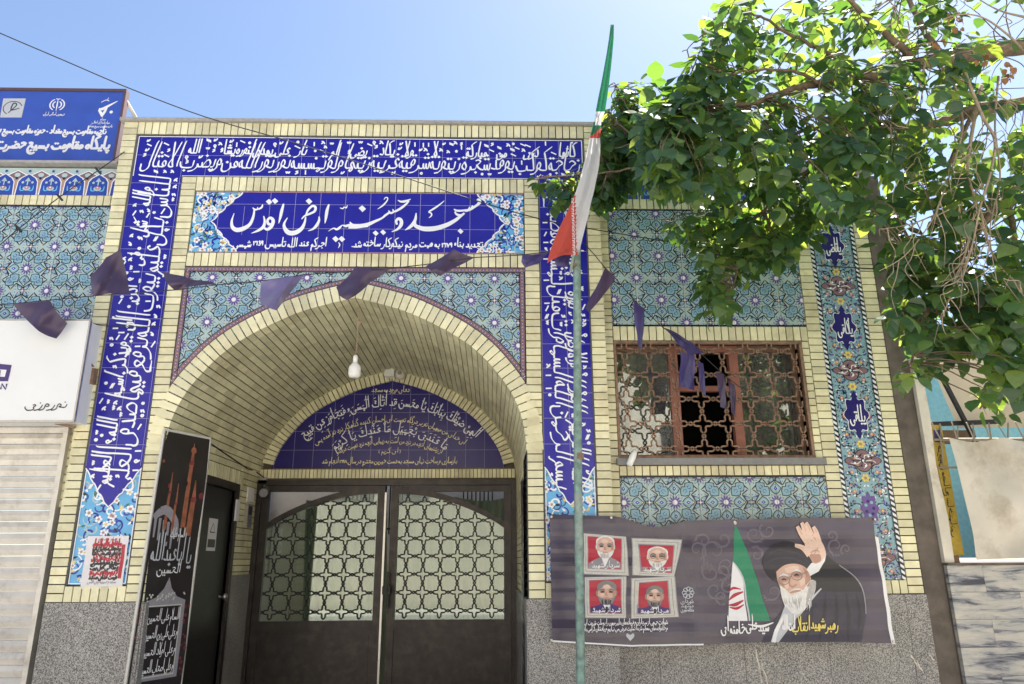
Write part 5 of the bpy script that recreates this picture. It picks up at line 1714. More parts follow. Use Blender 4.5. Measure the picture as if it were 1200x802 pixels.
# candle-lit minarets
for (x0, zb, zt_, wd) in ((.30, 1.86, 2.50, .045), (.36, 1.80, 2.22, .055), (.13, 1.84, 2.26, .028), (.20, 1.84, 2.18, .024)):
    d.ribbon([(x0, zb, wd/2), (x0+.005, (zb+zt_)/2, wd*.42), (x0+.01, zt_-.14, wd*.36), (x0+.01, zt_, .003)], 1, 1, 4)
    d.disc(x0+.01, zt_-.15, wd*.55, 2, 2, 8, wd*.4)
d.ribbon([(.02, 1.92, .02), (.12, 1.98, .035), (.22, 1.90, .03), (.24, 1.80, .02)], 3, 1, 4)
for k in range(5): d.poly([(.03+k*.04, 1.93-.012*k), (.055+k*.04, 1.93-.012*k), (.05+k*.04, 1.78-.02*k), (.035+k*.04, 1.78-.02*k)], 3, 1)
for k in range(16): d.disc(r.uniform(.03, PWD-.03), r.uniform(1.75, 2.5), r.uniform(.01, .03), r.choice((1, 2)) if k % 3 == 0 else 0, 1, 7)
write(d, 'السلام علیک', .33, 1.79, .07, 4, wd=.5, width=.14, lv=3)
write(d, 'یا اباعبدالله', .42, 1.60, .20, 5, wd=.36, width=.38, lv=3, bounce=.7)
write(d, 'الحسین', .33, 1.53, .10, 4, wd=.5, width=.22, lv=3)
# silver arch frame
def fr_(x0, x1, z0, z1, t, m):
    for (a, b_, c_, e_) in ((x0, x1, z1-t, z1), (x0, x1, z0, z0+t), (x0, x0+t, z0+t, z1-t), (x1-t, x1, z0+t, z1-t)): d.rect(a, b_, c_, e_, m, 2)
fr_(.055, .415, .80, 1.33, .035, 3); fr_(.085, .385, .82, 1.305, .008, 6)
d.fan((.235, 1.35), [(.05, 1.33), (.14, 1.36), (.20, 1.42), (.235, 1.50), (.27, 1.42), (.33, 1.36), (.42, 1.33)], 3, 2)
for k in range(26): d.disc(.06+.35*r.random(), 1.335+.05*r.random(), .008, 6, 3, 5)
for k in range(40):
    x = r.choice((r.uniform(.01, .05), r.uniform(.42, PWD-.01))); d.disc(x, r.uniform(PZ0+.05, 1.3), r.uniform(.006, .016), 2, 2, 6)
for k, t in enumerate(['السلام علی الحسین', 'و علی علی بن الحسین', 'و علی اولاد الحسین', 'و علی اصحاب الحسین']):
    write(d, t, .375, 1.20-k*.115, .085, 4, wd=.45, width=.28, lv=4)
write(d, 'مسجد ارض اقدس', .43, .665, .10, 7, wd=.8, width=.40, lv=3)
d.mb.build('poster_print', [M['poster'], M['ink_brick'], M['ink_blood'], M['ink_grey'], M['ink_white'], M['ink_dim'], M['ink_silver'], M['ink_yellow']], po)
f = MB()
for (ua, va_, ub, vb_) in ((0, PZ0, 0, PZ1), (PWD, PZ0, PWD, PZ1), (0, PZ1, PWD, PZ1), (0, PZ0, PWD, PZ0)): f.bar(psurf(ua, va_, -.004), psurf(ub, vb_, -.004), .018, .018)
f.build('poster_frame', M['ink_silver'], po)

# narrow black banner on the right cheek of the porch
d = Draw(surf=lambda u, v, h: (XR-.014-h, u, v)); d.cell = (.1, .2)
d.rect(.35, .80, .55, 2.25, 0, 0)
for k in range(12): d.disc(.4+.3*r.random(), 2.2-.3*r.random(), .03, 1, 1, 7)
for k in range(6): write(d, 'السلام علی الحسین', .75, 1.6-k*.15, .09, 2, wd=.6, width=.32, lv=3, dirv=(-1, 0))
o = d.mb.build('cheek_banner', [M['poster'], M['ink_blood'], M['ink_white']], None)
tag(o, 'narrow black banner on the inner cheek of the porch by the gate hinge', 'banner')

# ------------------------------------------------------------------ the wide violet banner
BNY = -.062
def zi(l, x):
    for (a, za), (b_, zb) in zip(l, l[1:]):
        if a <= x <= b_: t = (x-a)/(b_-a); t = t*t*(3-2*t); return za+(zb-za)*t
    return l[0][1] if x < l[0][0] else l[-1][1]
btop = [(P(x, y, BNY).x, P(x, y, BNY).z) for x, y in ((644, 603), (716, 605), (769, 618), (811, 610), (860, 609), (940, 607), (1028, 607))]
bbot = [(P(x, y, BNY).x, P(x, y, BNY).z) for x, y in ((644, 752), (725, 758), (800, 757), (870, 753), (960, 752), (1049, 754))]
def bsurf(u, v, h):
    y = BNY+.012*math.sin(u*5.3+v*1.7)*math.sin(v*2.0+.4)-.010*math.exp(-((u-1.42+.1*(v-1.4))/.05)**2)+.009*math.exp(-((u-1.05)/.04)**2)+.006*math.sin(u*21+v*4)*math.exp(-((u-1.1)/.35)**2)+.004*math.sin(u*13)*max(0, v-1.7)*4
    y += .0085*math.sin(v*29+u*.25+.6*math.sin(u*1.3))*(.45+.55*math.sin(u*1.9+.5)**2)+.004*math.sin(v*13+u*2)
    return (u, y-h, v)
ba = empty('memorial_banner', (1.65, BNY, 1.03))
tag(ba, 'wide dark violet vinyl banner with portraits and a waving turbaned man below the window', 'banner')
d = Draw(surf=bsurf); d.cell = (.04, .03)
n = 60; U0, U1 = btop[0][0], max(btop[-1][0], bbot[-1][0])
for i in range(n):
    xa, xb = U0+(2.845-U0)*i/n, U0+(2.845-U0)*(i+1)/n
    d.poly([(xa, zi(bbot, xa)), (xb, zi(bbot, xb)), (xb, zi(btop, xb)), (xa, zi(btop, xa))], 0, 0, h=0)
d.poly([(2.845, zi(bbot, 2.86)), (2.872, zi(bbot, 2.86)-.005), (2.868, 1.75), (2.845, 1.75)], 1, 0, h=0)
d.line([(U0, zi(bbot, U0)+.004), (1.0, zi(bbot, 1.0)+.004), (1.5, zi(bbot, 1.5)+.004)], .010, 1, 1)
BM = ['banner', 'ink_white', 'ink_dim', 'ink_scroll', 'ink_red', 'ink_silver', 'ink_grey', 'ink_skin', 'ink_skin_dark', 'ink_beard', 'ink_turban', 'ink_robe', 'ink_cloak', 'ink_green', 'ink_yellow', 'ink_hair', 'ink_navy', 'ink_black', 'ink_skin_light', 'ink_beard_dark']
bi = {k: i for i, k in enumerate(BM)}
def zA(x, y): q = P(640+x/4.862, 595+y/4.862, BNY); return q.x, q.z
def zB(x, y): q = P(840+x/5.014, 600+y/5.014, BNY); return q.x, q.z
def blob(f_, pts, m, lv, c=None, sm=True):
    q = [f_(*p) for p in pts]
    if sm:
        qq = crom(q+[q[0]], 4)[:-1]
    else: qq = q
    if c is None: c_ = (sum(a[0] for a in qq)/len(qq), sum(a[1] for a in qq)/len(qq))
    else: c_ = f_(*c)
    d.fan(c_, qq, bi[m], lv)
def strk(f_, pts, m, lv, k=.0075/5):
    d.ribbon([(*f_(a[0], a[1]), a[2]*k) for a in pts], bi[m], lv, 4)
# scroll ornament
r = random.Random(12)
def scroll(f_, cx, cy, rad, a0, sg, lv=1):
    strk(f_, [(cx+rad*(1-t*.85)*math.cos(a0+sg*t*6.5), cy+rad*(1-t*.85)*math.sin(a0+sg*t*6.5), 5-3*t) for t in [k/14 for k in range(15)]], 'ink_scroll', lv)
    for k in range(3):
        an = a0-sg*.3*k; strk(f_, [(cx+rad*math.cos(an), cy+rad*math.sin(an), 6), (cx+rad*1.35*math.cos(an-sg*.25), cy+rad*1.35*math.sin(an-sg*.25), 1)], 'ink_scroll', lv)
for (cx, cy, rad, a0, sg) in ((960, 250, 75, 2.5, 1), (860, 240, 50, .4, -1), (1030, 330, 60, 1, 1), (940, 370, 55, 3.6, -1), (900, 190, 40, 4, 1), (1010, 180, 45, 2, -1), (960, 470, 50, 1.2, 1), (1040, 450, 45, 4, -1)): scroll(zA, cx, cy, rad, a0, sg)
for (cx, cy, rad, a0, sg) in ((220, 130, 50, 1, 1), (300, 110, 45, 3, -1), (700, 200, 50, 2, 1), (680, 140, 30, 0, -1), (230, 250, 40, 5, 1), (30, 350, 45, 1, -1), (760, 220, 30, 3, 1), (330, 470, 50, 2, -1), (30, 500, 40, 2, 1)): scroll(zB, cx, cy, rad, a0, sg)
# four framed portraits
FR = [([(213, 146), (456, 166), (474, 390), (213, 381)], [(237, 164), (428, 178), (424, 350), (240, 343)], (335, 228, 55, 66), 'ink_grey', 'ink_beard'),
      ([(487, 172), (776, 182), (730, 396), (492, 386)], [(526, 212), (724, 218), (716, 372), (545, 362)], (632, 284, 62, 60), 'ink_grey', 'ink_beard'),
      ([(218, 396), (459, 392), (455, 630), (220, 628)], [(246, 416), (424, 408), (428, 602), (250, 598)], (344, 488, 58, 70), 'ink_navy', 'ink_hair'),
      ([(485, 402), (735, 392), (757, 624), (483, 634)], [(530, 430), (690, 418), (704, 602), (521, 606)], (618, 508, 52, 62), 'ink_navy', 'ink_hair')]
for k, (fo, fi, (cx, cy, rx, ry), suit, hair) in enumerate(FR):
    d.poly([zA(*p) for p in fo], bi['ink_grey'], 1)
    def mixq(t): return [(a[0]+(b_[0]-a[0])*t, a[1]+(b_[1]-a[1])*t) for a, b_ in zip(fo, fi)]
    d.poly([zA(*p) for p in mixq(.12)], bi['ink_silver'], 2); d.poly([zA(*p) for p in mixq(.45)], bi['ink_hair'], 3)
    d.poly([zA(*p) for p in mixq(.52)], bi['ink_silver'], 4); d.poly([zA(*p) for p in mixq(.85)], bi['ink_grey'], 5)
    d.poly([zA(*p) for p in fi], bi['ink_red'], 6)
    zb = (fi[2][1]+fi[3][1])/2-2; xl = fi[3][0]+2; xr = fi[2][0]-2
    # shoulders
    blob(zA, [(xl, zb), (xl, zb-28), (cx-60, cy+ry+2), (cx-25, cy+ry-12), (cx+25, cy+ry-12), (cx+60, cy+ry+2), (xr, zb-28), (xr, zb)], suit, 7, sm=False)
    blob(zA, [(cx-24, cy+ry-14), (cx+24, cy+ry-14), (cx, zb-4)], 'ink_white', 8, sm=False)
    if k > 1: blob(zA, [(cx-6, cy+ry+6), (cx+6, cy+ry+6), (cx+9, zb-2), (cx-9, zb-2)], 'ink_black', 9, sm=False)
    # head, ears, hair, beard, features
    blob(zA, [(cx-rx*1.05, cy-8), (cx-rx*.92, cy-18), (cx-rx*.88, cy+16), (cx-rx, cy+10)], 'ink_skin_dark', 8); blob(zA, [(cx+rx*1.05, cy-8), (cx+rx*.92, cy-18), (cx+rx*.88, cy+16), (cx+rx, cy+10)], 'ink_skin_dark', 8)
    blob(zA, [(cx-rx*.95, cy-ry*.2), (cx-rx*.85, cy-ry*.75), (cx, cy-ry*1.05), (cx+rx*.85, cy-ry*.75), (cx+rx*.95, cy-ry*.2), (cx+rx*.8, cy+ry*.2), (cx-rx*.8, cy+ry*.2)], hair, 9)
    blob(zA, [(cx-rx*.88, cy), (cx-rx*.78, cy-ry*.55), (cx-rx*.3, cy-ry*.86), (cx+rx*.3, cy-ry*.86), (cx+rx*.78, cy-ry*.55), (cx+rx*.88, cy), (cx+rx*.7, cy+ry*.6), (cx, cy+ry*.95), (cx-rx*.7, cy+ry*.6)], 'ink_skin', 10)
    if k > 1: blob(zA, [(cx-rx*.92, cy-ry*.15), (cx-rx*.82, cy-ry*.62), (cx, cy-ry*1.02), (cx+rx*.82, cy-ry*.62), (cx+rx*.92, cy-ry*.15), (cx+rx*.74, cy-ry*.45), (cx+rx*.3, cy-ry*.70), (cx-rx*.4, cy-ry*.66), (cx-rx*.74, cy-ry*.42)], hair, 11, c=(cx, cy-ry*.8))
    blob(zA, [(cx-rx*.86, cy+ry*.22), (cx-rx*.5, cy+ry*.40), (cx, cy+ry*.30), (cx+rx*.5, cy+ry*.40), (cx+rx*.86, cy+ry*.22), (cx+rx*.70, cy+ry*.64), (cx+rx*.3, cy+ry*.93), (cx-rx*.3, cy+ry*.93), (cx-rx*.70, cy+ry*.64)], hair if k != 3 else 'ink_hair', 11, c=(cx, cy+ry*.6))
    blob(zA, [(cx-rx*.5, cy-ry*.55), (cx, cy-ry*.72), (cx+rx*.35, cy-ry*.55), (cx, cy-ry*.38)], 'ink_skin_light', 11)
    blob(zA, [(cx+rx*.86, cy-ry*.1), (cx+rx*.72, cy-ry*.5), (cx+rx*.58, cy-ry*.2), (cx+rx*.62, cy+ry*.3), (cx+rx*.74, cy+ry*.35)], 'ink_skin_dark', 11)
    blob(zA, [(cx-rx*.62, cy+ry*.02), (cx-rx*.3, cy+ry*.0), (cx-rx*.28, cy+ry*.22), (cx-rx*.55, cy+ry*.22)], 'ink_skin_light', 11)
    for q in range(9): x = cx+rx*r.uniform(-.5, .5); strk(zA, [(x, cy+ry*.5, 1), (x*.9+cx*.1, cy+ry*.72, 2), (x*.8+cx*.2, cy+ry*.9, 1)], 'ink_beard_dark' if k < 2 else 'ink_turban', 12)
    for sg in (-1, 1):
        blob(zA, [(cx+sg*rx*.16, cy-ry*.16), (cx+sg*rx*.4, cy-ry*.24), (cx+sg*rx*.66, cy-ry*.12), (cx+sg*rx*.42, cy+ry*.0)], 'ink_skin_dark', 11)
        strk(zA, [(cx+sg*rx*.18, cy-ry*.24, 2.5), (cx+sg*rx*.45, cy-ry*.31, 4), (cx+sg*rx*.7, cy-ry*.2, 2)], 'ink_hair', 12)
        strk(zA, [(cx+sg*rx*.22, cy-ry*.09, 2.5), (cx+sg*rx*.42, cy-ry*.12, 3.5), (cx+sg*rx*.6, cy-ry*.08, 2)], 'ink_black', 12)
    strk(zA, [(cx-2, cy-ry*.1, 2), (cx-5, cy+ry*.12, 3.5), (cx+6, cy+ry*.16, 3)], 'ink_skin_dark', 12)
    strk(zA, [(cx-rx*.3, cy+ry*.42, 2.5), (cx, cy+ry*.40, 4), (cx+rx*.3, cy+ry*.42, 2.5)], 'ink_skin_dark', 12)
    if k == 1:
        for sg in (-1, 1): d.disc(*zA(cx+sg*50, cy+ry+6), .011, bi['ink_red'], 9, 8)
        for sg in (-1, 1): strk(zA, [(cx+sg*26+16*math.cos(t), cy-8+14*math.sin(t), 1.2) for t in [q*PI/5 for q in range(11)]], 'ink_black', 13)
    if k in (0, 3, 2):
        for sg in (-1, 1): d.disc(*zA(cx+sg*72, cy+ry+18), .008, bi['ink_silver'], 9, 5)
    a = zA(xr-6, zb-6); write(d, 'سردار شهید', a[0], a[1], .045, bi['ink_white'], wd=.8, width=.20, lv=13)
a = zA(692, 662); write(d, 'شهادت جمعی از سرداران و فرماندهان دلیر میهن را به ملت شریف ایران', a[0], a[1], .04, bi['ink_white'], wd=.75, width=.62, lv=2)
a = zA(692, 697); write(d, 'و خانواده های معظم شهدا تسلیت عرض می نماییم و یادشان گرامی باد', a[0], a[1], .04, bi['ink_white'], wd=.75, width=.60, lv=2)
blob(zA, [(480, 760), (458, 735), (462, 718), (480, 726), (498, 718), (504, 735)], 'ink_dim', 2)
for k in range(8):
    an = k*PI/4; strk(zA, [(808+22*math.cos(an)+11*math.cos(t), 485+22*math.sin(an)+11*math.sin(t), 1.5) for t in [q*PI/4 for q in range(9)]], 'ink_dim', 2)
for k, t in enumerate(('شهرداری', 'مشهد', 'منطقه شهری')): a = zA(838, 542+k*24); write(d, t, a[0], a[1], .04, bi['ink_dim'], wd=.6, width=.09, lv=2)
# the flag on the print
blob(zB, [(105, 78), (130, 110), (200, 290), (312, 640), (195, 640), (160, 430), (95, 290)], 'ink_green', 2, c=(160, 350), sm=False)
blob(zB, [(94, 290), (150, 385), (178, 640), (64, 640), (76, 480)], 'ink_white', 3, sm=False)
strk(zB, [(100, 300, 3), (150, 385, 4), (180, 560, 4), (190, 640, 4)], 'ink_dim', 4)
for (pts) in ([(70, 470, 2), (95, 448, 6), (140, 455, 2)], [(72, 520, 2), (105, 490, 8), (155, 470, 3)], [(70, 548, 2), (110, 545, 8), (158, 520, 3)], [(75, 560, 2), (115, 568, 6), (160, 545, 2)]): strk(zB, pts, 'ink_red', 4)
d.disc(*zB(105, 66), .012, bi['ink_silver'], 3, 8)
# the man: cloak, robe, scarf, turban, face, beard, raised hand
blob(zB, [(262, 765), (300, 690), (395, 560), (460, 590), (560, 480), (610, 445), (700, 440), (850, 450), (872, 560), (872, 660), (845, 765)], 'ink_robe', 3, c=(560, 660), sm=False)
blob(zB, [(640, 252), (720, 312), (805, 382), (850, 450), (845, 470), (605, 468), (560, 420), (535, 375), (600, 335)], 'ink_cloak', 5, c=(690, 400), sm=False)
for (xa, ya, xb, yb) in ((640, 480, 600, 760), (700, 480, 690, 760), (760, 475, 770, 760), (560, 560, 520, 760), (820, 480, 835, 700)): strk(zB, [(xa, ya, 2), ((xa+xb)/2+10, (ya+yb)/2, 9), (xb, yb, 3)], 'ink_turban', 4)
strk(zB, [(720, 312, 2), (810, 385, 3), (862, 480, 3), (872, 600, 2)], 'ink_grey', 6)
blob(zB, [(398, 555), (445, 590), (490, 575), (450, 660), (360, 765), (312, 765), (360, 650)], 'ink_dim', 5, sm=False)
strk(zB, [(400, 600, 6), (350, 700, 9), (330, 765, 8)], 'ink_white', 6); strk(zB, [(610, 450, 3), (560, 510, 5), (470, 620, 4)], 'ink_dim', 6)
blob(zB, [(265, 300), (283, 240), (330, 196), (400, 172), (462, 186), (505, 218), (548, 290), (525, 332), (470, 312), (400, 318), (356, 352), (350, 412), (298, 372)], 'ink_turban', 6, c=(400, 255))
strk(zB, [(290, 260, 2), (360, 225, 5), (480, 250, 4), (540, 300, 2)], 'ink_robe', 7); strk(zB, [(280, 310, 2), (340, 275, 5), (450, 275, 4), (535, 318, 2)], 'ink_robe', 7)
blob(zB, [(346, 352), (400, 312), (470, 306), (524, 332), (545, 385), (548, 440), (505, 505), (430, 505), (380, 462), (352, 410)], 'ink_skin', 8)
blob(zB, [(352, 405), (372, 398), (392, 440), (385, 470), (366, 445)], 'ink_skin_dark', 9); blob(zB, [(395, 335), (440, 318), (480, 322), (470, 348), (410, 360)], 'ink_skin_light', 9); blob(zB, [(500, 320), (528, 345), (545, 400), (535, 440), (512, 420), (516, 370)], 'ink_skin_dark', 9); blob(zB, [(475, 395), (505, 385), (512, 415), (488, 435)], 'ink_skin_light', 9); blob(zB, [(395, 418), (415, 420), (418, 445), (400, 450)], 'ink_skin_light', 9)
for (ex, ey) in ((388, 398), (464, 372)): blob(zB, [(ex-26, ey-6), (ex, ey-16), (ex+26, ey-8), (ex+16, ey+12), (ex-14, ey+12)], 'ink_skin_dark', 9)
blob(zB, [(362, 425), (385, 480), (415, 492), (470, 478), (500, 465), (530, 415), (560, 400), (576, 440), (562, 505), (520, 565), (470, 602), (425, 585), (390, 525)], 'ink_beard', 9, c=(480, 520))
for k in range(46):
    x = r.uniform(390, 560); y = r.uniform(490, 545)
    strk(zB, [(x, y, 1), (x-(480-x)*-.06+r.uniform(-4, 4), y+r.uniform(14, 30), 2), (x+(480-x)*.14, y+r.uniform(32, 46), .5)], 'ink_beard_dark' if k % 2 else 'ink_white', 10)
blob(zB, [(540, 405), (572, 405), (574, 445), (560, 505), (525, 555), (530, 480)], 'ink_beard_dark', 10)
blob(zB, [(412, 482), (440, 455), (480, 450), (508, 468), (495, 478), (450, 480)], 'ink_beard', 10)
strk(zB, [(425, 476, 3), (455, 468, 6), (490, 462, 3)], 'ink_skin_dark', 11)
strk(zB, [(425, 385, 2), (420, 425, 4), (440, 440, 5), (462, 425, 3)], 'ink_skin_dark', 10)
for (ex, ey) in ((388, 398), (464, 372)):
    strk(zB, [(ex-14, ey+2, 2), (ex, ey-3, 4), (ex+14, ey+1, 2)], 'ink_black', 10)
    strk(zB, [(ex-24, ey-18, 3), (ex, ey-28, 6), (ex+26, ey-22, 3)], 'ink_beard', 10)
    strk(zB, [(ex+31*math.cos(t), ey+4+25*math.sin(t), 1.6) for t in [k*PI/8 for k in range(17)]], 'ink_hair', 11)
strk(zB, [(418, 386, 1.6), (434, 378, 1.6)], 'ink_hair', 11); strk(zB, [(494, 368, 1.6), (526, 352, 1.6)], 'ink_hair', 11)
blob(zB, [(512, 355), (555, 300), (600, 300), (640, 244), (634, 290), (596, 350), (540, 378)], 'ink_white', 8, sm=False)
blob(zB, [(512, 218), (520, 165), (560, 142), (602, 152), (637, 240), (612, 292), (572, 305), (545, 272)], 'ink_skin_light', 9)
blob(zB, [(535, 235), (560, 250), (600, 250), (610, 285), (575, 302), (548, 275)], 'ink_skin_dark', 10); blob(zB, [(545, 170), (590, 165), (605, 205), (570, 215)], 'ink_skin_light', 10)
for pts in ([(530, 185, 14), (495, 130, 13), (466, 86, 8)], [(548, 168, 14), (515, 110, 13), (490, 64, 8)], [(568, 160, 14), (540, 105, 12), (516, 64, 8)], [(598, 170, 14), (582, 120, 12), (562, 88, 8)], [(540, 255, 16), (500, 212, 13), (454, 197, 8)]):
    strk(zB, pts, 'ink_skin_light', 11); strk(zB, [(a[0]+5, a[1]+3, a[2]*.3) for a in pts[1:]], 'ink_skin', 12)
for pts in ([(512, 150, 1), (535, 185, 2)], [(535, 140, 1), (556, 172, 2)], [(560, 135, 1), (580, 165, 2)], [(545, 240, 2), (580, 225, 3), (600, 240, 1)], [(560, 260, 1), (590, 210, 2)]): strk(zB, pts, 'ink_skin_dark', 11)
a = zB(716, 690); e = zB(470, 690); write(d, 'رهبر شهید انقلاب', a[0], a[1]+.002, .105, bi['ink_yellow'], wd=.6, width=a[0]-e[0]+.04, lv=12, gap=.2, bounce=.5)
a = zB(462, 690); e = zB(385, 690); write(d, 'آیت الله', a[0], a[1]+.002, .10, bi['ink_white'], wd=.7, width=a[0]-e[0], lv=12, gap=.4)
a = zB(305, 700); e = zB(20, 700); write(d, 'سید علی خامنه ای', a[0], a[1]+.002, .105, bi['ink_white'], wd=.6, width=a[0]-e[0], lv=12, gap=.4, bounce=.8)
strk(zB, [(330, 650, 2), (260, 672, 6), (180, 660, 2)], 'ink_white', 12)
d.mb.build('banner_print', [M[k] for k in BM], ba)
f = MB()
for (x, y) in ((646, 606), (716, 607), (860, 612), (1024, 609), (646, 750), (1046, 752)): q = P(x, y, BNY); f = MB(); f.lathe((q.x, BNY-.02, q.z), [(.008, 0), (.010, .003), (.006, .06)], 8, 0, (0, 1, 0)); f.build('banner_eyelet', M['steel'], ba)

# ------------------------------------------------------------------ pole and flag
PY = -.80
fp = empty('flag_pole', (.521, PY, .12))
tag(fp, 'weathered green steel pole standing on the pavement before the porch', 'pole')
f = MB()
p0 = Vector((.521, PY, .12)); p1 = P(675, 232, PY)
pl = [p0.lerp(p1, t)+Vector((.003*math.sin(t*9), .002*math.cos(t*7), 0)) for t in [k/12 for k in range(13)]]
f.tube(pl, .0275, 14); f.build('shaft', M['polegreen'], fp, True)
f = MB(); q = P(678.5, 535, PY); f.tube([q-Vector((0, 0, .02)), q+Vector((0, 0, .02))], .032, 14); f.build('clamp', M['rust'], fp); f = MB(); q2 = P(673, 312, PY); f.tube([q2-Vector((0, 0, .012)), q2+Vector((0, 0, .012))], .031, 14)
f.build('clamp', M['rust'], fp)
f = MB(); f.lathe((.521, PY, .115), [(.09, 0), (.09, .012), (.03, .02), (.03, .06)], 16); f.build('foot_plate', M['rust'], fp)

FY_ = -.85
f = MB(); a = P(669, 318, FY_+.03); e = P(718.2, 30, FY_+.005)
f.tube([a, a.lerp(e, .5), e], [.011, .010, .007], 8)
o = f.build('flag_staff', M['polegreen'], None, True)
tag(o, 'thin staff leaning from the top of the green pole inside the furled flag', 'flag staff')
ROWS = [(29, 715.5, 719.5), (45, 713.6, 719.2), (62, 711, 717.8), (80, 707.8, 716), (98, 704.5, 713.8), (115, 701, 711.5), (131, 698, 709), (139, 697, 704.8), (145, 695, 704.5), (151, 693.6, 704.3), (157, 692, 703.6), (162, 691, 703), (170, 689.8, 703.6), (182, 687, 703.2), (195, 683.5, 702), (210, 679.5, 699), (225, 674.8, 696), (238, 669.5, 692.5), (252, 663, 689.6), (266, 656, 686), (280, 650, 682.4), (292, 645.5, 679.6), (302, 642.5, 677.5), (309, 641, 676)]
flag = empty('flag', tuple(P(676, 300, FY_)))
tag(flag, 'furled green, white and red flag twisted round a leaning staff above the pole', 'flag')
NS = 20
def bound(y): return 674.0+(y-229)*.030 if y > 205 else 600
def fmat(i, j):
    y = (ROWS[i][0]+ROWS[i+1][0])/2; s = (j+.5)/NS
    x = ((ROWS[i][1]+ROWS[i+1][1])/2)*(1-s)+((ROWS[i][2]+ROWS[i+1][2])/2)*s
    if y < 132: return 2
    if y < 147: return 0 if s > .25 or y < 143 else 2
    if y < 158: return 2 if y-146 < 12*(1.05-s)+3 else 1
    if y < 163: return 1
    if x < bound(y): return 1
    return 0
def fold(s, y):
    am = .008 if y < 135 else (.03+.012*math.sin(y*.02) if y < 300 else .028)
    return am*(math.cos(s*PI*2.0+.6+y*.006)+.38*math.cos(s*PI*5+y*.013)+.12*math.sin(s*19+y*.06))
rows = []
RR_ = []
for (k, (a, b_)) in enumerate(zip(ROWS, ROWS[1:])):
    for t in (0, .34, .67): RR_.append(tuple(a[i]+(b_[i]-a[i])*t for i in range(3)))
RR_.append(ROWS[-1]); ROWS = RR_
for (y, xl, xr) in ROWS:
    sag = 0
    rows.append([P(xl+(xr-xl)*k/NS, y-(5*math.sin(PI*k/NS) if y > 285 else 0)*(y-285)/25+(-9*(k/NS) if y > 300 else 0), FY_-.012+fold(k/NS, y)) for k in range(NS+1)])
f = MB(); f.grid(rows, 0, fmat); fo = f.build('flag_cloth', [M['flag_white'], M['flag_red'], M['flag_green']], flag, True)
# white kufic border along the red
d = Draw(surf=lambda u, v, h: tuple(P(u, v, FY_-.03+fold((u-640)/40, v)*.3-h)))
y = 233
while y < 296:
    x = bound(y)-1.2-(1.2)
    pts = [(x-2.2, y+rng.uniform(0, 1.2)), (x, y), (x+.4, y+2.0), (x-2.0, y+2.4)]
    d.line([(a, b_) for a, b_ in pts[:2]], .75, 0, 1, ); d.line([(a, b_) for a, b_ in pts[1:3]], .75, 0, 1); d.line([(x-2.4, y+2.9), (x+.3, y+2.7)], .7, 0, 1)
    y += 4.2
d.mb.build('flag_border', M['ink_white'], flag)

# ------------------------------------------------------------------ bunting
def ybt(x):
    """depth of the bunting line: off the wall on the left, tied to the pole, then to the window grille"""
    if x < 680: return -.30-.47*max(0, x)/680
    return -.77+.83*(x-680)/195
STR1 = [(-60, 352), (0, 357), (17, 356), (58, 352), (108, 347), (152, 344), (205, 340), (255, 334), (310, 329), (357, 322), (400, 319), (456, 315), (500, 310), (556, 302), (612, 299), (645, 295), (673, 291)]
STR2 = [(684, 285), (697, 299), (709, 314), (721, 326), (743, 352), (777, 384), (796, 396), (825, 418), (850, 441), (866, 453), (876, 458)]
f = MB()
f.tube([P(x, y, ybt(x)) for x, y in STR1], .0035, 6); f.tube([P(x, y, ybt(x)) for x, y in STR2], .0035, 6)
f.tube([P(673, 291, ybt(673)), P(676, 287, PY-.03), P(684, 285, ybt(684))], .0035, 6)
o = f.build('bunting_string', M['cable'], None)
tag(o, 'thin dark string carrying the violet pennants over the pole to the window', 'string')
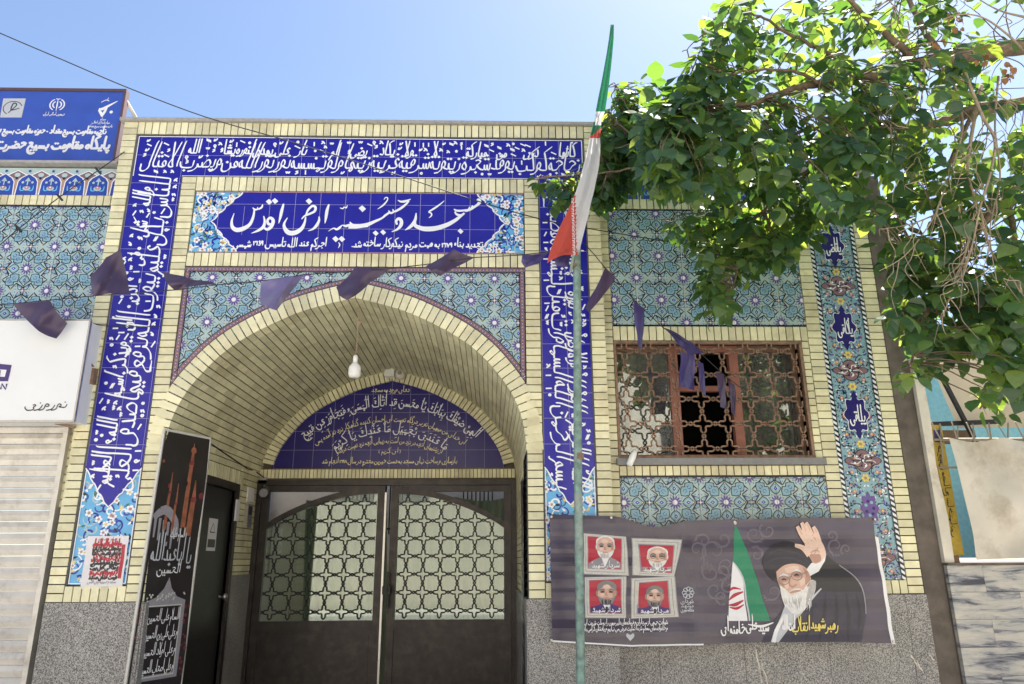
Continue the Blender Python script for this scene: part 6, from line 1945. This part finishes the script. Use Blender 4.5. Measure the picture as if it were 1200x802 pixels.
PEN = [([(15, 356), (58, 352.5), (79, 379), (66, 397), (45, 388)], 'violet pennant hanging in front of the white shop sign', 'satin', .05),
       ([(110, 347.5), (152, 344.5), (147, 315), (141, 292), (124, 302), (106, 323)], 'violet pennant blown upward over the tiled pier above the shop sign', 'satin', .05),
       ([(205, 340.5), (255, 334), (248, 330), (226, 328), (205, 322), (191, 318), (194, 330)], 'violet pennant folded nearly flat at the corner of the spandrel', 'satin', .04),
       ([(357, 322), (330, 326), (306, 331), (305.5, 357), (324, 364)], 'shiny violet pennant curled into a cone, its sheen painted into the colour', 'satin_sheen', .11),
       ([(417, 312), (456, 315), (434, 331), (407, 352), (397, 346), (394, 337)], 'violet pennant just above the apex of the arch', 'satin', .05),
       ([(532, 292), (556, 302), (537, 312), (516, 324), (499, 312)], 'dark violet pennant under the end of the title panel', 'satin', .04),
       ([(645, 295), (612, 299), (611, 307), (615.5, 314), (632, 309)], 'bluish violet pennant beside the hanging tip of the red flag end', 'satin_blue', .04),
       ([(672, 294), (648, 297), (652, 312), (666, 313)], 'blue violet pennant half hidden behind the red end of the flag', 'satin_blue', .03),
       ([(709, 314), (721, 326), (708, 345), (690, 366), (686, 362), (697, 340)], 'narrow violet pennant hanging next below the green pole on the string to the window', 'satin', .03),
       ([(743, 352), (755, 363), (754, 390), (752, 411), (747, 404), (744, 380)], 'long thin violet pennant over the tiled panel above the window', 'satin_blue', .02),
       ([(777, 384), (797, 393), (812, 402), (826, 414), (809, 416), (793, 402)], 'violet pennant stretched slantwise across the top of the window', 'satin_blue', .03),
       ([(797, 411), (814, 416), (814, 437), (814, 458), (796, 453), (797, 430)], 'widest violet pennant in front of the window grille', 'satin_blue', .03),
       ([(817, 424), (824, 426), (826, 446), (828, 468), (822, 458), (819, 440)], 'narrowest violet sliver in front of the window grille', 'satin_blue', .015),
       ([(838, 436), (848, 439), (850, 460), (852, 480), (844, 477), (841, 455)], 'violet pennant next to the last one at the window end of the bunting', 'satin', .02),
       ([(853, 447), (861, 451), (862, 470), (862, 489), (857, 482), (855, 465)], 'last violet pennant at the window end of the bunting', 'satin', .02)]
M['satin_sheen'] = cloth('painted_sheen_satin', (0.17, 0.14, 0.30), 0.25, 0.15, 0.2, .7)  # paler copy of the violet satin, the caught light put into its colour
for (pts, lab, mk, dep) in PEN:
    d = Draw(surf=None)
    cxp = sum(a[0] for a in pts)/len(pts)
    x0 = min(a[0] for a in pts); x1 = max(a[0] for a in pts); y0 = min(a[1] for a in pts); y1 = max(a[1] for a in pts)
    yb0 = ybt(cxp)
    ph = rng.uniform(0, 6)
    def sf(u, v, h, yb0=yb0, x0=x0, x1=x1, y0=y0, y1=y1, ph=ph, dep=dep):
        s = (u-x0)/(x1-x0); t = (v-y0)/(y1-y0)
        y = yb0-dep*(math.sin(s*PI*1.3+ph*.2)*.9+.45*math.sin(s*7+t*4+ph)+.35*math.sin(t*6-s*3+ph)+.16*math.sin(s*15+t*9+ph))*min(1, .3+t)
        return P(u, v, y)
    # fine triangulated sheet: outline smoothed, rings towards the centre
    cl_ = pts+[pts[0]]; ol_ = []
    for (pa, pb) in zip(cl_, cl_[1:]):
        nn = max(2, int(math.dist(pa, pb)/4)); bw_ = .05*math.sin(pa[0]+pa[1])
        for q in range(nn): tq = q/nn; ol_.append((pa[0]+(pb[0]-pa[0])*tq-(pb[1]-pa[1])*bw_*math.sin(PI*tq), pa[1]+(pb[1]-pa[1])*tq+(pb[0]-pa[0])*bw_*math.sin(PI*tq)))
    c_ = (sum(a[0] for a in ol_)/len(ol_), sum(a[1] for a in ol_)/len(ol_))
    mb = MB(); rings = [[sf(c_[0]+(a-c_[0])*t, c_[1]+(b_-c_[1])*t, 0) for a, b_ in ol_+[ol_[0]]] for t in (1, .93, .86, .78, .7, .61, .52, .42, .33, .24, .15, .07, .01)]
    mb.grid(rings)
    o = mb.build('pennant', M[mk], None, True, loc=tuple(P(pts[0][0], pts[0][1], yb0)))
    tag(o, lab, 'pennant', 'violet bunting pennants on the string')
del d

# ------------------------------------------------------------------ cables
def cable(pts, Y0, Y1, r_, label, nm='overhead_cable'):
    q = crom([(float(x), float(y)) for x, y in pts], 5); n = len(q)
    f = MB(); f.tube([P(a, b_, Y0+(Y1-Y0)*i/(n-1)) for i, (a, b_) in enumerate(q)], r_, 6)
    tag(f.build(nm, M['cable'], None, True), label, 'cable')
cable([(-60, 12), (0, 39), (75, 71), (150, 103), (240, 137), (340, 166), (440, 197), (560, 236), (630, 256), (690, 268), (800, 286), (900, 300)], -1.1, -.1, .0042, 'long black cable falling across the sky and the title panel')
cable([(-40, 318), (0, 287), (22, 268), (70, 231), (115, 200), (146, 178)], -.06, -.03, .004, 'black wire rising past the blue roof sign to the portal corner')
f = MB()
for (x, y) in ((22, 268), (70, 231), (115, 200)): a = P(x-3, y-3, -.05); e = P(x+3, y+4, -.05); f.bar(a, e, .016, .016)
o = f.build('wire_clip', M['cable'], None); tag(o, 'three small dark clips on the black wire beside the roof sign', 'clip')
cable([(103, 376), (112, 380), (124, 382), (150, 383), (187, 383)], -.03, -.03, .003, 'short black wire crossing the blue calligraphy pier beside the shop sign')
cable([(958, 311), (1000, 314), (1040, 316), (1060, 317)], .06, .05, .005, 'short black cable crossing the medallion panel to the white pillar')
q0 = [(190, 420), (172, 470), (171, 522), (176, 527), (193, 527)]

# ------------------------------------------------------------------ porch fittings
lb = empty('hanging_bulb', tuple(P(416, 443, .2)))
tag(lb, 'white bulb hanging on a wire from the crown of the arch', 'light bulb')
f = MB(); c_ = P(416, 430, .2)
f.lathe((c_.x, c_.y, c_.z-.095), [(.012, 0), (.04, .006), (.050, .03), (.050, .075), (.044, .10), (.024, .122), (.020, .13)], 20); f.build('bulb_globe', M['bulb'], lb, True)
f = MB(); f.lathe((c_.x, c_.y, c_.z+.036), [(.019, 0), (.019, .05), (.012, .06)], 14); f.build('lamp_holder', M['bulb'], lb, True)
f = MB(); t_ = Vector((c_.x+.01, c_.y, 3.625)); b0 = Vector((c_.x, c_.y, c_.z+.09))
f.tube([b0, b0.lerp(t_, .3)+Vector((.004, 0, 0)), b0.lerp(t_, .7)-Vector((.004, 0, 0)), t_], .004, 6); f.tube([b0.lerp(t_, .62), b0.lerp(t_, .66)+Vector((.015, 0, .01)), b0.lerp(t_, .72)], .010, 6)
f.build('flex', M['twig'], lb)

sc = empty('security_camera', (-2.40, 2.2, 2.30))
tag(sc, 'dark bullet security camera at the top corner of the gate', 'security camera')
c_ = P(310, 577, 2.2)
f = MB(); f.lathe(tuple(c_+Vector((-.02, .14, .05))), [(.03, 0), (.038, .01), (.038, .15), (.044, .155), (.044, .20), (.036, .20)], 16, 0, (.12, -1, -.35)); f.build('camera_body', M['grey_plastic'], sc, True)
f = MB(); f.bar(c_+Vector((-.03, .12, .04)), c_+Vector((-.06, .14, .13)), .025, .025); f.box(c_.x-.1, c_.x-.02, 2.30, 2.36, c_.z+.10, c_.z+.16); f.build('bracket', M['grey_plastic'], sc)
f = MB()
f.tube([c_+Vector((-.05, .12, .16)), c_+Vector((-.12, .0, .22)), Vector((XL+.02, 1.9, 2.50)), Vector((XL+.02, 1.2, 2.56)), Vector((XL+.015, .6, 2.62))], .006, 6); f.build('camera_cable', M['cable'], sc, True)
sc2 = empty('security_camera', (-1.02, 2.3, 3.6))
tag(sc2, 'pale dome camera at the crown of the inner arch', 'security camera')
c_ = P(469, 438, 2.3); f = MB(); f.lathe(tuple(c_+Vector((0, .06, .0))), [(.05, 0), (.062, .01), (.062, .05), (.045, .085), (.02, .10)], 18, 0, (0, -1, -.1)); f.build('camera_body', M['plaster'], sc2, True)
f = MB(); f.lathe(tuple(c_+Vector((0, -.035, -.003))), [(.022, 0), (.022, .012)], 12, 0, (0, -1, -.1)); f.build('lens', M['grey_plastic'], sc2, True)
f = MB(); c_ = P(457, 437, 2.3); f.box(c_.x-.055, c_.x+.05, 2.26, 2.36, c_.z-.05, c_.z+.05)
tag(f.build('junction_box', M['bulb'], None), 'small white junction box beside the dome camera on the inner arch', 'junction box')
# intercom, papers and sticker by the side door
f = MB(); f.box(XL-.002, XL+.035, 1.98, 2.12, 1.93, 2.16); ic = f.build('intercom', M['steel'], None)
tag(ic, 'slim metal intercom on the brick jamb between side door and gate', 'intercom')
f = MB(); f.box(XL+.0355, XL+.038, 2.0, 2.10, 2.06, 2.14); f.build('intercom_speaker', M['ink_black'], ic)
f = MB(); f.box(XL+.0, XL+.012, 2.0, 2.2, 2.19, 2.33); tag(f.build('paper_label', M['paper'], None), 'white paper label above the intercom on the brick jamb', 'label')
f = MB(); f.box(XL+.012, XL+.03, 1.655, 1.73, 1.98, 2.18); tag(f.build('switch_plate', M['paper'], None), 'white switch plate on the side door frame', 'switch')
d = Draw(surf=lambda u, v, h: (XL-.034+h, u, v)); d.rect(1.15, 1.37, 1.70, 1.98, 0, 0)
d.line([(1.20, 1.86), (1.26, 1.94), (1.32, 1.86), (1.20, 1.86)], .012, 1, 1); d.rect(1.17, 1.35, 1.73, 1.80, 1, 1)
tag(d.mb.build('door_sticker', [M['paper'], M['ink_black']], None), 'white sticker with black print on the dark side door', 'sticker')
# small white floodlight at the window corner
c_ = P(741, 537, .0); fl_ = empty('spot_lamp', tuple(c_)); tag(fl_, 'small white spot lamp clipped to the bottom corner of the window grille', 'lamp')
f = MB(); f.lathe(tuple(c_+Vector((-.03, .0, -.06))), [(.012, 0), (.024, .01), (.026, .08), (.020, .12), (.010, .135)], 12, 0, (.45, .1, .9)); f.build('lamp_body', M['bulb'], fl_, True)
f = MB(); f.tube([c_+Vector((.025, 0, .055)), c_+Vector((.05, .03, .07)), c_+Vector((.05, .10, .05))], .008, 6); f.build('clip', M['bulb'], fl_)

# ------------------------------------------------------------------ the lot on the right
mw = MB(); X = 3.245; r = random.Random(5)
for k in range(8):
    z1 = 1.545-k*.19; z0 = z1-.188
    if z1 < .13: break
    x = 3.403-(.0 if k % 2 else .25)
    while x < 7.5:
        wd = .52; a = max(x, 3.405); mw.box(a+.001, x+wd-.001, .04+r.uniform(-.001, .001), .09, max(z0, .12), z1); x += wd
wm = empty('marble_wall', (5, .06, .12)); tag(wm, 'low wall faced with grey veined marble slabs below the canvas', 'wall')
mw.build('marble_facing', M['marble'], wm)
f = MB(); f.box(3.403, 7.5, .08, .30, 0, 1.545); f.box(3.403, 7.5, .02, .32, 1.547, 1.565); f.build('wall_core', M['cement'], wm)
f = MB()
pz = [(1.566, 0, 0), (1.9, .012, .004), (2.3, -.008, .01), (2.7, .006, 0), (3.2, 0, .008), (3.9, .01, 0), (4.6, 0, 0)]
rows = [[(3.403, .12, z), (3.403, .05, z), (3.475+a, .05+b_, z), (3.50+a, .10+b_, z), (3.50+a, .30, z)] for z, a, b_ in pz]
f.grid(rows); f.poly([(3.403, .12, 4.6), (3.403, .05, 4.6), (3.475, .05, 4.6), (3.5, .10, 4.6), (3.5, .30, 4.6)])
tag(f.build('plaster_pillar', M['plaster'], None), 'flaking whitewashed pillar at the end of the mosque front', 'pillar')
# yellow board
d = Draw(Y=.115)
yq = [P(1090, 515, .115), P(1100, 515, .115), P(1112, 640, .115), P(1100, 640, .115)]
f = MB(); f.box(3.515, 3.60, .118, .135, 1.62, 2.62); yb = f.build('yellow_board', M['ochre'], None)
tag(yb, 'narrow ochre yellow board with black script behind the edge of the canvas', 'board')
d = Draw(Y=.117); write(d, 'فروش مصالح ساختمانی', 3.54, 2.45, .05, 0, wd=.9, width=.7, lv=1, dirv=(0, -1), upv=(1, 0)); d.rect(3.525, 3.59, 2.48, 2.58, 1, 1)
d.mb.build('lettering', [M['ink_black'], M['ink_navy']], yb)
# canvas
cv = MB(); rows = []
XA, XB, ZA_, ZB_ = 3.56, 6.5, 1.585, 2.50
for j in range(25):
    t = j/24; row = []
    for i in range(61):
        s = i/60; x = XA+(XB-XA)*s
        z = ZB_-.035*abs(math.sin(s*PI*7))*(1-t)-(ZB_-ZA_)*t+.012*math.sin(s*9)*t
        xx = x+.05*t*(1-s)
        diag = math.sin((s*2.6+t*t*1.0)*8)*.062*(.25+t)+math.sin((s*3.1-t*.8)*11)*.022+.012*math.sin(s*40+t*3)*(1-t)
        diag *= min(1, .1+s*5)
        row.append((xx, -.01+diag-.05*math.sin(t*PI)*.6, z))
    rows.append(row)
cv.grid(rows)
tag(cv.build('canvas_sheet', M['canvas'], None, True), 'cream canvas sheet tied up along the wire fence', 'canvas sheet')
wf = empty('wire_fence', (5, .12, 1.565)); tag(wf, 'rusty wire fence with crossed wire tips above the canvas', 'fence')
f = MB(); f.tube([(3.5, .10, 2.50), (6.6, .10, 2.50)], .012, 8); f.tube([(3.5, .10, 2.28), (6.6, .10, 2.28)], .008, 8); f.build('rail', M['wire'], wf)
f = MB()
for k in range(22):
    x = 3.55+k*.135
    f.tube([(x, .10, 2.30), (x+.005, .09, 2.50), (x-.045+r.uniform(-.02, .02), .07, 2.60+r.uniform(0, .04))], .006, 5); f.tube([(x, .10, 2.30), (x+.01, .09, 2.50), (x+.055+r.uniform(-.02, .02), .12, 2.60+r.uniform(0, .04))], .006, 5)
f.build('wire_tip', M['wire'], wf)
for k in range(4): f = MB(); f.box(3.52+k*1.0, 3.56+k*1.0, .12, .16, 1.565, 2.56); f.build('fence_post', M['rust'], wf)
# stall behind
f = MB(); f.bar((3.50, .35, 2.66), (4.25, .35, 2.69), .035, .035); tag(f.build('pipe_rail', M['cable'], None), 'dark horizontal pipe above the fence by the whitewashed pillar', 'pipe')
f = MB(); f.bar((3.50, .42, 2.57), (4.05, .42, 2.57), .11, .05); tag(f.build('timber_beam', M['wood'], None), 'old timber beam under the dark pipe by the whitewashed pillar', 'beam')
f = MB(); f.bar((3.76, .30, 3.15), (3.98, .30, 2.50), .03, .03); tag(f.build('slanting_strut', M['cable'], None), 'thin dark slanting strut in front of the blue sheeting', 'strut')
f = MB(); rows = [[(3.45+.11*i, 1.3+.015*math.cos(i*2.2), 1.6+.13*j) for i in range(40)] for j in range(16)]; f.grid(rows)
tag(f.build('blue_sheeting', M['bluesheet'], None, True), 'light blue corrugated sheeting behind the wire fence', 'sheeting')
f = MB(); rows = [[(3.98+.06*i-.012*j, .50+.03*math.sin(i*.35+j*.2), 2.66+.062*j+.012*math.sin(i*.3)) for i in range(44)] for j in range(11)]; f.grid(rows)
tag(f.build('tarpaulin', M['tarp'], None, True), 'beige tarpaulin hanging over the stall behind the canvas', 'tarpaulin')

# ------------------------------------------------------------------ the mulberry tree
tree = empty('mulberry_tree', (4.6, -1.3, .12))
tag(tree, 'leafy mulberry tree with bare dangling twigs overhanging the window bay', 'tree')
tr_ = MB()
trunk = [Vector((4.60, -1.30, .0)), Vector((4.58, -1.28, .9)), Vector((4.52, -1.25, 1.8)), Vector((4.46, -1.22, 2.7)), Vector((4.42, -1.25, 3.4))]
tr_.tube([Vector(a) for a in crom([tuple(t) for t in trunk], 5)], [.19-.055*i/20+.012*math.sin(i*1.3) for i in range(21)], 14)
tr_.build('trunk', M['bark'], tree, True)
LIMBS = []
lm = MB()
def limb(px_, Ys, r0, r1, start=None):
    n = len(px_)
    pts = [tuple(P(x, y, Ys[0]+(Ys[1]-Ys[0])*i/(n-1))) for i, (x, y) in enumerate(px_)]
    if start is not None: pts = [tuple(start)]+pts
    q = [Vector(a) for a in crom(pts, 6)]
    q = [a+Vector((rng.uniform(-1, 1), rng.uniform(-1, 1), rng.uniform(-1, 1)))*.008 for a in q]
    m_ = len(q)
    rs = [r0+(r1-r0)*(i/(m_-1))**.8 for i in range(m_)]
    lm.tube(q, rs, 9); LIMBS.append((q, rs))
TT = trunk[-1]
limb([(1290, 60), (1200, 55), (1150, 62), (1105, 68), (1075, 76), (1050, 82), (1025, 90), (960, 97), (920, 108), (880, 121), (830, 126), (790, 132)], (-1.35, -1.6), .075, .008, TT)
limb([(1300, 120), (1220, 118), (1140, 130), (1110, 142), (1080, 147), (1030, 152), (990, 152), (960, 149)], (-1.2, -1.0), .065, .016, TT)
limb([(1030, 152), (1012, 158), (990, 172), (970, 186), (948, 202), (930, 220), (905, 238), (880, 262), (868, 300), (858, 340)], (-1.0, -.75), .022, .005)
limb([(1075, 76), (1050, 50), (1020, 25), (990, -5), (950, -40)], (-1.55, -1.9), .03, .008)
limb([(1105, 68), (1080, 30), (1060, -10), (1040, -60)], (-1.5, -1.3), .03, .008)
limb([(1000, 93), (965, 60), (925, 40), (890, 20), (860, 10)], (-1.55, -1.7), .018, .005)
limb([(960, 97), (930, 85), (890, 82), (850, 85), (815, 75)], (-1.55, -1.7), .014, .004)
limb([(880, 121), (840, 150), (790, 160), (745, 160), (712, 130)], (-1.5, -.5), .010, .004)
limb([(800, 186), (765, 160), (735, 125), (718, 98)], (-.75, -.45), .009, .003)
limb([(830, 126), (780, 150), (735, 170), (700, 175)], (-1.5, -.45), .008, .003)
limb([(890, 20), (850, 35), (820, 45), (800, 62)], (-1.65, -1.2), .007, .003)
limb([(960, 149), (900, 165), (840, 180), (780, 190), (725, 200), (680, 205), (630, 208)], (-1.0, -.55), .015, .004)
limb([(970, 186), (910, 220), (860, 240), (810, 250), (775, 258)], (-1.0, -.6), .011, .004)
limb([(1300, 180), (1230, 200), (1180, 230), (1140, 280), (1110, 330), (1080, 380), (1065, 430)], (-1.3, -1.5), .045, .006, trunk[3])
limb([(1180, 230), (1190, 300), (1180, 380), (1165, 440), (1150, 480)], (-1.4, -1.2), .022, .005)
limb([(1140, 130), (1110, 200), (1080, 240), (1050, 262)], (-1.2, -1.0), .018, .005)
limb([(1290, 40), (1240, -40), (1180, -120), (1100, -180)], (-1.4, -1.2), .05, .012, TT)
limb([(1320, 60), (1400, 0), (1480, -60)], (-1.3, -1.1), .06, .015, TT)
limb([(1330, 150), (1420, 160), (1500, 220)], (-1.3, -1.6), .045, .012, TT)
# ---- leaves
CROWN = [(852, -5), (822, 28), (797, 55), (790, 84), (772, 98), (748, 76), (733, 92), (716, 90), (704, 128), (694, 150), (690, 176), (672, 192), (650, 192), (632, 194), (608, 199), (610, 214), (634, 222), (652, 246), (668, 240), (690, 236), (706, 262), (716, 262), (722, 232), (745, 222), (765, 224), (800, 232), (812, 238), (775, 252), (762, 258), (775, 272), (795, 280), (812, 284), (828, 298), (816, 330), (824, 356), (838, 374), (856, 372), (872, 352), (874, 326), (896, 306), (912, 310), (936, 302), (950, 280), (985, 268), (1010, 252), (1030, 270), (1042, 310), (1034, 358), (1060, 398), (1054, 436), (1060, 460), (1086, 446), (1105, 424), (1145, 398), (1152, 430), (1140, 472), (1148, 492), (1168, 478), (1178, 460), (1205, 472), (1260, 470), (1420, 380), (1520, 150), (1450, -150), (1200, -260), (1000, -160), (900, -60)]
def inside(x, y, pl):
    c_ = False; n = len(pl)
    for i in range(n):
        (xa, ya), (xb, yb) = pl[i], pl[(i+1) % n]
        if (ya > y) != (yb > y) and x < (xb-xa)*(y-ya)/(yb-ya)+xa: c_ = not c_
    return c_
def edge_d(x, y, pl):
    best = 1e9; n = len(pl)
    for i in range(n):
        (xa, ya), (xb, yb) = pl[i], pl[(i+1) % n]
        dx, dy = xb-xa, yb-ya; t = max(0, min(1, ((x-xa)*dx+(y-ya)*dy)/(dx*dx+dy*dy+1e-9)))
        best = min(best, math.hypot(x-xa-t*dx, y-ya-t*dy))
    return best
lv_ = MB(); tw = MB()
lr = random.Random(11)
LP = [(q[i], rs[i]) for q, rs in LIMBS for i in range(len(q))]
OUT_L = [(0, 0), (.16, .30), (.40, .42), (.66, .33), (.86, .15), (1.02, 0)]
def add_leaf(pos, dirv, nrm, size, fold_, curl):
    dirv = dirv.normalized(); side = dirv.cross(nrm)
    if side.length < 1e-4: return
    side.normalize(); nrm = side.cross(dirv).normalized()
    if nrm.z < 0: nrm = -nrm
    n0 = len(lv_.v); k = len(OUT_L)
    for sgn in (0, 1, -1):
        for (a, b_) in OUT_L:
            if sgn and b_ == 0: continue
            h = fold_*b_-curl*a*a
            wv = .025*math.sin(a*9+pos.x*40)*(1 if b_ else 0)
            lv_.v.append(tuple(pos+dirv*(a*size)+side*(sgn*b_*size*.98)+nrm*((h+wv)*size)))
    # indices: mid 0..5, left 6..9, right 10..13
    mid = [n0+i for i in range(6)]; lf = [n0+6+i for i in range(4)]; rt = [n0+10+i for i in range(4)]
    for (sd_, rev) in ((lf, False), (rt, True)):
        fs = [(mid[0], mid[1], sd_[0])]
        for i in range(3): fs.append((mid[i+1], mid[i+2], sd_[i+1], sd_[i]))
        fs.append((mid[4], mid[5], sd_[3]))
        for f_ in fs: lv_.f.append(tuple(reversed(f_)) if rev else f_); lv_.m.append(0)
def twig(p0, d0, L, nl, sz):
    p = Vector(p0); d_ = Vector(d0).normalized(); pts = [p.copy()]; st = L/8
    for i in range(8):
        d_ = (d_+Vector((lr.uniform(-.18, .18), lr.uniform(-.18, .18), -.10+lr.uniform(-.12, .12)))).normalized()
        p = p+d_*st; pts.append(p.copy())
    tw.tube(pts, [.0038-.0032*i/8 for i in range(9)], 5, 0, False)
    for k in range(nl):
        t = (k+.6)/nl; i = min(7, int(t*8)); b_ = pts[i].lerp(pts[i+1], t*8-i); dd = (pts[i+1]-pts[i]).normalized()
        an = k*2.4+lr.uniform(-.5, .5)
        sd_ = dd.cross(Vector((0, 0, 1)))
        if sd_.length < .1: sd_ = Vector((1, 0, 0))
        sd_.normalize(); up = sd_.cross(dd)
        out = (sd_*math.cos(an)+up*math.sin(an)*.6)
        ld = (out*1.0+dd*.55+Vector((0, 0, -.55))).normalized()
        pet = b_+ld*.028
        nr = (Vector((0, -.45, .75))+out*.2+Vector((lr.uniform(-.6, .6), lr.uniform(-.7, .4), lr.uniform(-.3, .4)))).normalized()
        add_leaf(pet, ld, nr, sz*lr.uniform(.65, 1.15), lr.uniform(.05, .35), lr.uniform(-.05, .25))
def crown_twig(x, y, Yd, sz, nl, L):
    p = P(x, y, Yd)
    best = min(LP, key=lambda a: (a[0]-p).length_squared+(.0 if a[0].z > p.z-.15 else .06))
    src = best[0]
    v = p-src
    base = src.lerp(p, max(0, 1-L*.55/max(v.length, .01))) if v.length > L*.6 else src
    if (base-src).length > .05:
        mid = src.lerp(base, .5)+Vector((lr.uniform(-.04, .04), lr.uniform(-.04, .04), .05*v.length))
        tw.tube([Vector(a) for a in crom([tuple(src), tuple(mid), tuple(base)], 3)], [.0048, .0046, .0044, .0042, .004, .0039, .0038], 5, 0, False)
    d0 = (p-base)
    if d0.length < .01: d0 = Vector((-1, 0, 0))
    d0 = d0.normalized()+Vector((lr.uniform(-.4, .1), lr.uniform(-.4, .4), lr.uniform(-.1, .2)))
    twig(base, d0, L, nl, sz)
cnt = 0
HOLES = [(1010, 60, 20, 9), (985, 120, 16, 9), (1165, 190, 12, 26), (1100, 190, 16, 16), (1060, 190, 10, 14), (820, 130, 12, 9), (775, 195, 10, 8), (1120, 350, 12, 22), (1190, 130, 16, 20), (880, 70, 34, 14), (1185, 20, 30, 26), (905, 12, 18, 10), (836, 186, 14, 10), (1100, 55, 14, 9), (1128, 40, 10, 10), (1150, 120, 16, 22), (1090, 258, 16, 18), (1040, 215, 12, 10), (935, 60, 12, 8)]
tries = 0
while cnt < 1060 and tries < 90000:
    tries += 1
    if cnt < 640: x = lr.uniform(606, 1210); y = lr.uniform(-10, 492)
    elif cnt < 790: x = lr.uniform(860, 1520); y = lr.uniform(-260, 460)
    elif cnt < 925: x = lr.uniform(690, 810); y = lr.uniform(88, 236)
    elif cnt < 942: x = lr.uniform(608, 692); y = lr.uniform(190, 248)
    elif cnt < 1010: x = lr.uniform(765, 955); y = lr.uniform(232, 376)
    else: x = lr.uniform(1030, 1200); y = lr.uniform(300, 490)
    if 640 <= cnt < 790 and (0 < x < 1200 and 0 < y): continue
    if not inside(x, y, CROWN): continue
    if any(((x-a)/c_)**2+((y-b_)/e_)**2 < 1 for a, b_, c_, e_ in HOLES): continue
    ed_ = edge_d(x, y, CROWN)
    if ed_ < 9 : continue
    # thinner in the upper sunny part and among the bare twigs
    keep = 1.0
    if y < 150 and x > 880: keep = .45
    if 1085 < x < 1185 and 130 < y < 330: keep = .38
    if x < 760: keep = .95
    if lr.random() > keep: continue
    if x < 760: Yd = lr.uniform(-.62, -.26)
    elif x < 870 and y < 160: Yd = lr.uniform(-1.95, -1.15)
    elif y > 220 and x < 1000: Yd = lr.uniform(-1.15, -.35)
    elif x > 1030 and y > 240: Yd = lr.uniform(-1.9, -.9)
    else: Yd = lr.uniform(-2.1, -.5)
    L = min(lr.uniform(.18, .36), .05+ed_*.0085)
    nl = max(4, int(L*31))
    crown_twig(x, y, Yd, .118 if ed_ > 16 else .092, nl, L)
    cnt += 1
lv_.build('foliage', M['leaf'], tree, False)
tw.build('leafy_twigs', M['bark'], tree, True)
lm.build('limbs', M['bark'], tree, True)
# ---- bare dangling twigs
bt = MB()
def bare(pts, r0, Y0, Y1, depth=0):
    q = crom([(float(a), float(b_)) for a, b_ in pts], 5); n = len(q)
    w3 = [P(a, b_, Y0+(Y1-Y0)*i/(n-1)) for i, (a, b_) in enumerate(q)]
    bt.tube(w3, [r0*(1-.75*i/(n-1)) for i in range(n)], 6)
BARE = [[(1122, 62), (1136, 100), (1152, 138), (1166, 166), (1160, 205), (1148, 245), (1140, 285), (1130, 320)],
        [(1150, 100), (1140, 150), (1134, 200), (1142, 240), (1136, 280), (1120, 330), (1104, 372)],
        [(1090, 50), (1078, 100), (1064, 150), (1072, 190), (1090, 240)],
        [(1170, 90), (1166, 150), (1172, 210), (1160, 270), (1168, 330)],
        [(1200, 60), (1180, 40), (1150, 20), (1120, 18), (1090, 30)],
        [(1200, 20), (1170, 12), (1140, -5)],
        [(1110, 72), (1128, 140), (1118, 190), (1104, 230), (1090, 262), (1060, 300), (1030, 318)],
        [(1160, 205), (1130, 238), (1100, 250), (1070, 262), (1040, 268)],
        [(1148, 245), (1160, 290), (1178, 320), (1196, 330)]]
for k, b_ in enumerate(BARE): bare(b_, .012 if k < 2 else .008, -1.9+.1*(k % 4), -2.0+.15*(k % 3))
for k in range(95):
    b_ = BARE[lr.choice((0, 0, 1, 1, 1, 2, 3, 6, 7, 8))]; q = crom([(float(a), float(c_)) for a, c_ in b_], 5); s = q[lr.randrange(len(q)//4, len(q))]
    dx = lr.uniform(-26, 20); dy = lr.uniform(-6, 42); dx2 = dx+lr.uniform(-26, 22); dy2 = dy+lr.uniform(0, 42)
    bare([s, (s[0]+dx*.5+lr.uniform(-4, 4), s[1]+dy*.5), (s[0]+dx, s[1]+dy), (s[0]+dx2, s[1]+dy2)], .0036, -1.95, -1.95+lr.uniform(-.2, .2))
for k in range(30):
    x = lr.uniform(1000, 1200); y = lr.uniform(-10, 120)
    pts = [(x, y)]
    for i in range(4): pts.append((pts[-1][0]+lr.uniform(-24, 24), pts[-1][1]+lr.uniform(2, 22)))
    bare(pts, .004, -1.7, -1.7+lr.uniform(-.3, .3))
bt.build('bare_twigs', M['twig'], tree, True)
# withered brown leaf tufts among the twigs
M['drygleaf'] = mat('withered_leaf', (0.30, 0.15, 0.06), .8, var=.25, island=.4)
lv2 = lv_; lv_ = MB()
for (x, y) in ((1113, 68), (1120, 22), (1180, 82), (1150, 62), (1098, 54)):
    for k in range(16):
        p = P(x+lr.uniform(-9, 9), y+lr.uniform(-10, 12), -1.8+lr.uniform(-.08, .08))
        add_leaf(p, Vector((lr.uniform(-1, 1), lr.uniform(-1, 1), -1.2)), Vector((lr.uniform(-1, 1), -1, lr.uniform(-1, 1))), lr.uniform(.025, .05), .3, .2)
lv_.build('withered_leaves', M['drygleaf'], tree)
